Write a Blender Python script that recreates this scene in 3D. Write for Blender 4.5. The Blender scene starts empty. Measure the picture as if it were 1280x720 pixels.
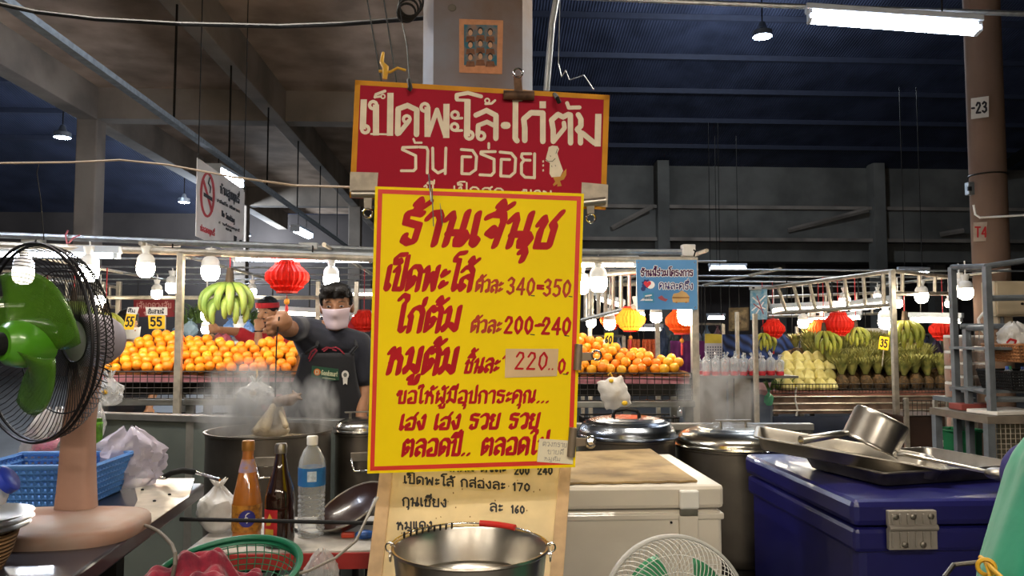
import bpy, bmesh, math, random
from mathutils import Vector as V, Matrix, Quaternion
random.seed(7)
C = bpy.context.scene.collection
SC = bpy.context.scene
PI = math.pi
# ------------------------------------------------------------------ camera, world, exposure
CAM = V((0, 0, 1.35)); PITCH = math.radians(3.5); YAW = math.radians(3.1); F = 960.0
FW = V((math.sin(YAW)*math.cos(PITCH), math.cos(YAW)*math.cos(PITCH), math.sin(PITCH)))
RT = V((math.cos(YAW), -math.sin(YAW), 0)); UP = RT.cross(FW)
cam = bpy.data.cameras.new('camera'); cam.lens = 27.0; cam.sensor_width = 36; cam.clip_start = .02
camo = bpy.data.objects.new('camera', cam); C.objects.link(camo)
camo.location = CAM; camo.rotation_euler = (PI/2+PITCH, 0, -YAW); SC.camera = camo
SC.view_settings.view_transform = 'Standard'; SC.view_settings.look = 'None'
SC.view_settings.exposure = 0.25; SC.view_settings.gamma = 1; SC.view_settings.use_curve_mapping = False
W = bpy.data.worlds.new('night'); SC.world = W; W.use_nodes = True
W.node_tree.nodes['Background'].inputs[0].default_value = (.25, .33, .6, 1)
W.node_tree.nodes['Background'].inputs[1].default_value = .08
BULB_E, TUBE_E, HALL_E = 55.0, 16.0, 80.0
def ray(x, y): return (x-640)/F*RT + (360-y)/F*UP + FW
def P(x, y, D): return CAM + D*ray(x, y)                 # point seen at a pixel, at a depth
def Pz(x, y, z):
    r = ray(x, y); return CAM + r*((z-CAM.z)/r.z)
def PY(x, y, Y):
    r = ray(x, y); return CAM + r*(Y/r.y)
# ------------------------------------------------------------------ materials
def lin(h):
    c = [int(h[i:i+2], 16)/255 for i in (0, 2, 4)]
    return tuple(((v+.055)/1.055)**2.4 if v > .04045 else v/12.92 for v in c)+(1,)
ORD = ('first', 'second', 'third', 'fourth', 'fifth', 'sixth', 'seventh', 'eighth', 'ninth', 'tenth')
MATS = {}
def mat(name, col, rough=.6, metal=0, vary=.12, scale=8, bump=0, bscale=60, emit=0, alpha=1, trans=0, col2=None, coat=0, sheen=0, ior=1.45, sss=0, ecol=None):
    if name in MATS: return MATS[name]
    m = bpy.data.materials.new(name); m.use_nodes = True; MATS[name] = m
    nt = m.node_tree; n = nt.nodes; l = nt.links; b = n['Principled BSDF']
    c = lin(col); c2 = lin(col2) if col2 else tuple(v*(1-vary*2) for v in c[:3])+(1,)
    tc = n.new('ShaderNodeTexCoord'); nz = n.new('ShaderNodeTexNoise'); nz.inputs['Scale'].default_value = scale; nz.inputs['Detail'].default_value = 5
    l.new(tc.outputs['Object'], nz.inputs['Vector'])
    mx = n.new('ShaderNodeMix'); mx.data_type = 'RGBA'; mx.inputs[6].default_value = c2; mx.inputs[7].default_value = c
    rp = n.new('ShaderNodeValToRGB'); rp.color_ramp.elements[0].position = .35; rp.color_ramp.elements[1].position = .62
    l.new(nz.outputs['Fac'], rp.inputs['Fac']); l.new(rp.outputs['Color'], mx.inputs[0]); l.new(mx.outputs[2], b.inputs['Base Color'])
    b.inputs['Roughness'].default_value = rough; b.inputs['Metallic'].default_value = metal; b.inputs['IOR'].default_value = ior
    b.inputs['Alpha'].default_value = alpha; b.inputs['Transmission Weight'].default_value = trans; b.inputs['Coat Weight'].default_value = coat
    b.inputs['Sheen Weight'].default_value = sheen
    if name.startswith(('sign_', 'lettering_')): b.inputs['Specular IOR Level'].default_value = .2
    if sss: b.inputs['Subsurface Weight'].default_value = sss; b.inputs['Subsurface Radius'].default_value = (.01, .004, .002)
    if emit:
        b.inputs['Emission Color'].default_value = lin(ecol or col); b.inputs['Emission Strength'].default_value = emit
    if bump:
        bn = n.new('ShaderNodeTexNoise'); bn.inputs['Scale'].default_value = bscale; bn.inputs['Detail'].default_value = 3
        l.new(tc.outputs['Object'], bn.inputs['Vector']); bp = n.new('ShaderNodeBump'); bp.inputs['Strength'].default_value = bump; bp.inputs['Distance'].default_value = .01
        l.new(bn.outputs['Fac'], bp.inputs['Height']); l.new(bp.outputs['Normal'], b.inputs['Normal'])
    return m
def banded(name, col, col2, axis, freq, rough=.8, bump=.3, dist=.02, profile='SIN', vary=.2):
    m = mat(name, col, rough, vary=vary, scale=1.5, col2=col2); n = m.node_tree.nodes; l = m.node_tree.links
    tc = n['Texture Coordinate']; wv = n.new('ShaderNodeTexWave'); wv.bands_direction = axis; wv.inputs['Scale'].default_value = freq; wv.wave_profile = profile; wv.inputs['Distortion'].default_value = .15
    l.new(tc.outputs['Object'], wv.inputs['Vector']); bp = n.new('ShaderNodeBump'); bp.inputs['Strength'].default_value = bump; bp.inputs['Distance'].default_value = dist
    l.new(wv.outputs['Fac'], bp.inputs['Height']); l.new(bp.outputs['Normal'], n['Principled BSDF'].inputs['Normal'])
    return m
def film(name, col='e8e8e8', a=.35, rough=.15):
    m = mat(name, col, rough, vary=.05, alpha=a, coat=.5, bump=.6, bscale=25)
    n = m.node_tree.nodes; l = m.node_tree.links; b = n['Principled BSDF']
    lw = n.new('ShaderNodeLayerWeight'); lw.inputs['Blend'].default_value = .45
    mr = n.new('ShaderNodeMapRange'); mr.inputs['To Min'].default_value = a; mr.inputs['To Max'].default_value = min(1, a+.5)
    l.new(lw.outputs['Facing'], mr.inputs['Value']); l.new(mr.outputs['Result'], b.inputs['Alpha'])
    return m
steel = mat('steel', 'c9c4ba', .28, 1, vary=.1, scale=14)
steel_dull = mat('steel_dull', '9a948a', .42, 1, vary=.18, scale=9)
chrome = mat('chrome', 'd8d6d2', .15, 1, vary=.04)
galv = mat('galvanised', 'aab0b4', .42, .85, vary=.15, scale=20)
galvw = mat('galvanised_warm', 'c8bfae', .4, .7, vary=.15, scale=20)
black = mat('black_rubber', '0b0b0d', .8, vary=.2)
darkm = mat('dark_metal', '24221f', .5, .6, vary=.2)
white = mat('white_plastic', 'e4e2dc', .4, vary=.04)
bulbm = mat('bulb_glow', 'fff1d8', .3, vary=0, emit=BULB_E, ecol='fff0d6')
tubem = mat('tube_glow', 'f4f8ff', .3, vary=0, emit=TUBE_E*2.2, ecol='e2ecff')
tubew = mat('tube_glow_warm', 'fff6e4', .3, vary=0, emit=TUBE_E, ecol='fff3dd')
stalltube = mat('stall_tube_glow', 'fff4e0', .3, vary=0, emit=60, ecol='ffe9cc')
ceiltube = mat('ceiling_tube_glow', 'f0f6ff', .3, vary=0, emit=150, ecol='e6eeff')
hallm = mat('hall_glow', 'e6f2ff', .3, vary=0, emit=HALL_E, ecol='cfe2ff')
skinm = mat('skin', 'b98763', .5, vary=.06, scale=30, sss=.1)
skind = mat('skin_tan', '94684a', .5, vary=.06, scale=30, sss=.1)
hairm = mat('hair', '14100e', .55, vary=.3, scale=60, bump=.6, bscale=120)
# ------------------------------------------------------------------ mesh builder
def frame(d):
    d = d.normalized(); a = V((0, 0, 1)) if abs(d.z) < .95 else V((1, 0, 0))
    u = d.cross(a).normalized(); return u, d.cross(u).normalized(), d
class MB:
    def __init__(s): s.v = []; s.f = []; s.m = []; s.mi = 0
    def add(s, vs, fs):
        o = len(s.v); s.v += [V(p) for p in vs]; s.f += [tuple(i+o for i in f) for f in fs]; s.m += [s.mi]*len(fs); return s
    def box(s, c, d, R=None):
        c = V(c); h = V(d)/2; vs = []
        for x in (-1, 1):
            for y in (-1, 1):
                for z in (-1, 1):
                    p = V((x*h.x, y*h.y, z*h.z)); vs.append(c+(R @ p if R else p))
        return s.add(vs, [(0, 1, 3, 2), (4, 6, 7, 5), (0, 4, 5, 1), (2, 3, 7, 6), (0, 2, 6, 4), (1, 5, 7, 3)])
    def bx(s, x0, x1, y0, y1, z0, z1): return s.box(((x0+x1)/2, (y0+y1)/2, (z0+z1)/2), (x1-x0, y1-y0, z1-z0))
    def tube(s, pts, r, n=8, cap=True, closed=False):
        pts = [V(p) for p in pts]; k = len(pts); vs = []; fs = []
        rs = r if isinstance(r, (list, tuple)) else [r]*k
        pu = None
        for i, p in enumerate(pts):
            if closed: d = pts[(i+1) % k]-pts[i-1]
            else: d = pts[min(i+1, k-1)]-pts[max(i-1, 0)]
            d = d.normalized() if d.length > 1e-9 else V((0, 0, 1))
            if pu is None: u, w, _ = frame(d)
            else:
                u = pu-d*pu.dot(d); u = u.normalized() if u.length > 1e-6 else frame(d)[0]; w = d.cross(u)
            pu = u
            for j in range(n):
                a = 2*PI*j/n; vs.append(p+(u*math.cos(a)+w*math.sin(a))*rs[i])
        for i in range(k if closed else k-1):
            for j in range(n):
                a, b = i*n+j, i*n+(j+1) % n; i2 = (i+1) % k
                fs.append((a, b, i2*n+(j+1) % n, i2*n+j))
        if cap and not closed: fs += [tuple(range(n-1, -1, -1)), tuple(range((k-1)*n, k*n))]
        return s.add(vs, fs)
    def lathe(s, prof, n=32, c=(0, 0, 0), axis=(0, 0, 1), cap0=True, cap1=True, fn=None):
        u, w, d = frame(V(axis)); c = V(c); vs = []; fs = []; k = len(prof)
        if V(axis).normalized().z > .99: u, w, d = V((1, 0, 0)), V((0, 1, 0)), V((0, 0, 1))
        for i, (r, z) in enumerate(prof):
            for j in range(n):
                a = 2*PI*j/n; rr = r*(fn(i, a) if fn else 1); vs.append(c+d*z+(u*math.cos(a)+w*math.sin(a))*rr)
        for i in range(k-1):
            for j in range(n):
                a, b = i*n+j, i*n+(j+1) % n; fs.append((a, b, b+n, a+n))
        if cap0: fs.append(tuple(range(n-1, -1, -1)))
        if cap1: fs.append(tuple(range((k-1)*n, k*n)))
        return s.add(vs, fs)
    def ell(s, c, r, n=16, k=10, R=None):
        c = V(c); r = V(r) if not isinstance(r, (int, float)) else V((r, r, r)); vs = []; fs = []
        for i in range(1, k):
            t = PI*i/k
            for j in range(n):
                a = 2*PI*j/n; p = V((r.x*math.sin(t)*math.cos(a), r.y*math.sin(t)*math.sin(a), -r.z*math.cos(t))); vs.append(c+(R @ p if R else p))
        for q in (-1, 1):
            p = V((0, 0, q*r.z)); vs.append(c+(R @ p if R else p))
        b0, t0 = (k-1)*n, (k-1)*n+1
        for i in range(k-2):
            for j in range(n):
                a, b = i*n+j, i*n+(j+1) % n; fs.append((a, b, b+n, a+n))
        for j in range(n): fs.append((b0, (j+1) % n, j)); fs.append((t0, (k-2)*n+j, (k-2)*n+(j+1) % n))
        return s.add(vs, fs)
    def cone(s, p, q, r1, r2, n=14):                      # tapered capsule
        p, q = V(p), V(q); s.tube([p, q], [r1, r2], n); s.ell(p, r1, n, 8); return s.ell(q, r2, n, 8)
    def ring(s, c, R, r, axis=(0, 0, 1), n=32, k=6):
        u, w, d = frame(V(axis)); c = V(c)
        return s.tube([c+(u*math.cos(2*PI*i/n)+w*math.sin(2*PI*i/n))*R for i in range(n)], r, k, closed=True)
    def prism(s, poly, off):                               # polygon of points thickened by a vector
        poly = [V(p) for p in poly]; off = V(off); n = len(poly)
        return s.add(poly+[p+off for p in poly], [tuple(range(n-1, -1, -1)), tuple(range(n, 2*n))]+[(i, (i+1) % n, n+(i+1) % n, n+i) for i in range(n)])
    def grid(s, fn, nu, nv, thick=0):
        vs = [V(fn(i/nu, j/nv)) for j in range(nv+1) for i in range(nu+1)]; w = nu+1
        fs = [(j*w+i, j*w+i+1, (j+1)*w+i+1, (j+1)*w+i) for j in range(nv) for i in range(nu)]
        return s.add(vs, fs)
    def build(s, name, m, parent=None, smooth=None, bevel=0, loc=None, solid=0, sub=0):
        me = bpy.data.meshes.new(name); me.from_pydata([tuple(p) for p in s.v], [], s.f); me.update()
        bm = bmesh.new(); bm.from_mesh(me); bmesh.ops.recalc_face_normals(bm, faces=bm.faces); bm.to_mesh(me); bm.free()
        for q in (m if isinstance(m, (list, tuple)) else [m]): me.materials.append(q)
        if len(me.materials) > 1: me.polygons.foreach_set('material_index', s.m)
        o = bpy.data.objects.new(name, me); C.objects.link(o)
        if smooth is not None:
            me.polygons.foreach_set('use_smooth', [True]*len(me.polygons))
            try: me.set_sharp_from_angle(angle=math.radians(smooth))
            except Exception: pass
        if parent is not None:
            o.parent = parent
            g = parent; L = V((0, 0, 0))
            while g is not None: L = L+g.location if g.type == 'EMPTY' else L; g = g.parent
            if parent.type == 'EMPTY' and not parent.get('local'): o.matrix_parent_inverse = Matrix.Translation(-parent.location)
        if bevel:
            b = o.modifiers.new('bevel', 'BEVEL'); b.width = bevel; b.segments = 2; b.limit_method = 'ANGLE'; b.angle_limit = .7
        if solid:
            b = o.modifiers.new('solid', 'SOLIDIFY'); b.thickness = solid; b.offset = 0
        if sub:
            b = o.modifiers.new('sub', 'SUBSURF'); b.levels = sub; b.render_levels = sub
        return o
def tag(o, label, cat, group=None, kind=None):
    if label: o['label'] = label
    if cat: o['category'] = cat
    if group: o['group'] = group
    if kind: o['kind'] = kind
    return o
def thing(name, label, cat, loc=(0, 0, 0), group=None, local=False):
    o = bpy.data.objects.new(name, None); C.objects.link(o); o.location = loc; o.empty_display_size = .1
    if local: o['local'] = 1
    return tag(o, label, cat, group)
def dup(r, loc, rot=None, scale=None, label=None, group=None):
    def cp(o, p):
        c = o.copy(); C.objects.link(c)
        if p is not None: c.parent = p
        for k in kids.get(o, []): cp(k, c)
        return c
    kids = {}
    for o in r.children_recursive: kids.setdefault(o.parent, []).append(o)
    c = cp(r, None); c.location = loc
    if rot is not None: c.rotation_euler = rot
    if scale is not None: c.scale = (scale,)*3 if isinstance(scale, (int, float)) else scale
    if label: c['label'] = label
    if group: c['group'] = group
    return c
def struct(name, mb, m, bevel=0, smooth=None, parent=None):
    o = mb.build(name, m, parent, smooth, bevel); o['kind'] = 'structure'; return o
def blob(name, mb, m, parent, voxel=.006, it=6, fac=.5):   # overlapping forms fused into one continuous surface
    o = mb.build(name, m); r = o.modifiers.new('r', 'REMESH'); r.mode = 'VOXEL'; r.voxel_size = voxel
    q = o.modifiers.new('s', 'SMOOTH'); q.factor = fac; q.iterations = it
    dg = bpy.context.evaluated_depsgraph_get(); me = bpy.data.meshes.new_from_object(o.evaluated_get(dg)); me.name = name
    o.modifiers.clear(); o.data = me
    me.polygons.foreach_set('use_smooth', [True]*len(me.polygons))
    if parent is not None:
        o.parent = parent
        if parent.type == 'EMPTY' and not parent.get('local'): o.matrix_parent_inverse = Matrix.Translation(-parent.location)
    return o
# ------------------------------------------------------------------ hand-lettered strokes
G = {  # glyph: (advance, strokes); baseline 0, height 1
 'ร': (.55, [[(.5, .95), (.2, 1), (.08, .95), (.08, .68), (.48, .58), (.44, .08), (.28, .02), (.12, .12), (.14, .24)]]),
 'า': (.42, [[(.02, .82), (.12, .97), (.3, 1), (.38, .85), (.36, 0)]]),
 'น': (.7, [[(.02, .8), (.14, .98), (.2, .8), (.14, 0)], [(.14, .38), (.6, .38), (.7, .22), (.6, .03), (.44, .03), (.42, .22), (.5, .38)], [(.58, 1.04), (.52, .2)]]),
 'เ': (.22, [[(.07, 1), (.07, .1), (.16, .02), (.2, .12), (.12, .2)]]),
 'จ': (.55, [[(.02, .9), (.2, 1), (.46, .98), (.5, .8), (.4, 0)], [(.42, .35), (.22, .55), (.12, .42), (.3, .32)]]),
 'ช': (.6, [[(.04, .72), (.14, .92), (.2, .76), (.12, .5), (.1, .03), (.46, .03), (.5, .62), (.42, .76), (.62, 1.1)]]),
 'ป': (.56, [[(.02, .82), (.14, .97), (.18, .82), (.14, .03), (.5, .03), (.5, 1.42)]]),
 'บ': (.56, [[(.02, .82), (.14, .97), (.18, .82), (.14, .03), (.5, .03), (.5, 1)]]),
 'ด': (.62, [[(.56, 0), (.56, .82), (.42, 1), (.2, 1), (.06, .82), (.08, .03), (.28, .22), (.34, .46), (.24, .54), (.2, .42)]]),
 'ค': (.62, [[(.56, 0), (.56, .82), (.42, 1), (.2, 1), (.06, .82), (.06, 0)], [(.07, .25), (.26, .42), (.32, .56), (.22, .64), (.16, .5)]]),
 'ต': (.64, [[(.58, 0), (.58, .85), (.48, 1), (.32, .85), (.18, 1), (.06, .82), (.08, .03), (.28, .22), (.36, .46), (.26, .54), (.2, .42)]]),
 'พ': (.7, [[(.02, .82), (.12, .97), (.17, .82), (.16, .02), (.38, .72), (.58, .02), (.62, 1)]]),
 'ผ': (.66, [[(.18, .72), (.06, .84), (.1, .98), (.08, .02), (.32, .46), (.56, .02), (.58, 1)]]),
 'ะ': (.34, [[(.06, .68), (.12, .82), (.18, .7), (.1, .62), (.32, .76)], [(.06, .2), (.12, .34), (.18, .22), (.1, .14), (.32, .28)]]),
 'โ': (.34, [[(.5, 1.62), (.2, 1.58), (.08, 1.42), (.08, 1.3), (.28, 1.28), (.24, .12), (.3, .03), (.38, .12), (.3, .2)]]),
 'ไ': (.34, [[(-.06, 1.34), (.06, 1.5), (.24, 1.44), (.26, 1.28), (.16, 1.14), (.18, .1), (.28, .02), (.34, .14)]]),
 'ใ': (.34, [[(.1, 1.34), (.0, 1.24), (.0, 1.42), (.2, 1.5), (.28, 1.34), (.18, 1.14), (.18, .1), (.28, .02), (.34, .14)]]),
 'ล': (.62, [[(.08, .84), (.2, .98), (.42, 1), (.56, .82), (.56, 0)], [(.56, .5), (.36, .62), (.12, .5), (.08, .16), (.18, .03), (.28, .14), (.16, .22)]]),
 'ส': (.66, [[(.08, .84), (.2, .98), (.42, 1), (.56, .82), (.56, 0)], [(.56, .5), (.36, .62), (.12, .5), (.08, .16), (.18, .03), (.28, .14), (.16, .22)], [(.46, .92), (.66, 1.12)]]),
 'ก': (.6, [[(.1, 0), (.1, .56), (.03, .68), (.14, .92), (.3, 1), (.46, .92), (.54, .76), (.54, 0)]]),
 'ม': (.66, [[(.02, .82), (.12, .97), (.18, .82), (.16, .2), (.06, .05), (.02, .18), (.12, .3), (.3, .28), (.56, .06), (.56, 1)]]),
 'ห': (.66, [[(.02, .82), (.12, .97), (.18, .82), (.13, 0)], [(.14, .45), (.4, .78), (.36, .95), (.28, .84), (.4, .7), (.54, .55), (.54, 0)]]),
 'ท': (.62, [[(.02, .82), (.12, .97), (.18, .82), (.13, 0)], [(.14, .7), (.34, 1), (.52, .9), (.54, 0)]]),
 'ข': (.6, [[(-.02, .8), (.06, .66), (.11, .8), (.06, 1), (.24, .98), (.24, .7), (.18, .55), (.18, .03), (.52, .03), (.52, 1)]]),
 'อ': (.6, [[(.06, .86), (.2, 1), (.44, 1), (.54, .84), (.54, .03), (.1, .03), (.06, .34), (.2, .44), (.24, .3)]]),
 'ฮ': (.62, [[(.06, .66), (.22, .8), (.44, .8), (.62, 1.12)], [(.48, .84), (.56, .66), (.54, .03), (.1, .03), (.06, .3), (.2, .4), (.24, .28)]]),
 'ณ': (.86, [[(.1, 0), (.1, .56), (.03, .7), (.14, .95), (.32, 1), (.44, .84), (.44, .03)], [(.44, .2), (.66, .36), (.78, .18), (.66, .03), (.56, .16), (.68, .3)], [(.76, 1), (.72, .1)]]),
 'ง': (.48, [[(.28, .82), (.36, .98), (.42, .84), (.4, .06), (.26, .03), (.04, .52)]]),
 'ว': (.52, [[(.04, .86), (.2, 1), (.38, .97), (.46, .8), (.44, .06), (.3, .02), (.22, .14), (.34, .2)]]),
 'ย': (.58, [[(.2, .86), (.06, .95), (.03, .76), (.16, .56), (.05, .4), (.1, .03), (.5, .03), (.5, 1)]]),
 'ฝ': (.66, [[(.18, .72), (.06, .84), (.1, .98), (.08, .02), (.32, .46), (.56, .02), (.58, 1.4)]]),
 'แ': (.44, [[(.07, 1), (.07, .1), (.16, .02), (.2, .12)], [(.29, 1), (.29, .1), (.38, .02), (.42, .12)]]),
 ' ': (.4, []), '.': (.2, [[(.06, .02), (.1, .06)]]), '-': (.4, [[(.05, .5), (.3, .5)]]),
 '0': (.62, [[(.28, 1), (.08, .75), (.06, .3), (.26, 0), (.48, .28), (.5, .72), (.28, 1)]]),
 '1': (.34, [[(.06, .8), (.2, 1), (.2, 0)]]),
 '2': (.62, [[(.06, .74), (.2, .98), (.42, .94), (.48, .7), (.06, .02), (.52, .02)]]),
 '3': (.6, [[(.06, .84), (.24, 1), (.46, .86), (.4, .6), (.24, .54), (.46, .42), (.48, .16), (.26, 0), (.05, .14)]]),
 '4': (.64, [[(.42, 0), (.42, 1), (.04, .3), (.56, .3)]]),
 '5': (.6, [[(.5, 1), (.12, 1), (.08, .58), (.3, .64), (.48, .46), (.46, .14), (.24, 0), (.05, .12)]]),
 '6': (.6, [[(.42, .98), (.14, .6), (.08, .24), (.26, 0), (.46, .2), (.4, .48), (.1, .36)]]),
 '7': (.58, [[(.04, 1), (.5, 1), (.22, 0)]]),
 '8': (.6, [[(.28, .54), (.1, .76), (.28, 1), (.46, .76), (.28, .54), (.06, .24), (.28, 0), (.5, .24), (.28, .54)]]),
 'T': (.6, [[(.02, 1), (.56, 1)], [(.29, 1), (.29, 0)]]), 'N': (.66, [[(.06, 0), (.06, 1), (.54, 0), (.54, 1)]]),
 'S': (.58, [[(.5, .86), (.28, 1), (.08, .8), (.2, .56), (.46, .4), (.46, .12), (.24, 0), (.05, .14)]]),
 'o': (.52, [[(.24, .66), (.06, .46), (.08, .14), (.24, 0), (.42, .16), (.42, .48), (.24, .66)]]),
 'm': (.78, [[(.06, 0), (.06, .66)], [(.06, .5), (.22, .66), (.36, .5), (.36, 0)], [(.36, .5), (.52, .66), (.66, .5), (.66, 0)]]),
 'k': (.5, [[(.06, 0), (.06, 1)], [(.42, .66), (.08, .3), (.44, 0)]]), 'i': (.2, [[(.08, 0), (.08, .66)], [(.08, .86), (.08, .92)]]),
 'n': (.52, [[(.06, 0), (.06, .66)], [(.06, .5), (.24, .66), (.42, .5), (.42, 0)]]),
 'g': (.52, [[(.42, .66), (.42, -.2), (.2, -.32), (.06, -.22)], [(.42, .55), (.2, .66), (.06, .4), (.2, .1), (.42, .2)]]),
 'G': (.66, [[(.54, .82), (.3, 1), (.08, .7), (.08, .3), (.3, 0), (.54, .18), (.54, .48), (.32, .48)]]),
 'd': (.52, [[(.42, 1), (.42, 0)], [(.42, .5), (.22, .66), (.06, .4), (.2, .02), (.42, .16)]]),
 's': (.44, [[(.36, .58), (.2, .66), (.08, .5), (.34, .22), (.24, .02), (.06, .1)]]),
 'a': (.5, [[(.08, .58), (.26, .66), (.4, .5), (.4, 0)], [(.4, .36), (.16, .34), (.06, .14), (.2, 0), (.4, .14)]]),
 'r': (.36, [[(.06, 0), (.06, .66)], [(.06, .44), (.2, .64), (.34, .62)]]), 't': (.36, [[(.16, .94), (.16, .1), (.3, .02)], [(.04, .64), (.32, .64)]]),
}
MARK = {  # marks drawn back over the letter before them, x from its right edge
 '้': [[(-.34, .26), (-.26, .38), (-.2, .26), (-.3, .14), (-.16, .12), (.04, .3)]], '่': [[(-.14, .06), (-.12, .32)]],
 '็': [[(-.5, .1), (-.34, .18), (-.26, .06), (-.52, .06), (-.54, .26), (-.38, .4), (-.1, .42)]],
 'ั': [[(-.36, .12), (-.3, .24), (-.22, .14), (-.36, .04), (-.14, .04), (.06, .26)]],
 'ิ': [[(-.52, .06), (-.1, .06), (-.2, .26), (-.4, .26), (-.52, .06)]], 'ี': [[(-.52, .06), (-.1, .06), (-.2, .26), (-.4, .26), (-.52, .06)], [(-.1, .06), (-.08, .42)]],
 'ึ': [[(-.52, .06), (-.1, .06), (-.2, .26), (-.4, .26), (-.52, .06)], [(-.12, .1), (-.06, .26), (.02, .14), (-.1, .08)]],
 'ื': [[(-.52, .06), (-.1, .06), (-.2, .26), (-.4, .26), (-.52, .06)], [(-.1, .06), (-.08, .4)], [(-.22, .2), (-.22, .4)]],
 'ุ': [[(-.26, -.18), (-.16, -.12), (-.12, -.24), (-.16, -.44)]], 'ู': [[(-.44, -.2), (-.34, -.12), (-.34, -.38), (-.1, -.38), (-.08, -.12)]],
}
def lay(s):
    x = 0; out = []; up = 0; hi = False
    for ch in s:
        if ch in MARK:
            dx = x-.06-(.14 if hi else 0)
            if ch in 'ุู': base = 0
            elif ch in '้่': base = 1.02+(.36 if up else 0)+(.0 if not hi else .02)
            else: base = 1.1; up = 1
            out += [[(dx+a, base+b) for a, b in st] for st in MARK[ch]]
        else:
            adv, st = G.get(ch, G[' ']); up = 0; hi = ch in 'ป'
            out += [[(x+a, b) for a, b in q] for q in st]; x += adv+.12
    return out, max(x-.12, .1)
def hull(pts):
    pts = sorted(set((round(a, 7), round(b, 7)) for a, b in pts))
    def half(ps):
        h = []
        for p in ps:
            while len(h) > 1 and (h[-1][0]-h[-2][0])*(p[1]-h[-2][1])-(h[-1][1]-h[-2][1])*(p[0]-h[-2][0]) <= 0: h.pop()
            h.append(p)
        return h[:-1]
    return half(pts)+half(pts[::-1])
class Plane:                                              # a sign's face: pixels or (u, v) to points on it
    def __init__(s, o, a, b):                             # three points: top left, top right, bottom left
        s.o = V(o); s.u = (V(a)-s.o); s.w = (V(b)-s.o); s.n = s.u.cross(s.w).normalized()
        if s.n.dot(CAM-s.o) < 0: s.n = -s.n
    def px(s, x, y, lift=0):
        r = ray(x, y); t = (s.o-CAM).dot(s.n)/r.dot(s.n); return CAM+r*t+s.n*lift
def strokes(mb, pl, polys, nib, lift=.0012):              # polys in pixels, nib in pixels: sweeps a pen along each line
    k = [0]
    for st in polys:
        if isinstance(st, tuple): st, nb = st
        else: nb = nib
        for i in range(max(1, len(st)-1)):
            p, q = st[i], st[min(i+1, len(st)-1)]
            h = hull([(p[0]+a, p[1]+b) for a, b in nb]+[(q[0]+a, q[1]+b) for a, b in nb])
            k[0] += 1; vs = [pl.px(x, y, lift+1.5e-6*k[0]) for x, y in h]
            mb.add(vs, [tuple(range(len(vs)))])
def rnd(r, n=10): return [(r*math.cos(2*PI*i/n), r*math.sin(2*PI*i/n)) for i in range(n)]
def chisel(r, a=40, flat=.45):
    c, s_ = math.cos(math.radians(a)), math.sin(math.radians(a)); out = []
    for i in range(10):
        x, y = r*math.cos(2*PI*i/10), r*flat*math.sin(2*PI*i/10); out.append((x*c-y*s_, -(x*s_+y*c)))
    return out
def write(mb, pl, s, p0, p1, h, nib, slant=.0, lift=.0012):   # one line of lettering from p0 to p1 (pixels), letter height h
    st, w = lay(s); dx, dy = p1[0]-p0[0], p1[1]-p0[1]; L = math.hypot(dx, dy)
    polys = [[(p0[0]+dx*a/w+slant*b*h, p0[1]+dy*a/w-b*h) for a, b in q] for q in st]
    strokes(mb, pl, polys, nib, lift)
def ringst(cx, cy, r, n=12): return [(cx+r*math.cos(2*PI*i/n), cy+r*math.sin(2*PI*i/n)) for i in range(n+1)]
def poly(mb, pl, pts, lift=.001): mb.add([pl.px(x, y, lift) for x, y in pts], [tuple(range(len(pts)))]); return mb
# ------------------------------------------------------------------ the hall
concrete = mat('concrete', '958a7e', .9, vary=.2, scale=1.2, bump=.15, bscale=25)
conc_d = mat('concrete_dark', '77756e', .92, vary=.22, scale=.8, bump=.15, bscale=12)
floorm = mat('floor_concrete', '4a4744', .55, vary=.2, scale=.9, bump=.08, bscale=30)
roofm = banded('roof_sheet', '343a4e', '232838', 'X', 5, .6, .5, .03)
slabm = banded('slab_boards', 'b59e8a', '8a7868', 'Y', 1.1, .9, .5, .02, 'SAW')
tanp = mat('tan_concrete', '6b5444', .85, vary=.12, scale=1.5, bump=.1)
pil = mat('old_painted_concrete', '7f8da0', .75, vary=.0, col2='6e5f56', scale=2.2, bump=.15, bscale=40)
struct('floor', MB().bx(-24, 22, -6, 26, -.1, 0), floorm)
ZR = lambda y: 6.4+.25*(22-y)
struct('roof', MB().prism([(-24, 26, ZR(26)), (22, 26, ZR(26)), (22, -6, ZR(-6)), (-24, -6, ZR(-6))], (0, 0, .06)), roofm)
for i in range(14):
    y = 20.9-1.36*i
    struct('roof_purlin', MB().bx(-24, 22, y-.04, y+.04, ZR(y)-.12, ZR(y)), mat('purlin_steel', '2a2f40', .7, vary=.1))
for x in (15.5, -16):
    struct('roof_beam', MB().prism([(x, 24, ZR(24)-.16), (x, -5.5, ZR(-5.5)-.16), (x, -5.5, ZR(-5.5)-.42), (x, 24, ZR(24)-.42)], (.1, 0, 0)), darkm)
struct('wall_left', MB().bx(-24.2, -24, -6, 26, 0, 14), conc_d)
struct('wall_right', MB().bx(22, 22.2, -6, 26, 0, 14), conc_d)
struct('wall_front', MB().bx(-24, 22, -6.2, -6, 0, 14), mat('front_wall_cream', '9c8f7a', .8, vary=.12, scale=.5))
struct('wall_back', MB().bx(-24, 22, 26, 26.2, 0, 6), mat('back_wall_sheet', '4a4340', .8, vary=.2, scale=.6))
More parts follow.
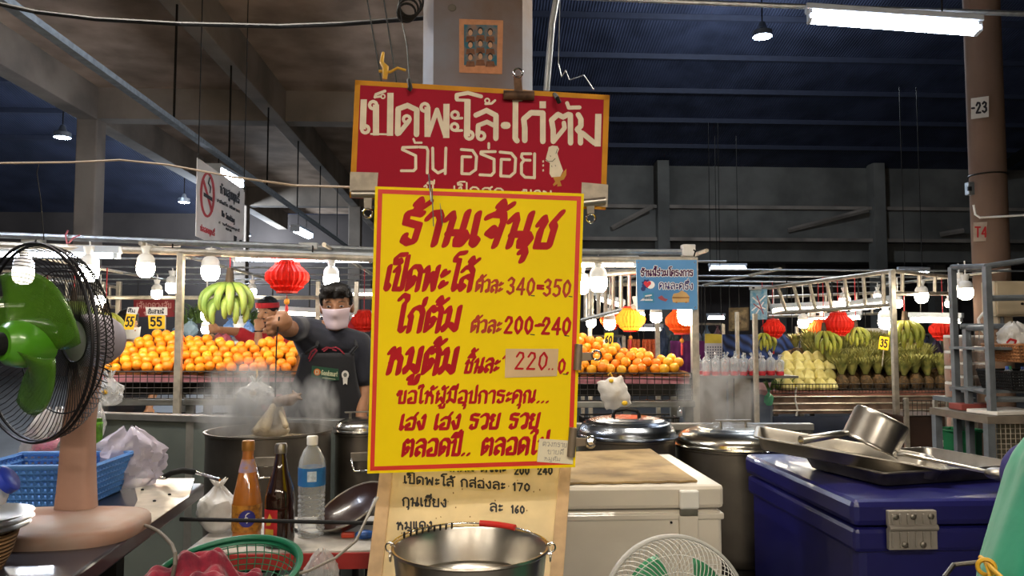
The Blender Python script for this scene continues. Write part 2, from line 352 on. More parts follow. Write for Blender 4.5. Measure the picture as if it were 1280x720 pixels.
# right hand gallery: stacked beams over columns
for z0, z1, y0 in ((5.1, 6.4, 22.2), (4.15, 5.05, 22.0), (3.55, 4.12, 22.5)):
    struct('gallery_beam', MB().bx(-.6, 22, y0, 23.2, z0, z1), conc_d)
for z in (5.08, 4.13):
    struct('gallery_ledge_beam', MB().bx(-.6, 22, 21.85, 22.1, z-.05, z+.05), concrete)
for px in (828, 1097, 1380, 565):
    p = PY(px, 300, 21.9); struct('gallery_column', MB().bx(p.x-.17, p.x+.17, 21.7, 22.1, 0, 6.4), conc_d)
for px in (971, 1170, 763):
    p = PY(px, 320, 24.5); struct('gallery_column', MB().bx(p.x-.2, p.x+.2, 24.3, 24.7, 0, 4.4), conc_d)
for (x0, y0), (x1, y1) in (((985, 288), (1085, 262)), ((765, 285), (815, 258)), ((1175, 293), (1205, 288))):
    struct('gallery_brace_beam', MB().tube([PY(x0, y0, 21.9), PY(x1, y1, 21.6)], .07, 4), concrete)
# concrete mezzanine on the left
ZS, ZB = 5.27, 4.75
struct('ceiling', MB().bx(-6.3, .22, -4, 25, ZS, ZS+.25), slabm)
for x0, x1 in ((-3.19, -2.97), (-6.2, -5.9), (-.14, .2)):
    struct('ceiling_beam', MB().bx(x0, x1, -4, 25, ZB, ZS+.02), concrete, .01)
for y in (12.3, 3.9, 20.5):
    struct('ceiling_cross_beam', MB().bx(-6.2, .2, y, y+.32, ZB+.02, ZS+.01), concrete, .01)
for x, y in ((-6.06, 12.45), (-6.06, 20.6), (-3.08, 20.6), (-3.08, 12.45+40)):
    if y < 30: struct('column', MB().bx(x-.16, x+.16, y-.16, y+.16, 0, ZB+.02), concrete, .02)
# the pillar that carries the signs
pw, pc = .178, .035; cx, cy = P(597, 300, 2.42).x, 2.42+.178
prof = [(-pw+pc, -pw), (pw-pc, -pw), (pw, -pw+pc), (pw, pw-pc), (pw-pc, pw), (-pw+pc, pw), (-pw, pw-pc), (-pw, -pw+pc)]
struct('pillar', MB().prism([(cx+a, cy+b, 0) for a, b in prof], (0, 0, ZB+.02)), pil)
# right hand column
q = P(1234, 200, 7.2)
struct('column', MB().lathe([(.155, 0), (.155, 8.6)], 24, (q.x, q.y, 0)), tanp, smooth=30)
colr = (q.x, q.y)
def plate_on(name, label, cat, corners, D, m, thick=.003, group=None):
    pl = Plane(P(*corners[0], D), P(*corners[1], D), P(*corners[3], D))
    o = MB().prism([pl.px(*c) for c in corners], pl.n*-thick).build(name, m); tag(o, label, cat, group); return o, pl
papw = mat('paper_white', 'd9d5cd', .8, vary=.06)
redp = mat('paint_red', 'b21f24', .55, vary=.06, scale=20)
blackp = mat('paint_black', '15131c', .6, vary=.05)
o, pl = plate_on('number_plate', 'white plate with black number 23 near the top of the tan column', 'sign', [(1214, 123), (1236, 120), (1236, 146), (1214, 149)], 7.043, papw)
m = MB(); write(m, pl, '-23', (1214.5, 142), (1234, 140), 13, rnd(1.3)); m.build('lettering', blackp, o)
o, pl = plate_on('paper_notice', 'pale paper with red T4 stuck on the tan column', 'notice', [(1217, 278), (1237, 277), (1237, 301), (1217, 302)], 7.043, mat('paper_tan', 'b9a695', .8))
m = MB(); write(m, pl, 'T4', (1219, 296), (1234, 296), 12, rnd(1.1)); m.build('lettering', redp, o)
tag(MB().ring((colr[0], colr[1], P(1234, 217, 7.1).z), .158, .008).build('cable_tie_band', darkm), 'dark strap tied around the tan column below the number plate', 'strap')
tag(MB().tube([P(1280+60, 266, 6.9), P(1280, 269, 6.95), P(1225, 272, 7.02), P(1219, 268, 7.03), P(1217, 256, 7.03)], .01, 6).build('cable', white), 'white cable running off the tan column to the right', 'cable')
t = thing('socket_box', 'small grey box on the side of the tan column', 'electrical box', P(1212, 236, 7.1))
MB().box(P(1212, 236, 7.1), (.06, .06, .12)).build('box', galv, t, bevel=.008); MB().box(P(1212, 236, 7.06), (.03, .02, .04)).build('switch', black, t)
# ------------------------------------------------------------------ lamps
cooll = mat('lamp_housing', 'b9c0c8', .5, vary=.05)
def tube_lamp(a, b, label, r=.014, warm=False, drop=.05, group=None, ends=True, name='tube_light', tubes=1, hw=.05, hang=None, tm=None):
    a, b = V(a), V(b); d = (b-a).normalized(); t = thing(name, label, 'light', (a+b)/2, group)
    side = d.cross(V((0, 0, 1))).normalized()
    R = Matrix((d, side, V((0, 0, 1)))).transposed()
    MB().box((a+b)/2+V((0, 0, drop)), ((b-a).length+.05, hw*1.2, .045), R).build('housing', cooll, t, bevel=.006)
    for i in range(tubes):
        o_ = side*((i-(tubes-1)/2)*hw*.8)
        MB().tube([a+o_, b+o_], r, 10).build('tube', tm or (tubew if warm else tubem), t, smooth=40)
    if hang:
        for k in (.2, .8):
            q = a.lerp(b, k)+V((0, 0, drop)); MB().tube([q, V((q.x, q.y, hang))], .006, 6).build('suspension_rod', darkm, t)
    for e in (a, b): MB().box(e-d*0 + V((0, 0, drop*.4)), (.025, hw*1.1, drop+.03), R).build('lamp_holder', cooll, t)
    return t
p0, p1 = P(1012, 23, 5.5), P(1222, 38, 5.25)
tube_lamp(p0, p1, 'long twin fluorescent lamp hanging high beside the tan column', r=.022, drop=.07, tubes=2, hw=.1, hang=P(1100, 12, 5.55).z)
m = MB(); m.tube([P(690, -4, 5.9), P(1000, 8, 5.6), P(1420, 22, 5.3)], .02, 8)
tag(m.build('lamp_rail', galv), 'thin metal rail carrying the long twin fluorescent lamp', 'rail')
zc = 1.35+2.12
t0 = tube_lamp(P(266, 216, 9.0), P(297, 232, 10.2), 'fluorescent lamp above the no smoking sign', r=.05, drop=.09, hw=.16, hang=zc, tm=ceiltube)
tube_lamp(P(369, 288, 13.0), P(386, 296, 14.4), 'far fluorescent lamp hanging under the concrete beam', r=.04, drop=.08, hw=.14, hang=zc)
tube_lamp(P(887, 336, 15), P(932, 336, 15), 'far fluorescent lamp glowing below the gallery beams', r=.035, drop=.08, hang=ZS)
tube_lamp(P(885, 397, 14), P(905, 397, 14), 'small far tube lamp seen below the blue stall sign', r=.03, hang=ZS)
tube_lamp(P(1124, 339.5, 12), P(1160, 340, 12), 'far tube lamp seen above the pineapple stall roof', r=.03, hang=ZS)
def highbay(x, y, D, r, label):
    c = P(x, y, D); t = thing('high_bay_lamp', label, 'light', c)
    MB().lathe([(r*.95, 0), (r*.9, -.04*r), (r*.3, -.12*r)], 24, c).build('lens', hallm, t, smooth=50)
    MB().lathe([(r*1.02, 0), (r*1.02, .1), (r*.5, r*.9), (r*.3, r*1.6), (r*.1, r*1.7)], 24, c).build('reflector', mat('alu_shade', '8d96a2', .4, .6), t, smooth=40)
    MB().tube([c+V((0, 0, r*1.7)), V((c.x, c.y, ZR(c.y)-.1))], .012, 6).build('suspension_rod', darkm, t)
    l = bpy.data.lights.new('hall_light', 'POINT'); l.energy = 500; l.color = (.75, .86, 1); l.shadow_soft_size = .2
    lo = bpy.data.objects.new('hall_light', l); C.objects.link(lo); lo.location = c-V((0, 0, .25)); lo.parent = t; lo.matrix_parent_inverse = Matrix.Translation(-t.location)
highbay(953, 46, 14, .17, 'round high bay lamp under the dark roof right of the signs')
highbay(78, 172, 15, .15, 'high bay lamp under the roof far left of the concrete beam')
highbay(230, 253, 19, .13, 'high bay lamp just left of the no smoking sign')
highbay(308, 295, 24, .13, 'distant high bay lamp just right of the no smoking sign')
# ceiling conduit of the left lamps and its hangers
zc = 1.35+2.12
tag(MB().bx(-3.04, -2.96, 2, 24, zc, zc+.05).build('lamp_rail', galv), 'long lamp rail hung below the concrete mezzanine', 'rail')
for y in (7.9, 9.7, 11.5, 13.5, 15.5, 17.5):
    tag(MB().tube([(-3.03, y, zc+.04), (-3.03, y, ZB)], .012, 6).build('hanger_rod', darkm), 'thin rod holding the lamp rail under the concrete beam', 'hanger', 'hanger rods of the lamp rail')
# cables across the left
tag(MB().tube([P(-40, -4, 2.8), P(0, 5, 2.85), P(45, 15, 2.9), P(120, 24, 2.9), P(225, 30, 2.9), P(350, 33, 2.8), P(430, 30, 2.7), P(535, 22, 2.62)], .0085, 8).build('cable', black), 'thick black cable sagging under the concrete ceiling to the pillar', 'cable')
tag(MB().tube([P(-40, 206, 2.5), P(0, 204, 2.5), P(90, 203, 2.5), P(150, 200, 2.45), P(210, 206, 2.4), P(290, 221, 2.3), P(370, 232, 2.25), P(440, 234, 2.12)], .0035, 6).build('cord', mat('cord_beige', 'b39f88', .7)), 'beige cord strung across the left to the red sign', 'cord')
tag(MB().tube([P(49, 203, 2.5), P(46, 216, 2.5), P(51, 250, 2.5), P(55, 300, 2.5)], .0015, 6).build('cord', darkm), 'thin dark cord dangling from the beige cord at left', 'cord')
# ------------------------------------------------------------------ unseen tube lamps: the front stall's own near the camera, then added fill
def stall_lamp(loc, L, e, label):
    x, y, z = loc; t = tube_lamp((x-L/2, y, z), (x+L/2, y, z), label, r=.02, warm=True, drop=.05, tm=stalltube)
    MB().tube([(x-L*.3, y, z+.07), (x-L*.3, y, ZB if x < .2 else ZR(y)-.1)], .006, 6).build('suspension_rod', darkm, t)
    MB().tube([(x+L*.3, y, z+.07), (x+L*.3, y, ZB if x+L*.3 < .2 else ZR(y)-.1)], .006, 6).build('suspension_rod', darkm, t)
    l = bpy.data.lights.new('stall_light', 'AREA'); l.energy = e; l.color = (1, .93, .82); l.shape = 'RECTANGLE'; l.size = L; l.size_y = .12
    o = bpy.data.objects.new('stall_light', l); C.objects.link(o); o.location = (x, y, z-.03); o.parent = t; o.matrix_parent_inverse = Matrix.Translation(-t.location)
stall_lamp((.55, -.55, 2.75), 1.2, 42, 'front stall tube lamp above the viewer')
stall_lamp((-1.1, -.9, 2.75), 1.2, 22, 'front stall tube lamp above the fan table')
stall_lamp((1.2, 2.7, 2.9), 1.2, 34, 'tube lamp over the chest freezer')
for i, x in enumerate((-3.6, -1.2, 1.2, 3.6)): stall_lamp((x, -4.6, 2.5), 1.4, 45, ORD[i]+' added fill lamp from the left of the unseen row behind the viewer')  # unseen row, added to give the steel something bright to reflect
stall_lamp((-1.15, 2.85, 2.95), 1.2, 36, 'unseen tube lamp added to light the open steaming pot')  # added out of view to brighten the dark pots, counter and vendor
tube_lamp((-3.0, 2.2, zc-.12), (-3.0, 3.5, zc-.12), 'unseen fluorescent lamp added on the mezzanine rail to light the ceiling', r=.03, drop=.08, hw=.16, hang=zc, tm=ceiltube)  # added nearer than the visible rail lamps, to brighten the left ceiling
# ------------------------------------------------------------------ the red sign
redb = mat('sign_red', '9c142c', .7, vary=.05, scale=4)
yelb = mat('sign_yellow', 'f8d806', .65, vary=.04, scale=3)
gold = mat('sign_gold', 'c98a1e', .6, vary=.1, scale=14)
cream = mat('lettering_cream', 'e2d6c0', .65, vary=.06, scale=30)
redl = mat('lettering_red', 'b5141f', .55, vary=.07, scale=20)
orange_p = mat('border_red', 'd8301c', .55, vary=.05)
def board(name, label, cat, c, D, m, th=.004, back=None):
    pl = Plane(P(*c[0], D[0]), P(*c[1], D[1]), P(*c[3], D[2]))
    o = MB().prism([pl.px(*q) for q in c], pl.n*-th).build(name, m); tag(o, label, cat); return o, pl
rs, rp = board('shop_sign', 'red shop sign with white lettering hung on the pillar above the yellow one', 'sign', [(444, 100), (762, 119), (757, 262), (437, 247)], (2.02, 2.07, 2.02), redb, .012)
m = MB()
for q in ([(444, 100), (762, 119), (761.6, 125), (443.8, 106)], [(444, 100), (450.5, 101), (444, 247), (437, 247)], [(755, 118.6), (762, 119), (757, 262), (750.5, 261.6)], [(437, 242), (757, 257), (757, 262), (437, 247)]):
    poly(m, rp, q, .0006)
m.build('border', gold, rs)
def T(k, ox, oy): return lambda pts: [(ox+x/k, oy+y/k) for x, y in pts]
t8 = T(8, 440, 100); m = MB(); ps = []
def S(pts, w): ps.append((t8(pts), rnd(w/16, 8)))
def SQ(pts, w): ps.append((t8(pts), [(-w/16, -w/16*.5), (w/16, -w/16*.5), (w/16, w/16*.5), (-w/16, w/16*.5)]))
def RG(x, y, r, w): ps.append((t8(ringst(x, y, r, 14)), rnd(w/16, 8)))
SQ([(118, 210), (108, 480)], 62); RG(133, 493, 36, 34)
S([(230, 172), (240, 145), (330, 112)], 30); S([(235, 172), (290, 165)], 22); RG(310, 165, 20, 14)
RG(212, 252, 36, 34); SQ([(240, 262), (240, 540)], 62); SQ([(200, 540), (385, 545)], 34); SQ([(385, 145), (380, 543)], 62)
S([(645, 545), (648, 300), (555, 255), (462, 290), (456, 535)], 56); S([(470, 535), (570, 410)], 46); RG(548, 392, 34, 32)
RG(728, 275, 38, 34); SQ([(755, 285), (755, 555)], 60); S([(765, 548), (850, 300), (930, 550)], 48); SQ([(945, 255), (942, 565)], 62)
RG(1030, 350, 34, 30); S([(1035, 386), (1100, 382)], 26); RG(1025, 470, 34, 30); S([(1035, 508), (1100, 505)], 26)
S([(1290, 165), (1160, 130), (1047, 150), (1047, 190)], 40); S([(1047, 200), (1170, 205)], 30); SQ([(1155, 210), (1150, 550)], 62); RG(1172, 553, 38, 34)
S([(1240, 352), (1345, 305), (1440, 355), (1438, 585)], 54); S([(1258, 550), (1262, 455), (1350, 420), (1425, 458)], 48); RG(1290, 560, 36, 34)
RG(1352, 208, 22, 16); S([(1335, 240), (1395, 236), (1430, 205)], 24)
S([(1520, 455), (1552, 455)], 70)
S([(1635, 200), (1632, 585), (1650, 608)], 56); S([(1615, 205), (1695, 200)], 26)
S([(1727, 605), (1727, 480), (1717, 392), (1790, 328), (1908, 332), (1908, 615)], 56)
SQ([(1907, 230), (1907, 268)], 64)
S([(2012, 615), (2012, 500), (1995, 402), (2060, 345), (2110, 372), (2160, 345), (2183, 350), (2185, 630)], 54); S([(2020, 610), (2125, 480), (2118, 430)], 46)
S([(2150, 232), (2167, 278), (2275, 275)], 40)
S([(2262, 348), (2288, 390), (2288, 460), (2252, 495), (2284, 530), (2284, 630)], 54); S([(2300, 530), (2425, 632)], 52); SQ([(2463, 355), (2455, 650)], 62)
strokes(m, rp, ps, None, .001); m.build('lettering', cream, rs)
t5 = T(5.565, 490, 165); ps = []
for l, w in (([(178, 105), (75, 108), (72, 122), (165, 165), (165, 255), (150, 270), (65, 270)], 20), ([(150, 50), (160, 75), (205, 75)], 16), ([(192, 105), (240, 108), (250, 130), (245, 285)], 20),
             ([(283, 112), (285, 258), (320, 285), (370, 262)], 20), ([(375, 112), (370, 290)], 20), ([(482, 122), (560, 128), (588, 170), (582, 262), (540, 292), (486, 290), (488, 172), (548, 174)], 20),
             ([(718, 137), (620, 138), (618, 152), (710, 190), (710, 280), (690, 302), (612, 298)], 20), ([(673, 80), (673, 112)], 18), ([(752, 140), (830, 148), (860, 185), (854, 280), (820, 310), (756, 306), (760, 190), (818, 192)], 20),
             ([(965, 152), (905, 152), (900, 175), (918, 195), (960, 197)], 20), ([(918, 197), (900, 220), (900, 290), (925, 315), (990, 318)], 20), ([(992, 152), (990, 320)], 20)):
    ps.append((t5(l), rnd(w/2/5.565)))
m = MB(); strokes(m, rp, ps, None, .001); write(m, rp, 'มี  เป็ดสด  ขาย', (530, 243), (690, 251), 12, rnd(1.1)); m.build('lettering', cream, rs)
# the goose in a cook's hat painted on the sign
m = MB()
poly(m, rp, t5([(1085, 130), (1090, 105), (1115, 95), (1150, 98), (1162, 118), (1150, 150), (1165, 200), (1190, 270), (1170, 310), (1110, 315), (1095, 290), (1098, 215), (1068, 200), (1075, 165)]), .0007)
for i, y in enumerate((200, 228, 262)): poly(m, rp, t5([(1045, y), (1056, y-4), (1058, y+10), (1047, y+14)]), .0007)
m.build('goose_picture', cream, rs)
m = MB(); poly(m, rp, t5([(1120, 315), (1170, 310), (1195, 275), (1213, 255), (1212, 300), (1195, 330), (1168, 340), (1180, 375), (1150, 380), (1150, 360), (1125, 378), (1120, 365), (1135, 345)]), .0008)
m.build('goose_feet', mat('paint_ochre', 'b98322', .6), rs)
m = MB(); strokes(m, rp, [(t5(q), rnd(.35)) for q in ([(1068, 190), (1085, 205), (1115, 205), (1135, 185)], [(1100, 165), (1104, 172)], [(1110, 235), (1113, 242)], [(1135, 232), (1138, 238)], [(1150, 120), (1140, 150)])], None, .0012)
m.build('goose_outline', blackp, rs)
# ------------------------------------------------------------------ the yellow price sign
ys, yp = board('price_sign', 'big yellow price sign with red hand-painted Thai lettering', 'sign', [(469, 233), (730, 242), (719, 584), (459, 592)], (1.97, 2.0, 1.95), yelb, .005)
m = MB()
def inset(c, k):
    cx_, cy_ = sum(p[0] for p in c)/4, sum(p[1] for p in c)/4
    return [(x+(k if x < cx_ else -k), y+(k if y < cy_ else -k)) for x, y in c]
co = [(469, 233), (730, 242), (719, 584), (459, 592)]; a, b = inset(co, 3.5), inset(co, 9)
for i in range(4): poly(m, yp, [a[i], a[(i+1) % 4], b[(i+1) % 4], b[i]], .0006)
m.build('border', orange_p, ys)
def yl(s, p0, p1, h, r, sl=.2, mt=redl, fl=.5):
    m = MB(); write(m, yp, s, p0, p1, h, chisel(r, 40, fl), sl, .0009); m.build('lettering', mt, ys)
yl('ร้านเจ้นุช', (498, 304), (692, 309), 39, 6.1, .22)
yl('เป็ดพะโล้', (480, 362), (588, 363), 29, 4.3)
yl('ไก่ต้ม', (494, 414), (572, 414), 30, 4.5)
yl('หมูต้ม', (482, 466), (568, 467), 31, 4.8)
redf = mat('lettering_red_faded', 'b8402e', .6, vary=.1, scale=40)
yl('ตัวละ', (594, 364), (627, 366), 15, 2.2, .15, redf); yl('ตัวละ', (588, 415), (625, 416), 15, 2.3, .15, redf); yl('ชิ้นละ', (580, 466), (622, 465), 17, 2.6)
yl('340-350', (633, 367), (713, 371), 20, 1.75, .12, redf, .8); yl('200-240', (630, 416), (713, 418), 20, 2.05, .1, redl, .8)
yl('1', (628, 465), (637, 466), 22, 2.4, 0); yl('0.', (697, 466), (711, 467), 17, 1.7, .12, redl, .8)
m = MB(); strokes(m, yp, [[(672, 357), (679, 357.4)], [(672, 360.5), (679, 361)]], rnd(1.5), .0012); strokes(m, yp, [[(674, 406), (679, 406.3)]], rnd(2.2), .0012); m.build('dash', redl, ys)
m = MB(); strokes(m, yp, [[(664, 369.5), (668, 369.8)], [(711, 370.5), (715, 371)], [(663, 418), (668, 418.5)], [(706, 419.5), (711, 420)], [(704, 467.5), (709, 468)]], rnd(.6)); m.build('lettering', blackp, ys)
yl('ขอให้ผู้มีอุปการะคุณ...', (496, 504), (686, 503), 15, 2.3, .12)
yl('เฮง เฮง รวย รวย', (499, 537), (672, 535), 18, 2.9, .2)
yl('ตลอดปี.. ตลอดไป', (502, 570), (683, 567), 20, 3.0, .15)
# notes taped on it
def note(name, label, c, m_, lift=.003):
    o = MB().prism([yp.px(*q, lift) for q in c], yp.n*-.0012).build(name, m_); tag(o, label, 'note'); return o
notep = mat('paper_tan_note', 'd8b98e', .85, vary=.06); notew = mat('paper_cream', 'e6dcc0', .85, vary=.04)
n1 = note('price_note', 'tan paper note reading 220 taped over the yellow sign', [(632, 436), (698, 436), (696, 470), (631, 472)], notep)
m = MB(); write(m, yp, '220', (643, 461), (684, 462), 21, chisel(1.5, 40, .8), .12, .0036); write(m, yp, '..', (685, 462), (692, 462), 17, rnd(.9), 0, .0036); m.build('lettering', redl, n1)
n2 = note('handwritten_note', 'small white handwritten note on the lower right corner of the yellow sign', [(674, 548), (716, 551), (716, 580), (671, 577)], notew, .003)
pen = mat('pencil_grey', 'a59d90', .8); m = MB()
write(m, yp, 'ตวงทราย', (678, 557), (708, 559), 5, rnd(.4), .1, .0036); write(m, yp, 'ขายดี', (684, 567), (704, 568), 5, rnd(.35), .1, .0036); write(m, yp, 'หมูต้ม', (680, 575), (700, 576), 4, rnd(.35), .1, .0036); m.build('lettering', pen, n2)
# ------------------------------------------------------------------ clips
rust = mat('rusty_metal', '6e5340', .7, .5, vary=.3, scale=30)
def clip(label, pl, a, b, lev, rg, mt, name='bulldog_clip', lift=.008, w=5):
    t = thing(name, label, 'clip', pl.px(*a, lift))
    MB().tube([pl.px(*a, lift), pl.px(*b, lift)], w/F*2.0, 10).build('jaw', mt, t, smooth=40)
    m = MB(); mid = ((a[0]+b[0])/2, (a[1]+b[1])/2)
    p, q = pl.px(*mid, lift), pl.px(*lev, lift-.004); d = (q-p); s_ = d.cross(pl.n).normalized()*.012
    m.prism([p-s_, p+s_, q+s_*.8, q-s_*.8], pl.n*.003); m.build('lever', mt, t, bevel=.001)
    MB().ring(pl.px(*rg, lift), .012, .0028, pl.n, 20).build('ring', chrome, t, smooth=60); return t
steelc = mat('clip_steel', 'a9a49c', .35, .9, vary=.1)
def corner_paper(label, c):
    tag(MB().prism([rp.px(*q, .003) for q in c], rp.n*-.001).build('paper_pad', mat('paper_worn', 'bdb3a4', .9, vary=.12, scale=40)), label, 'paper')
corner_paper('worn paper pad under the clip at the lower left corner of the red sign', [(438, 215), (473, 216), (471, 240), (437, 240)])
corner_paper('worn paper pad under the clip at the lower right corner of the red sign', [(727, 228), (760, 231), (759, 259), (726, 256)])
clip('silver clip holding the upper left corners of the two signs together', rp, (440, 243), (481, 243), (460, 262), (460, 267), steelc)
clip('silver clip holding the upper right corners of the two signs together', rp, (718, 255), (756, 251), (738, 268), (738, 273), steelc)
clip('brown clip gripping the right edge of the yellow sign at half height', yp, (723, 430), (721, 462), (741, 445), (745, 444), mat('clip_brown', '8f7f6c', .5, .5))
clip('brown clip gripping the lower right edge of the yellow sign', yp, (716, 534), (713, 570), (733, 552), (738, 551), mat('clip_brown', '8f7f6c', .5, .5))
t = clip('large rusty clip on the top edge of the red sign', rp, (629, 120), (667, 121), (646, 96), (647, 93), rust, lift=.012, w=6)
# poster on the pillar
pd = 2.42-.004
def pp(x, y, l=0): return PY(x, y, 2.42-l)
fp = Plane(pp(560, 20), pp(640, 20), pp(560, 100))
ptr = [(574, 24), (629, 26), (627.5, 93), (574, 91)]
po = MB().prism([fp.px(*q, .003) for q in ptr], fp.n*-.002).build('poster', mat('poster_aged', 'c3906c', .8, vary=.08, scale=60)); tag(po, 'faded poster of nine portraits stuck on the pillar', 'poster')
m = MB(); poly(m, fp, [(580, 31), (622, 32), (621, 83), (580, 82)], .0036); m.build('picture', mat('poster_teal', '2c6a80', .8, col2='8a7468', scale=35), po)
hm = MB(); bm_ = MB(); fm = MB()
for r_ in range(3):
    for c_ in range(3):
        x, y = 588+c_*12.4+(r_ == 1)*0, 41+r_*15.5+(c_ == 1)*-1.5
        poly(bm_, fp, [(x-6, y+12), (x-4.5, y+5), (x+4.5, y+5), (x+6, y+12)], .0040+.0002*r_)
        poly(hm, fp, [(x+3.4*math.cos(k*.63), y-1.0+4.3*math.sin(k*.63)) for k in range(10)], .0046+.0002*r_)
        poly(fm, fp, [(x+2.7*math.cos(k*.63), y+.6+3.6*math.sin(k*.63)) for k in range(10)], .0052+.0002*r_)
bm_.build('portrait_robes', mat('poster_robe', '7d5a44', .8, vary=.2, scale=80), po); hm.build('portrait_hair', mat('poster_hair', '332c2a', .8), po); fm.build('portrait_faces', mat('poster_face', 'c4a184', .8), po)
m = MB(); m.ell(fp.px(565, 10, .002), (.014, .003, .012), 10, 6); tag(m.build('dark_smudge', conc_d), 'dark chip in the paint of the pillar', 'chip'); 
# ropes, hooks and pipe round the sign
dk = mat('rope_dark', '17150f', .8)
for a, b, l in (((458, -6), (477, 104), 'dark hanging wire of the red sign, first from the left'), ((479, -6), (496, 106), 'dark hanging wire of the red sign, second from the left')):
    tag(MB().tube([P(*a, 2.2), P(*b, 2.04)], .0022, 6).build('hanging_wire', dk), l, 'wire')
tag(MB().tube([P(498, -6, 2.4), P(503, 30, 2.38), P(509, 60, 2.2), P(512, 106, 2.03)], .0022, 6).build('hanging_wire', dk), 'dark hanging wire of the red sign beside the pillar', 'wire')
ycord = mat('cord_yellow', 'c99a2a', .7)
t = thing('yellow_hook', 'yellow cord hook tied above the left end of the red sign', 'hook', P(482, 98, 2.05))
MB().tube([P(479, 66, 2.07), P(477, 78, 2.05), P(482, 84, 2.04), P(481, 99, 2.04)], [.004, .006, .009, .006], 8).build('hook', ycord, t, smooth=60)
MB().tube([P(474, 89, 2.05), P(488, 90, 2.04), P(497, 85, 2.04), P(507, 88, 2.04)], .004, 8).build('knot', ycord, t, smooth=60)
t = thing('cable_coil', 'coil of dark cable hung at the left side of the pillar', 'cable', P(508, 15, 2.5))
for k in range(4): MB().ring(P(508+k*2, 16-k*4, 2.5), .03+.004*k, .004, FW+RT*.5*k*.2, 20).build('loop', dk, t)
tag(MB().tube([P(697, -10, 2.6), P(690, 30, 2.6), P(683, 114, 2.6)], .011, 10).build('conduit_pipe', galv), 'grey conduit pipe running down the right side of the pillar', 'pipe')
tag(MB().tube([P(700, -10, 2.5), P(698, 80, 2.5), P(702, 96, 2.4), P(707, 88, 2.4), P(712, 100, 2.3), P(730, 94, 2.2), P(742, 112, 2.1)], .0016, 6).build('loose_wire', galv), 'thin loose wire hanging over the right half of the red sign', 'wire')
tag(MB().tube([P(693, 118, 2.06), P(697, 123, 2.02), P(699, 128, 2.03)], .006, 8).build('hook_nail', dk, smooth=60), 'black hook through the top edge of the red sign, right of the rusty clip', 'hook')
tag(MB().tube([P(511, 100, 2.05), P(513, 110, 2.01), P(511, 113, 2.01)], .006, 8).build('hook_nail', dk, smooth=60), 'black hook through the top edge of the red sign, left of the pillar', 'hook')
tag(MB().tube([P(536, 218, 1.985), P(538, 240, 1.93), P(539, 252, 1.93)], .002, 6).build('bent_wire', galv), 'short bent wire over the top of the yellow sign, left one', 'wire')
tag(MB().tube([P(540, 235, 1.94), P(541, 260, 1.93), P(542, 283, 1.935)], .0016, 6).build('bent_wire', galv), 'longer bent wire over the top of the yellow sign, right one', 'wire')
tag(MB().tube([P(550, 254, 1.935), P(552, 270, 1.93), P(553, 282, 1.94)], [.0006, .0022, .001], 6).build('bent_wire', galv), 'tapered scrap of wire on the first word of the yellow sign', 'wire')
# ------------------------------------------------------------------ cream price board leaning behind the bucket
woodp = mat('wood_pale', 'c2a27a', .75, vary=.14, scale=18); creamb = mat('board_cream', 'ddc79a', .75, vary=.07, scale=14)
bs, bp = board('price_board', 'cream wooden price board with black lettering leaning behind the steel bucket', 'board', [(479, 560), (716, 556), (698, 800), (450, 800)], (2.22, 2.22, 1.98), creamb, .01)
for q in ([(479, 560), (494, 560), (470, 800), (450, 800)], [(702, 556), (716, 556), (698, 800), (680, 800)]):
    MB().prism([bp.px(*k, .012) for k in q], bp.n*-.02).build('frame_rail', woodp, bs, bevel=.002)
def bl(s, p0, p1, h, r=1.1, sl=0):
    m = MB(); write(m, bp, s, p0, p1, h, rnd(r), sl, .001); m.build('lettering', blackp, bs)
bl('ไก่ต้ม ตัวละ', (560, 589), (632, 590), 9); bl('200', (643, 593), (662, 593), 9); bl('240', (672, 593), (691, 593), 9)
bl('เป็ดพะโล้', (505, 604), (567, 608), 9); bl('กล่องละ', (576, 608), (631, 612), 9); bl('170', (641, 613), (663, 614), 9)
bl('กุนเชียง', (503, 632), (558, 634), 10); bl('ละ', (612, 639), (628, 640), 10); bl('160', (639, 641), (656, 642), 9)
bl('หมูแดง', (496, 662), (540, 661), 9)
m = MB()
rr = random.Random(3)
for i in range(26):
    x, y = rr.uniform(500, 690), rr.uniform(598, 690); poly(m, bp, [(x+rr.uniform(.5, 1.2)*math.cos(k*1.05), y+rr.uniform(.5, 1.6)*math.sin(k*1.05)) for k in range(6)], .0008)
m.build('stains', mat('stain_brown', '8a6a42', .9), bs)
# ------------------------------------------------------------------ dark table on the left
TZ = .90
tabm = mat('table_dark', '1c1d2a', .35, vary=.15, scale=6, coat=.2)
A, B = Pz(92, 720, TZ), Pz(244, 612, TZ)
bk = Pz(170, 598, TZ)
x1 = A.x-.0; yb = B.y+.1
t = thing('counter_table', 'dark topped counter table under the green fan', 'table', (-1.3, 1.9, 0))
slope = (B.x-A.x)/(B.y-A.y)
MB().prism([(-2.3, .95, TZ-.04), (A.x-slope*(A.y-.95), .95, TZ-.04), (A.x+slope*(yb-A.y), yb, TZ-.04), (-2.3, yb, TZ-.04)], (0, 0, .04)).build('tabletop', tabm, t, bevel=.006)
for x, y in ((-2.2, 1.05), (A.x-.18, 1.05), (-2.2, yb-.08), (A.x-.3, yb-.08)):
    MB().box((x, y, (TZ-.04)/2), (.05, .05, TZ-.04)).build('leg', darkm, t)
MB().box((-1.6, 1.6, .3), (1.0, .8, .03)).build('lower_shelf', darkm, t)
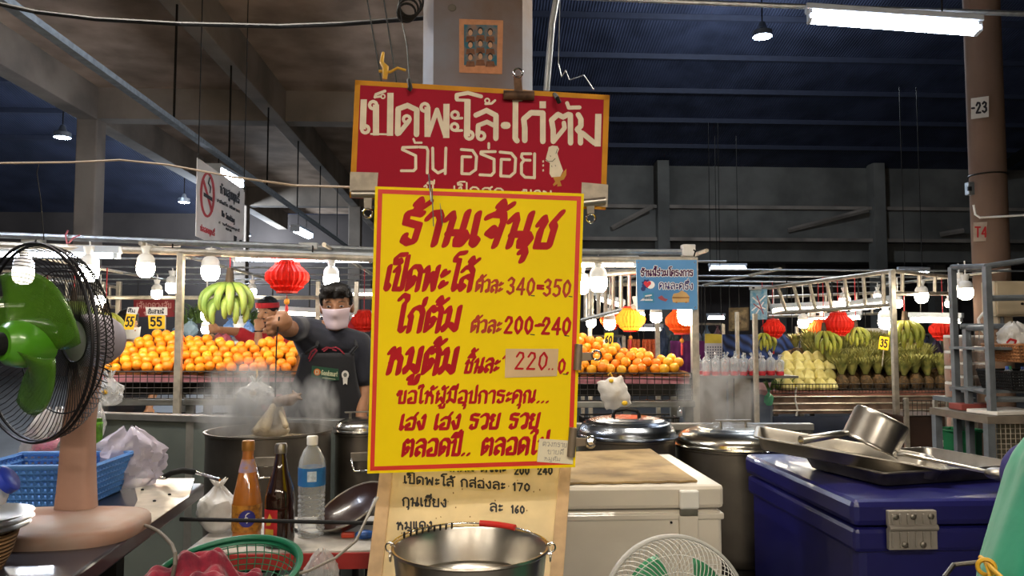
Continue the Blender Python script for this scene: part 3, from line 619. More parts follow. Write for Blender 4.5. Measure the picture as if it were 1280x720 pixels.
# foil sheet on the table's back corner
foil = mat('foil', 'cfc6b4', .3, .7, vary=.2, scale=12, bump=.5, bscale=14)
fx = [Pz(*q, TZ) for q in ((166, 599), (243, 599), (236, 622), (186, 657), (160, 652), (172, 626))]
o = MB().prism([p+V((0, 0, .001)) for p in fx], (0, 0, .002)).build('metal_sheet', foil); tag(o, 'crinkled silver sheet on the back corner of the dark table', 'sheet')
for i, (x, y) in enumerate(((178, 612), (193, 626), (212, 618))):
    m = MB(); m.ell(Pz(x, y, TZ+.005), (.005, .004, .003), 8, 6)
    tag(m.build('crumb', black, smooth=60), 'black crumb lying on the silver sheet', 'crumb', 'crumbs on the silver sheet')
t = thing('tongs', 'black handled tongs at the far edge of the dark table', 'tongs', P(225, 596, 2.45))
MB().tube([Pz(206, 596, TZ+.02), Pz(214, 591, TZ+.035), Pz(228, 588, TZ+.04), Pz(243, 590, TZ+.03)], .009, 8).build('grip', black, t, smooth=60)
MB().tube([Pz(243, 590, TZ+.03), Pz(275, 600, TZ+.015)], .005, 6).build('arm', chrome, t); MB().tube([Pz(206, 598, TZ+.02), Pz(175, 596, TZ+.02)], .005, 6).build('arm', chrome, t)
# ------------------------------------------------------------------ the green fan
fanpink = mat('fan_body_pink', 'a07c6a', .55, vary=.08, scale=10); fanbase = mat('fan_base_worn', '8f7b6e', .5, col2='8c6450', scale=8)
fangrey = mat('fan_housing', '8f878f', .5, vary=.06); blade_m = mat('fan_blade_green', '4c7a20', .25, vary=.05, alpha=.75, coat=.5)
greenp = mat('fan_hub_green', '4f9420', .3, vary=.05, coat=.4); wire_d = mat('guard_wire_dark', '1d1a1c', .45, .4, vary=.1)
def rot_to(d):                                            # z axis to d
    return V((0, 0, 1)).rotation_difference(V(d).normalized()).to_matrix()
def guard(mb, c, R, r0, r1, depth, n, wr, twist=.0, sgn=1, seg=8):
    for i in range(n):
        a = 2*PI*i/n; pts = []
        for k in range(seg+1):
            s = k/seg; r = r0+(r1-r0)*math.sin(s*PI/2)**.9; z = sgn*depth*math.cos(s*PI/2)**.8; aa = a+twist*s
            pts.append(c+R @ V((r*math.cos(aa), r*math.sin(aa), z)))
        mb.tube(pts, wr, 4, cap=False)
t = thing('table_fan', 'green bladed table fan with pink stand on the dark table', 'fan', P(95, 660, 1.75))
fc = P(46, 428, 1.72); ax = (-RT*.47-FW*.883+V((0, 0, .02))).normalized(); R = rot_to(ax)
g = MB(); guard(g, fc, R, .05, .22, .085, 96, .0012, .35, -1); g.ring(fc+ax*.014, .221, .0035, ax, 64); g.ring(fc, .22, .0035, ax, 64); g.ring(fc-ax*.055, .165, .0018, ax, 48); g.ring(fc-ax*.085, .05, .002, ax, 32)
g.build('rear_guard', wire_d, t)
for k in range(3):
    m = MB(); a0 = k*2*PI/3+.15
    def bf(u, v):
        r = .035+.128*v; a = a0+(u-.5)*(2.0-.1*v)+.25*v; tw = (u-.5)*.075*(1.1-.4*v)
        rr = r*(1-.08*abs(u-.5)*v); return fc+R @ V((rr*math.cos(a), rr*math.sin(a), tw+.025))
    m.grid(bf, 12, 8); m.build('blade', blade_m, t, smooth=80, solid=.002)
MB().lathe([(.052, -.03), (.056, .0), (.054, .03), (.048, .05), (.036, .062)], 32, fc+ax*.012, ax).build('hub', greenp, t, smooth=40)
MB().lathe([(.024, 0), (.026, .012), (.022, .04), (.012, .046)], 24, fc+ax*.07, ax).build('hub_nut', black, t, smooth=40)
m = MB(); m.lathe([(.045, 0), (.06, .012), (.064, .04), (.06, .075), (.045, .1), (.02, .108)], 36, fc-ax*.088, -ax); m.build('motor_housing', fangrey, t, smooth=50)
nb = fc-ax*.135
n0 = V((P(95, 640, 1.84).x, P(95, 640, 1.84).y, 0)); n1v = P(97, 500, 1.80)
def colm(u, v):
    pass
m = MB(); prof2 = []
zb = TZ+.036
st = []
for i in range(9):
    s = i/8; z = zb+(nb.z-.02-zb)*s; hx = .040*(1-s)+.029*s+.004*(1-s)**6; hy = hx*.8; c_ = n0.lerp(V((nb.x, nb.y, 0)), max(0, s-.55)/.45*.9); st.append((z, hx, hy, c_))
vs = []; fs = []; N = 20
for z, hx, hy, c_ in st:
    for j in range(N):
        a = 2*PI*j/N; ca, sa = math.cos(a), math.sin(a); e = .55
        vs.append((c_.x+hx*math.copysign(abs(ca)**e, ca), c_.y+hy*math.copysign(abs(sa)**e, sa), z))
for i in range(len(st)-1):
    for j in range(N): fs.append((i*N+j, i*N+(j+1) % N, (i+1)*N+(j+1) % N, (i+1)*N+j))
fs += [tuple(range(N-1, -1, -1)), tuple(range((len(st)-1)*N, len(st)*N))]
m.add(vs, fs); m.build('stand_column', fanpink, t, smooth=50)
m = MB(); bc = V((P(62, 668, 1.74).x, P(62, 668, 1.74).y, TZ))
vs = []; fs = []; N = 40; pr = [(1.0, 0), (1.015, .01), (1.01, .024), (.98, .031), (.9, .034), (.5, .038), (.02, .04)]
for s, z in pr:
    for j in range(N):
        a = 2*PI*j/N; ca, sa = math.cos(a), math.sin(a); e = .62
        vs.append(bc+V((.20*s*math.copysign(abs(ca)**e, ca), .145*s*math.copysign(abs(sa)**e, sa), z)))
for i in range(len(pr)-1):
    for j in range(N): fs.append((i*N+j, i*N+(j+1) % N, (i+1)*N+(j+1) % N, (i+1)*N+j))
fs += [tuple(range(N-1, -1, -1)), tuple(range((len(pr)-1)*N, len(pr)*N))]
m.add(vs, fs); m.build('base', fanbase, t, smooth=50)
MB().tube([Pz(176, 655, TZ+.012), Pz(188, 659, TZ+.012), Pz(198, 664, TZ+.013), P(207, 672, 1.62), P(215, 681, 1.54), P(219, 692, 1.5), P(219, 705, 1.49), P(215, 724, 1.5)], .004, 8).build('power_cord', mat('cord_grey', '6c655c', .6), t)
# ------------------------------------------------------------------ things on the dark table
bluep = mat('basket_blue', '4f82c4', .45, vary=.08); 
def basket(name, label, cat, c, w0, d0, w1, d1, h, m_, rim=.008, holes=(7, 3), group=None, th=.004):
    t = thing(name, label, cat, c, group); c = V(c); nx, nz = holes; m = MB()
    def wall(p0, p1, q0, q1, n):
        for i in range(n+1):
            s = i/n; a = p0.lerp(p1, s); b = q0.lerp(q1, s); m.tube([a, b], th*.9, 4)
        for k in range(nz+1):
            s = k/nz; m.tube([p0.lerp(q0, s), p1.lerp(q1, s)], th, 4)
    b = [c+V((sx*w0/2, sy*d0/2, .004)) for sx, sy in ((-1, -1), (1, -1), (1, 1), (-1, 1))]; tp = [c+V((sx*w1/2, sy*d1/2, h)) for sx, sy in ((-1, -1), (1, -1), (1, 1), (-1, 1))]
    for i in range(4): wall(b[i], b[(i+1) % 4], tp[i], tp[(i+1) % 4], nx if i % 2 == 0 else max(2, int(nx*d0/w0)))
    m.build('basket_wall', m_, t); MB().prism(b, (0, 0, .006)).build('basket_floor', m_, t)
    MB().tube(tp, rim, 8, closed=True).build('rim', m_, t); return t
bb = Pz(46, 636, TZ)
basket('plastic_basket', 'blue plastic basket behind the fan stand', 'basket', (bb.x-.02, bb.y+.12, TZ), .26, .2, .31, .24, .105, bluep, .008, (17, 6), th=.0062)
bag_c = film('clear_bag', 'dcdcda', .3); bag_w = film('white_bag', 'e6e4df', .62, .35); bag_l = film('lilac_bag', 'cfc4dc', .5, .3)
def sack(name, label, cat, c, r, m_, seed, neck=True, top=.35, group=None, parts=True, rough=.16, extra=None, amp=1.0):
    rr = random.Random(seed); c = V(c); t = thing(name, label, cat, c, group)
    off = [rr.uniform(0, 6) for _ in range(8)]
    def disp(u, p):
        return 1+rough*amp*(math.sin(3*u+off[0]+2*p)+.7*math.sin(7*u+off[1]-3*p)+.6*math.sin(11*u+off[2]+7*p)+.5*math.sin(17*u+off[3]))/2
    m = MB(); vs = []; fs = []; N = 36; K = 16
    for k in range(K+1):
        p = k/K
        for j in range(N):
            u = 2*PI*j/N
            rad = (math.sin(min(1, p*1.0+.08)*PI*.92)**.55 if p < .75 else (1-(p-.75)/.25)*.55+.12) if neck else max(.1, (1-abs(p-.35)**3*2.9))*(.8+.2*min(1, p*6))
            zz = p
            f = disp(u, p*4)*rad*(1 if p > .05 else .9)
            vs.append(c+V((r[0]*f*math.cos(u), r[1]*f*math.sin(u), r[2]*2*zz*(1+.05*math.sin(5*u+off[4])*p))))
    for k in range(K):
        for j in range(N): fs.append((k*N+j, k*N+(j+1) % N, (k+1)*N+(j+1) % N, (k+1)*N+j))
    fs.append(tuple(range(N-1, -1, -1)))
    m.add(vs, fs); m.build('film', m_, t, smooth=35)
    if neck:
        m = MB(); tp = c+V((0, 0, r[2]*2))
        for k in range(7):
            a = k*.9+off[5]; m.tube([tp-V((0, 0, r[2]*.1)), tp+V((math.cos(a)*r[0]*.2, math.sin(a)*r[0]*.2, r[2]*.1)), tp+V((math.cos(a)*r[0]*.45, math.sin(a)*r[0]*.4, r[2]*top))], [r[0]*.06, r[0]*.1, r[0]*.02], 5)
        m.build('gathered_neck', m_, t, smooth=50)
    return t
q = Pz(18, 618, TZ); t = sack('bag_of_goods', 'clear bag of pink goods lying in the blue basket', 'bag', (q.x+.0, q.y+.2, TZ+.02), (.09, .07, .1), bag_c, 4, False)
MB().ell((q.x, q.y+.2, TZ+.085), (.07, .055, .05), 14, 10).build('pink_contents', mat('pink_goods', 'c24a72', .5, vary=.2, scale=50), t, smooth=60)
q = Pz(65, 615, TZ); t = thing('snack_packet', 'bright green foil packet standing in the blue basket', 'packet', (q.x, q.y+.16, TZ+.02))
MB().grid(lambda u, v: (q.x-.045+.1*u, q.y+.16+.012*math.sin(PI*u)*math.sin(PI*v)+.01*v, TZ+.02+.16*v), 8, 8).build('packet', mat('packet_green', '5f9a1c', .3, vary=.25, scale=50), t, smooth=60, solid=.012)
MB().box((q.x+.005, q.y+.171, TZ+.185), (.1, .004, .014)).build('seal', mat('packet_seal', '4e8418', .3), t)
q = Pz(44, 618, TZ); t = thing('dark_pouch', 'dark pouch between the pink bag and the green packet', 'pouch', (q.x, q.y+.17, TZ+.02))
MB().ell((q.x, q.y+.17, TZ+.08), (.035, .03, .065), 14, 10).build('pouch', mat('pouch_dark', '3a2c2c', .6, vary=.3, scale=40), t, smooth=60); MB().ring((q.x, q.y+.17, TZ+.135), .018, .005).build('tie', black, t)
q = Pz(140, 616, TZ); t = sack('crumpled_bag', 'crumpled clear bag standing on the dark table right of the fan stand', 'bag', (q.x, q.y+.1, TZ), (.095, .075, .085), film('clear_bag_lilac', 'd6cede', .45), 9, False, rough=.22)
q = Pz(268, 648, .84); 
# silver plates at the left edge
q = V((-.945, 1.67, TZ))
t = thing('woven_basket', 'tan woven basket cut by the left edge in front of the fan base', 'basket', (q.x, q.y-.12, TZ))
wick = banded('wicker', 'a07a4e', '7d5d3a', 'Z', 40, .8, .6, .01)
MB().lathe([(.06, 0), (.075, .03), (.085, .07), (.08, .07), (.07, .03), (.055, .008)], 28, (q.x-.015, q.y-.12, TZ)).build('weave', wick, t, smooth=50)
for i, (dz, r) in enumerate(((.072, .098), (.084, .1), (.096, .096))):
    tag(MB().lathe([(.03, 0), (r*.75, .003), (r, .012), (r+.004, .011), (r*.75, .0), (.03, -.002)], 36, (q.x-.012+.004*i, q.y-.12, TZ+dz), (0.05*(i-1), .03, 1)).build('metal_plate', steel, smooth=40), ('lowest', 'middle', 'top')[i]+' silver plate stacked on the tan basket at the left edge', 'plate')
c = V((q.x-.0, q.y-.12, TZ+.112)); t = thing('plastic_jar', 'round clear jar with blue lid lying on the silver plates', 'jar', c)
MB().lathe([(.02, 0), (.048, .012), (.056, .04), (.046, .068), (.024, .082), (.022, .09)], 28, c).build('jar_body', film('jar_clear', 'd8d4ce', .35), t, smooth=50)
d = V((.75, .1, .5)).normalized(); MB().lathe([(.027, 0), (.027, .014), (.022, .018)], 24, c+V((.048, 0, .055)), d).build('lid', mat('lid_blue', '2a3fae', .35), t, smooth=40)
# ------------------------------------------------------------------ bottle shelf
SZ = .735
s0, s1 = Pz(300, 690, SZ), Pz(470, 690, SZ); yf = s0.y; 
t = thing('bottle_shelf', 'low white topped shelf with red edge under the sauce bottles', 'shelf', ((s0.x+s1.x)/2, yf+.2, 0))
MB().bx(s0.x-.16, s1.x+.12, yf, yf+.42, SZ-.03, SZ).build('shelf_top', mat('shelf_white', 'b9b4ac', .5, vary=.2, scale=12), t, bevel=.002)
MB().bx(s0.x-.16, s1.x+.12, yf-.008, yf, SZ-.05, SZ-.006).build('edge_strip', mat('shelf_red', '9c2a26', .5), t)
for x in (s0.x-.12, s1.x+.08):
    for y in (yf+.05, yf+.37): MB().bx(x-.02, x+.02, y-.02, y+.02, 0, SZ-.03).build('leg', darkm, t)
MB().bx(s0.x-.14, s1.x+.1, yf+.03, yf+.4, .3, .33).build('lower_board', darkm, t)
glass_b = mat('glass_amber', 'b0692a', .08, vary=.03, coat=1, alpha=.93); glass_d = mat('glass_dark', '24120c', .08, vary=.03, coat=1)
def bottle(name, label, base, prof, m_, extra=()):
    t = thing(name, label, 'bottle', base); MB().lathe(prof, 32, base).build('bottle_body', m_, t, smooth=40)
    for nm, pr, mm, cap in extra: MB().lathe(pr, 32, base, cap0=cap, cap1=cap).build(nm, mm, t, smooth=40)
    return t
H = .285
b1 = Pz(308, 676, SZ); b1 = V((b1.x, b1.y+.0, SZ))
lab = mat('label_gold', 'b57a26', .5, col2='7a4a18', scale=70); blue_l = mat('label_blue', '2b2a78', .5, vary=.05)
t = bottle('sauce_bottle', 'amber sauce bottle with round blue crane label', b1, [(.028, 0), (.042, .004), (.043, .02), (.043, .115), (.039, .14), (.024, .215), (.0165, .25), (.0165, .29)], glass_b,
    [('label', [(.0437, .035), (.0437, .112)], lab, False), ('neck_label', [(.027, .205), (.0185, .243)], mat('label_neck', '8f7f9a', .5, col2='b07a3a', scale=60), False), ('cap', [(.0185, .268), (.019, .29), (.017, .297), (.003, .299)], mat('cap_gold', '9a6a2c', .35, .4), True)])
def on_cyl(mb, c, r, pts, z, sc, a0=0):                   # flat marks wrapped on a bottle, facing the camera
    d = (CAM-c); base = math.atan2(d.y, d.x)+a0
    xs = [p[0] for p in pts]; n = 16; a_, b_ = min(xs), max(xs)
    f = lambda x, y: V((c.x+r*math.cos(base+x*sc/r), c.y+r*math.sin(base+x*sc/r), c.z+z+y*sc))
    def cut(x):
        o = []
        for i in range(len(pts)):
            p, q = pts[i], pts[(i+1) % len(pts)]
            if (p[0] <= x) != (q[0] <= x): o.append(p[1]+(q[1]-p[1])*(x-p[0])/(q[0]-p[0]))
        return sorted(o)
    for i in range(n):
        xa, xb = a_+(b_-a_)*i/n, a_+(b_-a_)*(i+1)/n; ys = cut((xa+xb)/2)
        for k in range(0, len(ys)-1, 2): mb.add([f(xa, ys[k]), f(xb, ys[k]), f(xb, ys[k+1]), f(xa, ys[k+1])], [(0, 1, 2, 3)])
m = MB(); on_cyl(m, b1, .0441, [(math.cos(k*.3142), math.sin(k*.3142)) for k in range(20)], .074, .025); m.build('round_emblem', blue_l, t)
m = MB(); on_cyl(m, b1, .0446, [(-.25, -.1), (-.3, .15), (-.12, .3), (-.05, .45), (.12, .6), (.35, .7), (.1, .72), (-.05, .62), (-.2, .42), (-.15, .3), (.1, .2), (.15, -.25), (0, -.45), (-.1, -.2)][::-1], .072, .027)
m.build('crane_mark', papw, t)
b2 = Pz(349, 682, SZ); b2 = V((b2.x, b2.y, SZ))
t = bottle('soy_sauce_bottle', 'dark brown sauce bottle with red and yellow label beside the water bottle', b2, [(.028, 0), (.042, .004), (.043, .02), (.043, .135), (.037, .17), (.022, .22), (.0155, .262), (.015, .28)], glass_d,
    [('cap', [(.0175, .268), (.018, .29), (.015, .296), (.003, .297)], mat('cap_silver', '8d8880', .35, .8), True)])
m = MB(); on_cyl(m, b2, .0437, [(-1, -1.6), (1, -1.6), (1, 1.6), (-1, 1.6)], .07, .026, -.75); m.build('label', redp, t)
m = MB(); on_cyl(m, b2, .0442, [(-.6, -1.3), (.6, -1.3), (.6, -.5), (-.6, -.5)], .07, .026, -.75); on_cyl(m, b2, .0442, [(-.5, -.2), (.2, -.1), (.5, .6), (.1, 1.2), (-.2, .6)], .07, .026, -.75); m.build('label_mark', mat('label_yellow', 'd0a53a', .5), t)
b3 = Pz(387, 672, SZ); b3 = V((b3.x, b3.y+.02, SZ))
pr = [(.03, 0), (.04, .006)]
for i in range(9): pr += [(.041, .012+i*.014), (.038, .017+i*.014), (.041, .021+i*.014)]
pr += [(.041, .15), (.041, .212), (.037, .235), (.025, .262), (.0145, .275), (.0145, .285)]
pet = film('pet_clear', 'cfd4d6', .22, .08)
t = bottle('water_bottle', 'clear plastic water bottle with blue label on the shelf', b3, pr, pet, [('label', [(.0416, .155), (.0416, .21)], mat('label_water', '2c6fae', .4, vary=.15, scale=25), False), ('cap', [(.0165, .277), (.017, .3), (.015, .304), (.003, .3045)], white, True)])
m = MB(); on_cyl(m, b3, .042, [(-1, -1.1), (1, -1.1), (1, 1.1), (-1, 1.1)], .186, .014); m.build('label_panel', mat('label_pale', 'b7c6d4', .5, vary=.15, scale=120), t)
# white bag, matchbox like card, small things on the shelf
q = Pz(268, 668, SZ); sack('white_bag', 'knotted white plastic bag left of the sauce bottle', 'bag', (q.x, q.y+.03, SZ), (.062, .055, .072), bag_w, 15, True, .3, rough=.08)
q = Pz(378, 668, SZ); t = thing('small_knife', 'small dark knife lying in front of the water bottle', 'knife', (q.x, q.y-.04, SZ))
MB().tube([Pz(362, 660, SZ+.008), Pz(374, 664, SZ+.008)], .006, 8).build('handle', darkm, t); MB().prism([Pz(374, 662, SZ+.006), Pz(388, 667, SZ+.006), Pz(374, 667, SZ+.006)], (0, 0, .002)).build('blade', steel_dull, t)
brownpl = mat('dish_brown', '2e1a15', .3, vary=.15, scale=6, coat=.3)
c = Pz(438, 668, SZ); c = V((c.x, c.y+.06, SZ+.035)); t = thing('serving_dish', 'dark brown dish tipped up on the shelf right of the water bottle', 'dish', c)
ax2 = V((-.42, -.30, .85)).normalized(); MB().lathe([(.01, -.02), (.06, -.018), (.1, .0), (.118, .025), (.112, .025), (.095, .004), (.055, -.012), (.01, -.014)], 36, c+V((0, 0, .02)), ax2).build('dish_bowl', brownpl, t, smooth=50); MB().ring(c+V((0, 0, .02))+ax2*.025, .116, .003, ax2, 40).build('rim', steel_dull, t)
q = Pz(435, 672, SZ); tag(MB().box((q.x, q.y, SZ+.008), (.04, .02, .016)).build('red_packet', mat('packet_red', 'c8452a', .4), bevel=.004), 'small red packet under the brown dish', 'packet')
q = Pz(456, 674, SZ); tag(MB().ell((q.x, q.y, SZ+.014), (.03, .018, .014), 12, 8).build('blue_scrap', mat('scrap_blue', '2f5fae', .4, vary=.3, scale=60), smooth=60), 'crumpled blue plastic scrap under the brown dish', 'scrap')
# black bar and wire in front of the shelf
tag(MB().tube([P(225, 649, 2.12), P(330, 651, 2.12), P(470, 654, 2.12)], .0055, 8).build('rail_bar', black), 'thin black bar running in front of the sauce bottles', 'bar')
tag(MB().tube([P(352, 722, 1.7), P(385, 714, 1.75), P(420, 697, 1.8), P(445, 676, 1.85), P(465, 634, 1.95), P(472, 622, 2.0)], .0035, 8).build('bent_cable', mat('cable_grey', '8f887c', .5)), 'grey cable curving up beside the price board', 'cable')
q = P(402, 712, 2.1); sack('clear_bag_below', 'clear plastic bag hanging below the red shelf edge', 'bag', (q.x, q.y, q.z-.1), (.05, .035, .075), bag_c, 22, False, rough=.15)
# ------------------------------------------------------------------ green colander with red cloth
grn = mat('colander_green', '176a4c', .45, vary=.1)
c = P(283, 715, 1.55); t = thing('colander', 'green plastic colander holding the red cloth', 'colander', c)
axc = V((-.06, -.22, .97)).normalized(); Rc = rot_to(axc); m = MB(); RR = .142
for i in range(44):
    a = 2*PI*i/44; m.tube([c+Rc @ V((RR*math.sin(k)*math.cos(a), RR*math.sin(k)*math.sin(a), -.1*math.cos(k)**.8 if k < 1.57 else 0)) for k in (.5, .75, 1.0, 1.25, 1.5)], .0012, 4)
for k in (.5, .62, .74, .86, .98, 1.1, 1.22, 1.34, 1.46):
    m.ring(c+Rc @ V((0, 0, -.1*math.cos(k)**.8)), RR*math.sin(k), .0012, axc, 44, 4)
m.build('basket_mesh', grn, t); MB().lathe([(.004, -.095), (RR*.5, -.091), (RR*.5, -.087), (.004, -.09)], 32, c, axc).build('bottom', grn, t)
MB().lathe([(RR-.004, -.012), (RR+.002, -.01), (RR+.008, .003), (RR+.001, .005), (RR-.006, .0)], 56, c, axc, cap0=False, cap1=False).build('rim', grn, t, smooth=50, solid=.002)
cl = mat('cloth_red', '8e1c32', .95, col2='5e1428', scale=26, bump=.5, bscale=60, sheen=.3)
def clothf(u, v):
    x, y = (u-.5)*.22, (v-.5)*.2; r = math.hypot(x/.11, y/.1)
    z = .02*math.sin(9*u+4*v)+.016*math.sin(15*v-5*u+1)+.012*math.sin(21*u+9*v)+.045*max(0, 1-r)+.03*math.exp(-((u-.28)**2+(v-.55)**2)*40)
    return c+Rc @ V((x*1.02+.006*math.sin(11*v)-.055, y*.95+.004*math.sin(13*u)-.03, z*.8-.012-.02*min(1.3, r)**2+.012*abs(math.sin(13*u+7*v+2*math.sin(9*v)))+.008*abs(math.sin(23*v-9*u))))
o = MB().grid(clothf, 40, 36).build('wiping_cloth', cl, smooth=70, solid=.004, sub=1); tag(o, 'crumpled red cloth heaped in the green colander', 'cloth')
o2 = c-V((0, 0, .13)); t = thing('work_stool', 'low stool under the green colander', 'stool', (c.x, c.y, 0))
MB().lathe([(.15, 0), (.15, .03)], 28, (c.x, c.y, c.z-.135)).build('seat', woodp, t)
for k in range(4):
    a = k*PI/2+.7; MB().tube([(c.x+.12*math.cos(a), c.y+.12*math.sin(a), c.z-.135), (c.x+.15*math.cos(a), c.y+.15*math.sin(a), 0)], .014, 8).build('leg', woodp, t)
# ------------------------------------------------------------------ steel bucket
c = P(588, 684, 1.52); r = .151; bz = c.z-.2; c0 = V((c.x, c.y, bz)); t = thing('steel_bucket', 'stainless steel bucket with red grip before the price board', 'bucket', c0)
pr = [(.115, 0), (.118, .004), (r*.9, .07), (r*.935, .075), (r*.9, .08), (r*.925, .095), (r*.96, .1), (r*.925, .105), (r*.95, .12), (r*.985, .125), (r*.95, .13), (r, .196), (r+.005, .2), (r+.004, .204), (r-.001, .203), (r-.004, .196), (r*.95-.003, .134), (r*.98-.003, .127), (r*.945-.003, .12), (r*.925-.003, .109), (r*.955-.003, .102), (r*.92-.003, .095), (r*.895-.003, .084), (r*.93-.003, .077), (r*.895-.003, .07), (.115, .006), (.002, .005)]
MB().lathe(pr, 64, c0, cap1=False).build('pail', steel, t, smooth=35)
tp = c0+V((0, 0, .2)); e1 = P(496, 662, 1.52); e2 = P(682, 692, 1.50)
for s, e in ((-1, e1), (1, e2)):
    p = tp+RT*s*(r+.004); MB().lathe([(.004, 0), (.012, .001), (.012, .004), (.004, .006)], 14, p-V((0, 0, .016)), RT*s).build('handle_ear', steel, t)
    MB().ring(p+RT*s*.004, .009, .002, FW, 16).build('ear_loop', chrome, t)
hp = []
for k in range(25):
    a = PI*k/24; hp.append(tp+RT*-math.cos(a)*(r+.006)+V((0, 1, 0))*math.sin(a)*(r*1.03)+V((0, 0, .004+.006*math.sin(a)**2)))
MB().tube(hp, .0022, 8).build('bail_handle', chrome, t, smooth=60); MB().tube(hp[13:18], .0065, 12).build('grip', mat('grip_red', 'c4281e', .4), t, smooth=60)
MB().tube([e2-RT*.01, e2+RT*.012], .002, 6).build('handle_end', chrome, t)
m = MB()
for k in range(9): m.ring(tp+RT*(-.135+.012*k)+V((0, .045+.045*math.sqrt(k/8), .012+.001*k)), .0055, .0018, RT, 12, 5)
m.build('spring_chain', darkm, t)
t = thing('bucket_stand', 'small stand holding up the steel bucket', 'stand', (c0.x, c0.y, 0))
MB().bx(c0.x-.17, c0.x+.17, c0.y-.17, c0.y+.17, bz-.03, bz-.001).build('stand_top', darkm, t)
for sx in (-1, 1):
    for sy in (-1, 1): MB().bx(c0.x+sx*.14-.015, c0.x+sx*.14+.015, c0.y+sy*.14-.015, c0.y+sy*.14+.015, 0, bz-.03).build('leg', darkm, t)
# ------------------------------------------------------------------ white fan at the bottom edge
wirew = mat('guard_wire_white', 'cfcdc6', .4, vary=.05); grnb = mat('blade_green', '3f8f62', .35, vary=.06, alpha=.9)
c = P(845, 764, 1.95); axw = (-FW*.95+V((0, 0, .2))+RT*.05).normalized(); R = rot_to(axw); t = thing('floor_fan', 'white wire fan with green blades in front of the chest freezer', 'fan', (c.x, c.y, 0))
g = MB(); guard(g, c, R, .03, .178, .05, 72, .0012, .5, 1, 7); 
for k in (.06, .1, .14): g.ring(c+axw*.05*math.sqrt(max(0, 1-(k/.178)**2)), k, .001, axw, 48, 4)
g.build('front_guard', wirew, t)
g = MB(); guard(g, c-axw*.01, R, .04, .178, .055, 60, .0012, -.5, -1, 7); g.build('rear_guard', wirew, t)
MB().lathe([(.179, -.012), (.186, -.008), (.186, .008), (.179, .012)], 64, c-axw*.005, axw, cap0=False, cap1=False).build('guard_ring', mat('ring_grey', 'b8b6b0', .4), t, smooth=40, solid=.002)
for k in range(3):
    a0 = k*2*PI/3+.2
    MB().grid(lambda u, v: c+R @ V(((.03+.11*v)*math.cos(a0+(u-.5)*1.5+.3*v), (.03+.11*v)*math.sin(a0+(u-.5)*1.5+.3*v), (u-.5)*.05)), 10, 6).build('blade', grnb, t, smooth=80, solid=.002)
MB().lathe([(.035, -.03), (.036, .02), (.02, .03)], 24, c, axw).build('hub', grnb, t, smooth=40); MB().lathe([(.032, .05), (.03, .056), (.005, .058)], 24, c, axw).build('guard_badge', white, t)
MB().lathe([(.04, 0), (.055, .03), (.05, .1), (.02, .12)], 24, c-axw*.06, -axw).build('motor_housing', white, t, smooth=50)
MB().tube([c-axw*.12-V((0, 0, .03)), (c-axw*.1).xy.to_3d()+V((0, 0, .04))], .016, 12).build('stand_pole', white, t)
MB().lathe([(.15, 0), (.16, .01), (.15, .03), (.04, .045)], 32, ((c-axw*.1).x, (c-axw*.1).y, 0)).build('base', white, t, smooth=40)
# ------------------------------------------------------------------ chest freezer
frz = mat('freezer_enamel', 'd8d0c2', .35, vary=.05, scale=3, coat=.2)
fr = Pz(905, 606, .85); FX1, FY0 = fr.x, fr.y; FX0, FY1 = .25, Pz(848, 567, .85).y
t = thing('chest_freezer', 'cream white chest freezer behind the price board', 'freezer', ((FX0+FX1)/2, (FY0+FY1)/2, 0))
MB().bx(FX0+.006, FX1-.006, FY0+.006, FY1-.006, .04, .765).build('freezer_body', frz, t, bevel=.012)
MB().bx(FX0, FX1, FY0, FY1, .735, .758).build('body_rim', frz, t, bevel=.006)
MB().bx(FX0, FX1, FY0, FY1, .772, .85).build('freezer_lid', frz, t, bevel=.014)
MB().bx(FX0+.02, FX1-.02, FY0+.02, FY1-.02, .758, .772).build('gasket', mat('gasket_grey', '8f8a82', .7), t)
lp = PY(860, 620, FY0); m = MB(); m.bx(lp.x-.033, lp.x+.033, FY0-.02, FY0, .775, .836); m.build('latch', white, t, bevel=.006)
MB().bx(lp.x-.03, lp.x+.03, FY0-.012, FY0, .752, .774).build('latch_catch', steel_dull, t, bevel=.002); MB().bx(lp.x-.032, lp.x+.032, FY0-.008, FY0+.004, .5, .75).build('latch_plate', frz, t, bevel=.003)
MB().lathe([(.004, 0), (.004, .004)], 10, PY(839, 653, FY0), (0, -1, 0)).build('lock', black, t)
for x in (FX0+.08, FX1-.08):
    for y in (FY0+.08, FY1-.08): MB().bx(x-.03, x+.03, y-.03, y+.03, 0, .04).build('foot', black, t)
card = mat('worn_board', 'a58c62', .8, col2='7d6848', scale=7, bump=.2, bscale=20)
q = [V((.27, FY0+.015, .852)), Pz(872, 603, .852), Pz(813, 563, .852), V((.27, FY1-.02, .852))]
m = MB(); n_ = 24; fr_ = [q[0].lerp(q[1], i/n_)+V((0, .006*math.sin(i*1.7), 0)) for i in range(n_+1)]
m.prism(fr_+[q[2], q[3]], (0, 0, .008)); tag(m.build('worn_board', card, bevel=.002), 'worn brown board lying on the chest freezer lid', 'board')
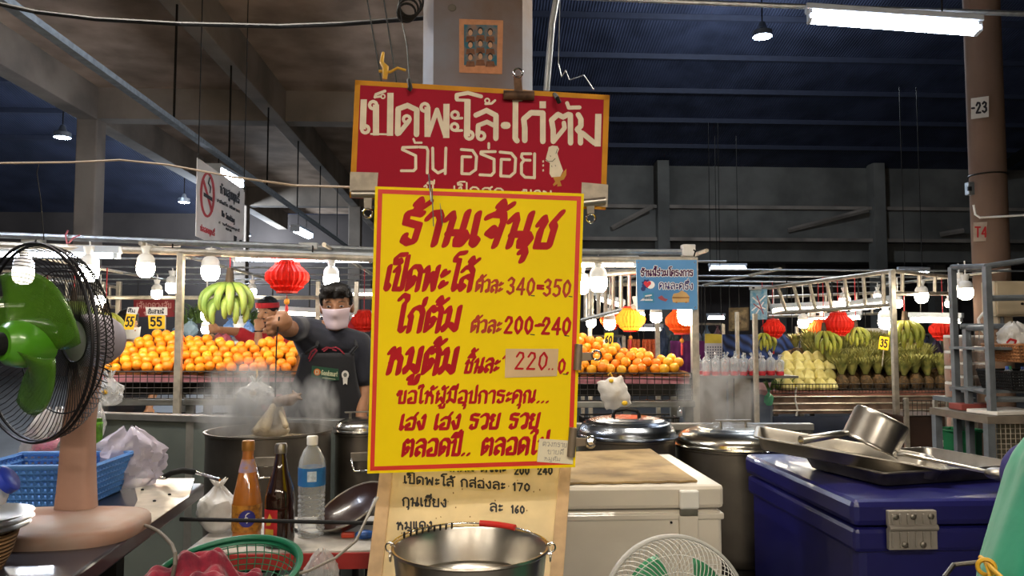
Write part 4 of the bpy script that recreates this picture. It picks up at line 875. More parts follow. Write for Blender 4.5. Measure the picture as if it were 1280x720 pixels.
# ------------------------------------------------------------------ blue cooler box
blu = mat('cooler_blue', '1b1b5c', .32, vary=.1, scale=5, coat=.3); blt = mat('cooler_lid_top', '3b3a52', .3, vary=.2, scale=3, coat=.2)
k0 = Pz(1056, 626, .85); k1 = Pz(937, 567, .85); KX0, KY0, KY1 = (k0.x+k1.x)/2, k0.y, k1.y; KX1 = KX0+.95
t = thing('cooler_box', 'big dark blue cooler box under the steel trays', 'cooler', ((KX0+KX1)/2, (KY0+KY1)/2, 0))
MB().bx(KX0+.02, KX1-.02, KY0+.02, KY1-.02, .03, .72).build('cooler_body', blu, t, bevel=.03)
MB().bx(KX0+.008, KX1-.008, KY0+.008, KY1-.008, .69, .765).build('body_rim', blu, t, bevel=.015)
MB().bx(KX0, KX1, KY0, KY1, .77, .85).build('lid', blu, t, bevel=.02)
hx = PY(1137, 648, KY0).x; hm_ = mat('latch_grey', '9b948a', .5, .3, vary=.1)
def latch_half(z0, z1, up):
    m = MB(); m.bx(hx-.075, hx+.075, KY0-.018, KY0, z0, z1)
    for k in range(6): m.bx(hx-.068+k*.024, hx-.062+k*.024, KY0-.023, KY0-.018, z0+.008, z1-.008)
    return m.build('hinge_leaf', hm_, t, bevel=.003)
u_ = latch_half(.775, .822, 1); l_ = latch_half(.706, .768, 0)
MB().tube([(hx-.075, KY0-.018, .771), (hx+.075, KY0-.018, .771)], .009, 10).build('hinge_pin', hm_, t)
for o_, zs, xs in ((u_, .805, (-.055, 0, .055)), (l_, .722, (-.028, .028))):
    for x in xs: MB().lathe([(.009, 0), (.009, .005), (.004, .007)], 12, (hx+x, KY0-.018, zs), (0, -1, 0)).build('screw', steel_dull, o_)
for x in (KX0+.1, KX1-.1):
    for y in (KY0+.1, KY1-.1): MB().bx(x-.05, x+.05, y-.05, y+.05, 0, .03).build('foot', black, t)
tag(MB().tube([P(1180, 722, 1.9), P(1192, 706, 1.95), P(1220, 703, 1.95), P(1260, 703, 1.95)], .006, 8).build('steel_rod', steel_dull), 'bent steel rod in front of the blue cooler', 'rod')
# trays
def tray(name, label, c, w, d, h, rx, ry, rz, m_, fl=.008):
    t = thing(name, label, 'tray', c, local=True); t.rotation_euler = (rx, ry, rz)
    w2, d2 = w/2, d/2; r0 = .03
    def rr_(w_, d_, z, r=.03, n=6):
        o = []
        for sx, sy, a0 in ((1, 1, 0), (-1, 1, PI/2), (-1, -1, PI), (1, -1, 3*PI/2)):
            for i in range(n+1):
                a = a0+PI/2*i/n; o.append((sx*(w_-r)+r*math.cos(a), sy*(d_-r)+r*math.sin(a), z))
        return o
    loops = [rr_(w2-.03, d2-.03, 0), rr_(w2-.02, d2-.02, .004), rr_(w2-.004, d2-.004, h-.004), rr_(w2, d2, h), rr_(w2+fl, d2+fl, h), rr_(w2+fl, d2+fl, h-.006)]
    n = len(loops[0]); vs = sum(loops, []); fs = [tuple(range(n-1, -1, -1))]
    for i in range(len(loops)-1):
        for j in range(n): fs.append((i*n+j, i*n+(j+1) % n, (i+1)*n+(j+1) % n, (i+1)*n+j))
    m = MB(); m.add(vs, fs); m.build('tray_pan', m_, t, smooth=40, solid=.0015)
    loop = rr_(w2+fl, d2+fl, h-.003)
    MB().tube(loop, .003, 6, closed=True).build('rolled_rim', m_, t, smooth=60); return t
tray('steel_tray', 'wide shallow steel tray lying flat at the back of the cooler lid', (1.585, 2.735, .853), .60, .42, .05, 0, 0, .237, steel_dull)
nl, nr = P(946, 546, 2.72), P(1184, 587, 2.52); ex = (nr-nl).normalized(); ey = V((0, 0, 1)).cross(ex).normalized(); ez = ex.cross(ey)
eu = Matrix((ex, ey, ez)).transposed().to_euler(); tw_ = (nr-nl).length; a_ = nl+ex*tw_*.5+ey*.17-ez*.048; tray('steel_tray', 'upper steel tray propped aslant across the other tray on the cooler', a_, tw_, .34, .048, eu.x, eu.y, eu.z, mat('tray_steel', 'a39c90', .4, 1, vary=.15, scale=8))
# saucepan upside down on the upper tray
pc_ = P(1092, 548, 2.72); t = thing('saucepan', 'upturned steel saucepan lying on the upper tray', 'pan', pc_)
axp = (UP*.9+RT*.44).normalized(); o_ = P(1086, 556, 2.72)
MB().lathe([(.1, 0), (.098, .004), (.094, .01), (.094, .1), (.088, .112), (.07, .117), (.002, .118)], 40, o_, axp, cap0=False).build('pan_body', steel, t, smooth=40, solid=.0015)
MB().ring(o_, .099, .0028, axp, 40).build('rolled_rim', steel, t, smooth=60)
h0, h1 = P(1060, 541, 2.66), P(1001, 550, 2.6)
m = MB(); m.tube([h0, h0.lerp(h1, .15), h1], [.007, .012, .015], 12, cap=False); m.build('handle', steel, t, smooth=40, solid=.0015)
t = thing('ladle', 'long flat steel ladle handle resting across the trays on the cooler', 'ladle', P(1180, 582, 2.5))
MB().tube([P(1122, 568, 2.62), P(1130, 568, 2.6), P(1236, 590, 2.45)], [.006, .008, .007], 8).build('ladle_handle', steel, t, smooth=60); MB().ring(P(1120, 568, 2.62), .009, .003, FW, 14).build('hanging_loop', steel, t)
MB().ell(P(1248, 592, 2.43), (.04, .04, .02), 16, 8).build('ladle_bowl', steel_dull, t, smooth=60)
# ------------------------------------------------------------------ counter behind the pots
grn_p = banded('counter_panel', '5f655c', '4a4f49', 'X', 3, .6, .25, .004); stl = mat('counter_steel', '8b8a84', .4, .7, vary=.12, scale=8)
def counter(name, label, a, b, z, dep, rail, panel=grn_p, h0=0):
    a, b = V((a.x, a.y, 0)), V((b.x, b.y, 0)); d = (b-a).normalized(); n = V((-d.y, d.x, 0)); t = thing(name, label, 'counter', (a+b)/2)
    MB().prism([a+V((0, 0, z-.035)), b+V((0, 0, z-.035)), b+n*dep+V((0, 0, z-.035)), a+n*dep+V((0, 0, z-.035))], (0, 0, .035)).build('top_rail', rail, t, bevel=.004)
    MB().prism([a+n*.02+V((0, 0, h0)), b+n*.02+V((0, 0, h0)), b+n*.05+V((0, 0, h0)), a+n*.05+V((0, 0, h0))], (0, 0, z-.035-h0)).build('panel', panel, t)
    for q in (a.lerp(b, .02), a.lerp(b, .5), a.lerp(b, .98)): MB().box(q+n*.04+V((0, 0, (z-.035)/2)), (.05, .05, z-.035)).build('leg', stl, t)
    return t
counter('stall_counter', 'grey green panelled counter on the left in front of the orange stall', P(40, 510, 4.15), P(455, 529, 3.68), .94, .07, stl)
counter('stall_counter', 'grey steel counter behind the lidded pots on the right', P(560, 531, 3.98), P(1018, 531, 3.98), .89, .06, stl)
# ------------------------------------------------------------------ pots
potm = mat('pot_steel', '7d766c', .36, .9, vary=.15, scale=5); lidm = mat('lid_steel', 'a8a69f', .24, 1, vary=.12, scale=6)
def burner(c, r, z):
    t = thing('gas_burner_stand', 'dark burner stand under a cooking pot', 'stove', (c.x, c.y, 0))
    MB().lathe([(r*.95, z-.04), (r*.95, z), (r*.8, z), (r*.8, z-.04)], 28, (c.x, c.y, 0), cap0=False, cap1=False).build('ring_top', darkm, t, solid=.002)
    for k in range(4):
        a = k*PI/2+.4; MB().tube([(c.x+r*.87*math.cos(a), c.y+r*.87*math.sin(a), z-.02), (c.x+r*.95*math.cos(a), c.y+r*.95*math.sin(a), 0)], .016, 8).build('leg', darkm, t)
    MB().lathe([(.09, z-.09), (.1, z-.06), (.04, z-.05)], 20, (c.x, c.y, 0)).build('burner', black, t, smooth=40); return t
def handle_bail(t, c, r, z, a, w=.11):
    d = V((math.cos(a), math.sin(a), 0)); s_ = V((-d.y, d.x, 0)); p = V((c.x, c.y, z))+d*(r+.004)
    MB().prism([p-s_*w*.5+V((0, 0, .028)), p+s_*w*.5+V((0, 0, .028)), p+s_*w*.5-V((0, 0, .012)), p-s_*w*.5-V((0, 0, .012))], d*.006).build('handle_plate', steel_dull, t, bevel=.003)
    MB().tube([p-s_*w*.45+d*.01, p-s_*w*.45+d*.03-V((0, 0, .01)), p-s_*w*.34+d*.034-V((0, 0, .05)), p+s_*w*.34+d*.034-V((0, 0, .05)), p+s_*w*.45+d*.03-V((0, 0, .01)), p+s_*w*.45+d*.01], .0062, 8).build('handle', chrome, t, smooth=60)
def pot(label, c, r, z0, z1, fill=None, ah=None):
    t = thing('stock_pot', label, 'pot', (c.x, c.y, z0)); cc = (c.x, c.y, 0)
    MB().lathe([(r-.02, z0), (r-.004, z0+.02), (r, z0+.05), (r, z1-.008), (r+.008, z1-.004), (r+.008, z1+.004), (r-.003, z1+.004), (r-.005, z0+.05), (r-.03, z0+.012), (.002, z0+.01)], 64, cc, cap1=False).build('pot_body', potm, t, smooth=35)
    if fill: MB().lathe([(r-.006, fill-.004), (r-.006, fill), (.002, fill)], 48, cc).build('broth', mat('broth', 'a39274', .2, vary=.15, scale=14), t, smooth=30)
    a = math.atan2(CAM.y-c.y, CAM.x-c.x) if ah is None else ah
    for aa in (a, a+PI): handle_bail(t, c, r, z1-.1, aa)
    return t
def lid(label, c, r, z, hgt, ribs=(), ha=0, m_=None, handle='arch'):
    t = thing('pot_lid', label, 'lid', (c.x, c.y, z)); pr = [(r+.012, .0), (r+.014, .006), (r+.004, .01)]; N = 22
    for i in range(N+1):
        s = i/N; rr_ = (r+.002)*math.cos(s*PI/2)**.55 if s < 1 else .004; zz = .012+hgt*math.sin(s*PI/2)**.9
        for q in ribs:
            if abs(rr_/r-q) < .03: zz += .004
        pr.append((max(rr_, .003), zz))
    MB().lathe(pr, 64, (c.x, c.y, z)).build('lid_dome', m_ or lidm, t, smooth=50)
    d = V((math.cos(ha), math.sin(ha), 0)); p = V((c.x, c.y, z+.008+hgt))
    if handle == 'arch':
        for s in (-1, 1): MB().tube([p+d*s*.062-V((0, 0, .004)), p+d*s*.06+V((0, 0, .02)), p+d*s*.05+V((0, 0, .035))], [.01, .008, .008], 8).build('handle_post', darkm, t)
        MB().tube([p+d*-.052+V((0, 0, .034)), p+V((0, 0, .042)), p+d*.052+V((0, 0, .034))], .008, 10).build('handle_grip', darkm, t, smooth=60)
    else:
        for s in (-1, 1): MB().tube([p+d*s*.06-V((0, 0, .006)), p+d*s*.06+V((0, 0, .028))], .006, 8).build('handle_post', steel_dull, t)
        MB().box(p+V((0, 0, .03)), (.17, .022, .006), Matrix.Rotation(ha, 3, 'Z')).build('handle_grip', steel_dull, t, bevel=.002)
    return t
c = P(337, 538, 3.3); c1 = V((c.x, c.y, 0)); z = c.z; R1 = .258
pot('big open steaming stock pot in front of the vendor', c1, R1, z-.48, z, z-.045, None); burner(c1, R1, z-.482)['label'] = 'dark burner stand under the open steaming pot'
c = P(454, 540, 3.52); c2_ = V((c.x, c.y, 0)); z2 = c.z
pot('lidded stock pot half hidden behind the left edge of the yellow sign', c2_, .125, z2-.4, z2); burner(c2_, .125, z2-.402)['label'] = 'dark burner stand behind the left edge of the yellow sign'
lid('domed lid on the pot behind the left edge of the yellow sign', c2_, .125, z2+.004, .05, (), .3, handle='none')
c = P(783, 546, 3.6); c3 = V((c.x, c.y, 0)); z3 = c.z
pot('lidded stock pot behind the chest freezer', c3, .225, z3-.42, z3); burner(c3, .225, z3-.422)['label'] = 'dark burner stand behind the chest freezer'
lid('ribbed domed lid with dark arch handle behind the chest freezer', c3, .225, z3+.004, .075, (.9, .78, .66, .54, .42, .3), .0, mat('lid_steel_dark', '7d8288', .26, 1, vary=.12, scale=6))
c = P(917, 557, 3.6); c4 = V((c.x, c.y, 0)); z4 = c.z
pot('tall stock pot with shiny lid between the freezer and the blue cooler', c4, .265, z4-.5, z4, None, math.radians(-72)); burner(c4, .265, z4-.502)['label'] = 'dark burner stand between the freezer and the blue cooler'
lid('shiny domed lid with flat bar handle beside the blue cooler', c4, .265, z4+.004, .075, (.6,), .0, mat('lid_steel_bright', 'b9b3a4', .2, 1, vary=.15, scale=5), 'bar')
t = thing('gas_valve', 'small brass gas valve beside the lidded pot behind the freezer', 'valve', P(731, 553, 3.25))
MB().lathe([(.02, 0), (.022, .01), (.012, .02)], 18, P(738, 554, 3.25), -FW).build('valve_knob', chrome, t); MB().tube([P(722, 551, 3.3), P(738, 554, 3.3)], .009, 8).build('valve_pipe', rust, t)
# bag knotted on the lid handle
pb = V((c3.x-.05, c3.y, z3+.1)); t = thing('seasoning_bag', 'printed plastic bag tied to the lid handle behind the freezer', 'bag', pb)
bgm = film('bag_printed', 'd9d4cc', .7); k_ = [P(746, 478, 3.55), P(776, 470, 3.55), P(789, 505, 3.55), P(758, 512, 3.55)]
MB().grid(lambda u, v: k_[0].lerp(k_[1], u).lerp(k_[3].lerp(k_[2], u), v)-FW*.03*math.sin(PI*u)*math.sin(PI*v)+UP*.004*math.sin(14*u)+RT*.003*math.sin(19*v), 16, 16).build('bag_film', bgm, t, smooth=60, solid=.02)
for a_, b_ in (((764, 476), .012), ((772, 492), .016), ((781, 504), .014)): MB().ell(P(*a_, 3.52), (b_, .006, b_*.8), 10, 6).build('yellow_print', mat('print_yellow', 'd8b024', .5), t, smooth=60)
MB().tube([P(766, 472, 3.55), P(763, 466, 3.55), P(760, 469, 3.55)], .004, 6).build('tie', mat('cord_yellow', 'c99a2a', .7), t)
# poultry on a hook
hk = P(347, 412, 3.32); t = thing('meat_hook', 'long thin hook held in the vendor hand over the pot', 'hook', hk)
hb = P(344, 505, 3.3); MB().tube([P(349, 396, 3.33), P(346, 420, 3.32), P(344.5, 470, 3.31), hb, hb-V((-.012, 0, .016)), hb-V((-.028, 0, .008))], .0032, 8).build('hook_rod', darkm, t, smooth=60)
sk = mat('poultry_skin', 'b8a88a', .4, vary=.1, scale=26, bump=.3, bscale=120, coat=.2); skb = mat('poultry_leg', '75604f', .45, vary=.15, scale=30)
t = thing('boiled_duck', 'plucked boiled duck dangling from the hook into the steaming pot', 'poultry', P(338, 518, 3.3)); m = MB()
m.cone(P(346, 503, 3.3), P(338, 532, 3.3), .016, .034); m.cone(P(345, 504, 3.29), P(323, 535, 3.26), .012, .02); m.cone(P(348, 503, 3.3), P(354, 531, 3.3), .014, .022); m.cone(P(341, 508, 3.25), P(331, 534, 3.22), .014, .026); m.ell(P(338, 538, 3.3), (.085, .06, .03)); m.cone(P(326, 528, 3.24), P(319, 538, 3.2), .012, .014); m.cone(P(350, 515, 3.27), P(357, 532, 3.24), .01, .015)
blob('duck_body', m, sk, t, .006, 4)
m = MB(); m.cone(P(346, 502, 3.28), P(362, 500, 3.27), .022, .026); m.cone(P(362, 500, 3.27), P(371, 496, 3.27), .024, .017); m.cone(P(371, 496, 3.27), P(376, 492, 3.27), .01, .006); m.cone(P(370, 497, 3.26), P(377, 499, 3.26), .009, .006); m.cone(P(370, 494, 3.28), P(366, 489, 3.28), .009, .006)
blob('duck_leg', m, skb, t, .005, 3)
# ------------------------------------------------------------------ steam
def steam(label, c, r, dens, seed, sc=9):
    m = bpy.data.materials.new('steam'); m.use_nodes = True; nt = m.node_tree; n = nt.nodes; l = nt.links; n.clear()
    out = n.new('ShaderNodeOutputMaterial'); vs = n.new('ShaderNodeVolumePrincipled'); l.new(vs.outputs[0], out.inputs['Volume'])
    vs.inputs['Color'].default_value = (.95, .93, .9, 1); vs.inputs['Anisotropy'].default_value = .2
    tc = n.new('ShaderNodeTexCoord'); mp = n.new('ShaderNodeMapping'); mp.inputs['Location'].default_value = (seed, seed*2, 0); mp.inputs['Scale'].default_value = (1, 1, .55); nz = n.new('ShaderNodeTexNoise'); nz.inputs['Scale'].default_value = sc; nz.inputs['Detail'].default_value = 4; nz.inputs['Distortion'].default_value = 1.0
    l.new(tc.outputs['Object'], mp.inputs['Vector']); l.new(mp.outputs[0], nz.inputs['Vector'])
    ln = n.new('ShaderNodeVectorMath'); ln.operation = 'MULTIPLY'; ln.inputs[1].default_value = tuple(1/q for q in r); l.new(tc.outputs['Object'], ln.inputs[0])
    le = n.new('ShaderNodeVectorMath'); le.operation = 'LENGTH'; l.new(ln.outputs[0], le.inputs[0])
    f = n.new('ShaderNodeMapRange'); f.inputs['From Min'].default_value = 1; f.inputs['From Max'].default_value = .15; l.new(le.outputs['Value'], f.inputs['Value'])
    g = n.new('ShaderNodeMapRange'); g.inputs['From Min'].default_value = .40; g.inputs['From Max'].default_value = .70; g.inputs['To Max'].default_value = dens; l.new(nz.outputs['Fac'], g.inputs['Value'])
    mu = n.new('ShaderNodeMath'); mu.operation = 'MULTIPLY'; l.new(f.outputs[0], mu.inputs[0]); l.new(g.outputs[0], mu.inputs[1]); l.new(mu.outputs[0], vs.inputs['Density'])
    o = MB().ell((0, 0, 0), r, 24, 14).build('steam', m); o.location = c; tag(o, label, 'steam', None, 'stuff'); return o
steam('white steam rising from the open pot left of the duck', P(312, 505, 3.25), (.24, .22, .2), 30, 1.3, 11)
steam('thin wisp of steam rising before the vendor apron', P(397, 512, 3.3), (.1, .09, .17), 30, 4.1, 14)
steam('pale steam drifting above the shiny pot lid on the right', P(900, 500, 4.05), (.26, .1, .2), 26, 7.7, 9)
# ------------------------------------------------------------------ people
shirt = mat('shirt_navy', '20222e', .85, vary=.12, scale=14, bump=.25, bscale=18, sheen=.2); apron = mat('apron_black', '15151b', .8, vary=.12, scale=16, bump=.2, bscale=24, sheen=.2)
pants = mat('trousers_dark', '1c1d24', .85, vary=.15, bump=.2, bscale=20); maskm = mat('mask_pale', 'c9b6bd', .75, vary=.03); redshirt = mat('shirt_red', 'b31a24', .8, vary=.1, scale=14, bump=.25, bscale=20, sheen=.2)
def Lc(p, q, s): return V(p).lerp(V(q), s)
def face_head(m, hc, f, s, R_):                           # skull, jaw, nose, ears, neck base in one form; f forward, s side, up from R_
    u = R_
    H = lambda a, b, c_: hc+s*a+f*b+u*c_
    M_ = Matrix((s, f, u)).transposed()
    m.ell(H(0, -.012, .02), (.074, .092, .098), 18, 12, M_); m.ell(H(0, .022, -.035), (.058, .066, .078), 18, 12, M_); m.ell(H(0, .05, -.088), (.03, .03, .026), 12, 8, M_)
    m.cone(H(0, .088, .005), H(0, .108, -.03), .009, .014, 10)
    for k in (-1, 1): m.ell(H(k*.076, -.012, -.01), (.012, .02, .032), 10, 8, M_); m.ell(H(k*.036, .062, -.028), (.022, .022, .018), 10, 8, M_)
    return H, M_
def eyes(H, M_, parent):
    for k in (-1, 1):
        MB().ell(H(k*.032, .081, .006), (.012, .006, .005), 12, 8, M_).build('eye', mat('eye_white', '9c8f86', .4), parent, smooth=60)
        MB().ell(H(k*.032, .087, .006), (.0055, .004, .005), 10, 6, M_).build('pupil', black, parent, smooth=60)
        MB().tube([H(k*.05, .076, .026), H(k*.034, .086, .032), H(k*.016, .088, .027)], [.0012, .0026, .0018], 6).build('eyebrow', hairm, parent, smooth=60)
def fist(m, c, d, n, s, sz=1.0):                          # closed hand: d knuckle direction, n back of hand, s thumb side
    c = V(c); d, n, s = V(d).normalized(), V(n).normalized(), V(s).normalized(); M_ = Matrix((s, d, n)).transposed()
    m.ell(c-d*.02*sz, (.038*sz, .042*sz, .018*sz), 14, 10, M_)
    for i in range(4):
        o = s*(.03-.02*i)*sz; L = (.9, 1, .95, .78)[i]*sz
        k = c+o+d*.018*sz; a = k+d*.026*L-n*.012*sz; b = a-n*.024*L-d*.01*L; e = b-d*.024*L+n*.004
        m.cone(k, a, .0098*sz, .0092*sz, 10); m.cone(a, b, .0092*sz, .0085*sz, 10); m.cone(b, e, .0085*sz, .0075*sz, 10)
    th = c+s*.036*sz-d*.03*sz; a = th+s*.012*sz+d*.03*sz-n*.012*sz; b = a-s*.024*sz+d*.014*sz-n*.022*sz
    m.cone(c-d*.04*sz, th, .016*sz, .013*sz, 10); m.cone(th, a, .0125*sz, .011*sz, 10); m.cone(a, b, .0105*sz, .009*sz, 10)
def legs(m, hips, z_knee, z_ank, side, fwd, k_=1.0):
    for sg in (-1, 1):
        h = hips+side*sg*.09; kn = V((h.x, h.y, z_knee))+side*sg*.01+fwd*.03; an = V((h.x, h.y, z_ank))+side*sg*.02
        m.cone(h, kn, .088*k_, .058*k_); m.cone(kn, an, .056*k_, .04*k_)
    return m
def feet(hips, side, fwd, parent):
    for sg in (-1, 1):
        p = V((hips.x, hips.y, 0))+side*sg*.11; M_ = Matrix((side, fwd, V((0, 0, 1)))).transposed()
        m = MB(); m.ell(p+fwd*.06+V((0, 0, .038)), (.046, .13, .036), 14, 8, M_); m.box(p+fwd*.05+V((0, 0, .01)), (.08, .24, .02), M_); m.build('shoe', black, parent, smooth=60)
# the vendor
D0 = 3.92
hc = P(421, 383, D0); sN = P(421, 428, D0+.03); sL = P(449, 430, D0+.03); sR = P(375, 410, D0-.02)
chest = P(410, 465, D0+.04); waist = P(404, 520, D0+.06); hips = V((waist.x, waist.y+.02, .86))
fwd = V((-hc.x*.25, -1, 0)).normalized(); fwd = (CAM-hc); fwd.z = 0; fwd.normalize(); side = V((-fwd.y, fwd.x, 0)); side = side if side.dot(RT) > 0 else -side
hf = (fwd+V((0, 0, -.12))-side*.1).normalized(); hu = (V((0, 0, 1))-side*.04); hu = (hu-hf*hu.dot(hf)).normalized(); hs = hf.cross(hu).normalized(); hs = hs if hs.dot(RT) > 0 else -hs
pv = thing('person', 'masked person in navy shirt and black apron lifting a duck from the pot', 'person', (hips.x, hips.y, 0))
elR = P(358, 411, 3.62); wrR = P(350, 406, 3.42); fsR = P(347, 405, 3.345)
elL = P(456, 480, D0+.06); wrL = P(451, 525, D0-.02); hdL = P(449, 540, D0-.06)
m = MB(); H, M_ = face_head(m, hc, hf, hs, hu)
m.cone(hc-hu*.07-hf*.01, sN, .05, .056); m.cone(sN, chest, .07, .11); m.cone(Lc(chest, waist, .3), waist, .12, .11); m.cone(sR, Lc(sR, sL, .5), .05, .08); m.cone(sL, Lc(sR, sL, .5), .05, .08)
m.cone(waist, hips, .12, .13); legs(m, hips, .46, .08, side, fwd)
m.cone(sR, elR, .047, .04); m.cone(elR, wrR, .04, .03); m.cone(wrR, fsR, .03, .028)
fist(m, fsR, (UP*-.15-RT*.9-FW*.3), -FW*.9+UP*.35, UP, 1.08)
m.cone(sL, elL, .046, .04); m.cone(elL, wrL, .039, .028); fist(m, hdL, (-UP), RT*.9-FW*.2, -FW*.8-RT*.4, 1.0)
blob('body', m, skind, pv, .0055, 5); 
m = MB(); m.cone(sN+V((0, 0, -.03)), chest, .085, .128); m.cone(Lc(chest, waist, .0), waist, .13, .126); m.cone(chest-side*.05, waist-side*.04, .1, .1); m.cone(chest+side*.05, waist+side*.04, .1, .1); m.cone(waist, hips, .126, .14)
for s_, e_ in ((sR, elR), (sL, elL)):
    m.cone(s_, Lc(sR, sL, .5)+V((0, 0, -.02)), .066, .09); m.cone(s_, Lc(s_, e_, .58 if s_ is sR else .8), .066, .062)
m.cone(sL, chest, .06, .1); m.cone(sR, chest, .06, .1)
blob('shirt', m, shirt, pv, .007, 8)
m = legs(MB(), hips, .46, .07, side, fwd, 1.18); m.cone(hips+V((0, 0, .08)), hips, .13, .14); blob('trousers', m, pants, pv, .009, 6); feet(hips, side, fwd, pv)
# apron: bib, skirt, straps
def ap(u, v):
    w = .13+.13*min(1, v*1.8)**1.5; return apx((u-.5)*2*w, chest.z+.10-v*.72)
def apx(x, z):
    z0 = chest.z+.10
    cen = Lc(chest, waist, min(1.0, max(0, (z0-z)/.3))); d = .137*math.sqrt(max(.05, 1-min(.95, (x/.25)**2)))+.008
    return V((cen.x, cen.y, z))+side*x+fwd*d
m = MB(); m.grid(ap, 20, 30); am = m.build('apron', apron, pv, smooth=70, solid=.004)
for k in (-1, 1): MB().tube([ap(.08 if k < 0 else .92, .0), sN+side*k*.098+fwd*.108+V((0, 0, -.018)), sN+side*k*.088+fwd*.078+V((0, 0, .018)), sN+side*k*.068+fwd*.02+V((0, 0, .055)), sN+side*k*.05-fwd*.06+V((0, 0, .03))], .009, 6).build('strap', apron, am)
class Surf:                                               # marks that follow the apron front
    def px(s, x, y, lift=0):
        r = ray(x, y); k = D0
        for i in range(8):
            p = CAM+r*k; cen = Lc(chest, waist, min(1.0, max(0, (chest.z+.10-p.z)/.3))); q_ = apx((p-cen).dot(side), p.z); k += (q_-p).dot(fwd)/r.dot(fwd)
        return CAM+r*k+fwd*(lift+.005)
sf = Surf()
m = MB(); m.add([sf.px(x, y, .001) for x, y in ((390, 457), (398, 458), (406, 459), (414, 460), (423, 461), (424, 475), (415, 476), (406, 474.5), (398, 473), (389, 471))], [tuple(range(10))]); m.build('badge_patch', mat('patch_green', '1f4a36', .6), am)
m = MB(); m.add([sf.px(396.5+4.3*math.cos(k*.524), 465+4.3*math.sin(k*.524), .0022) for k in range(12)], [tuple(range(12))]); m.build('patch_emblem', mat('patch_orange', 'c9702c', .6), am)
m = MB(); write(m, sf, 'Goodsmart', (401.5, 468.5), (421.5, 470.5), 6, rnd(.4), .1, .0024); strokes(m, sf, [[(403, 472), (419, 474)]], rnd(.35), .0024); strokes(m, sf, [[(394.5, 463), (398, 463), (398, 467), (394.5, 467), (394.5, 463)]], rnd(.4), .003); m.build('lettering', mat('thread_pale', 'c9cda8', .7), am)
m = MB(); m.add([sf.px(431.5+4.6*math.cos(k*.524), 468.5+5.6*math.sin(k*.524), .0024) for k in range(12)], [tuple(range(12))]); m.add([sf.px(*q, .0022) for q in ((428.5, 473), (434.5, 473), (434, 481), (431.5, 479), (429, 481))], [tuple(range(5))]); m.build('rosette', papw, am)
m = MB(); m.add([sf.px(431.5+2.4*math.cos(k*.63), 468.5+2.8*math.sin(k*.63), .0034) for k in range(10)], [tuple(range(10))]); m.build('rosette_centre', mat('rosette_grey', '6a6a66', .7), am)
m = MB(); strokes(m, sf, [[(386, 448), (389, 440), (394, 436), (396, 438), (390, 446), (387, 451)], [(403, 437), (408, 434), (414, 435), (420, 434), (425, 437), (430, 442)], [(405, 439), (409, 436)], [(416, 437), (420, 438)]], rnd(.9), .002); m.build('red_embroidery', mat('thread_red', '7e1f30', .8), am)
# mask, hair, eyes
eyes(H, M_, pv)
def mk(u, v):
    a = (u-.5)*2.3; z = -.004-.104*v*(1-.12*(1-math.cos(a))); k = 1-.22*v**2; return H(.074*k*math.sin(a), .004+.097*math.cos(a)*(1-.10*v)+.03*math.cos(a)**6*(1-.5*abs(v-.3))+.003*math.sin(9*v), z)
mm = MB().grid(mk, 24, 16).build('face_mask', maskm, pv, smooth=80, solid=.002)
for k in (.33, .52, .7): MB().tube([mk(u/12, k)+hf*.0008 for u in range(1, 12)], .0009, 5).build('mask_pleat', maskm, mm, smooth=60)
for k in (-1, 1): MB().tube([mk(.5+.5*k, .1), H(k*.083, -.01, .012), H(k*.086, -.028, -.012), mk(.5+.5*k, .9)], .0015, 5).build('ear_loop', maskm, mm)
m = MB(); m.ell(H(0, -.018, .036), (.079, .098, .09), 18, 12, M_); m.ell(H(-.03, .055, .088), (.05, .045, .03), 12, 8, M_); m.ell(H(.035, .05, .086), (.046, .045, .032), 12, 8, M_); m.ell(H(0, -.07, -.01), (.066, .05, .07), 12, 8, M_)
for a, b in ((-.05, -.066), (-.02, -.05), (.02, .0), (.05, .064)): m.cone(H(a, .07, .09), H(b, .083, .052), .018, .008, 8)
for k in (-1, 1): m.cone(H(k*.072, .02, .06), H(k*.075, .015, .012), .016, .007, 8)
hr = blob('hair', m, hairm, pv, .006, 3)
# cut the hair form away from the face
bm = bmesh.new(); bm.from_mesh(hr.data); dl = [f_ for f_ in bm.faces if (f_.calc_center_median()-hc).dot(hf) > .03 and (f_.calc_center_median()-hc).dot(hu) < .046]; bmesh.ops.delete(bm, geom=dl, context='FACES'); bm.to_mesh(hr.data); bm.free()
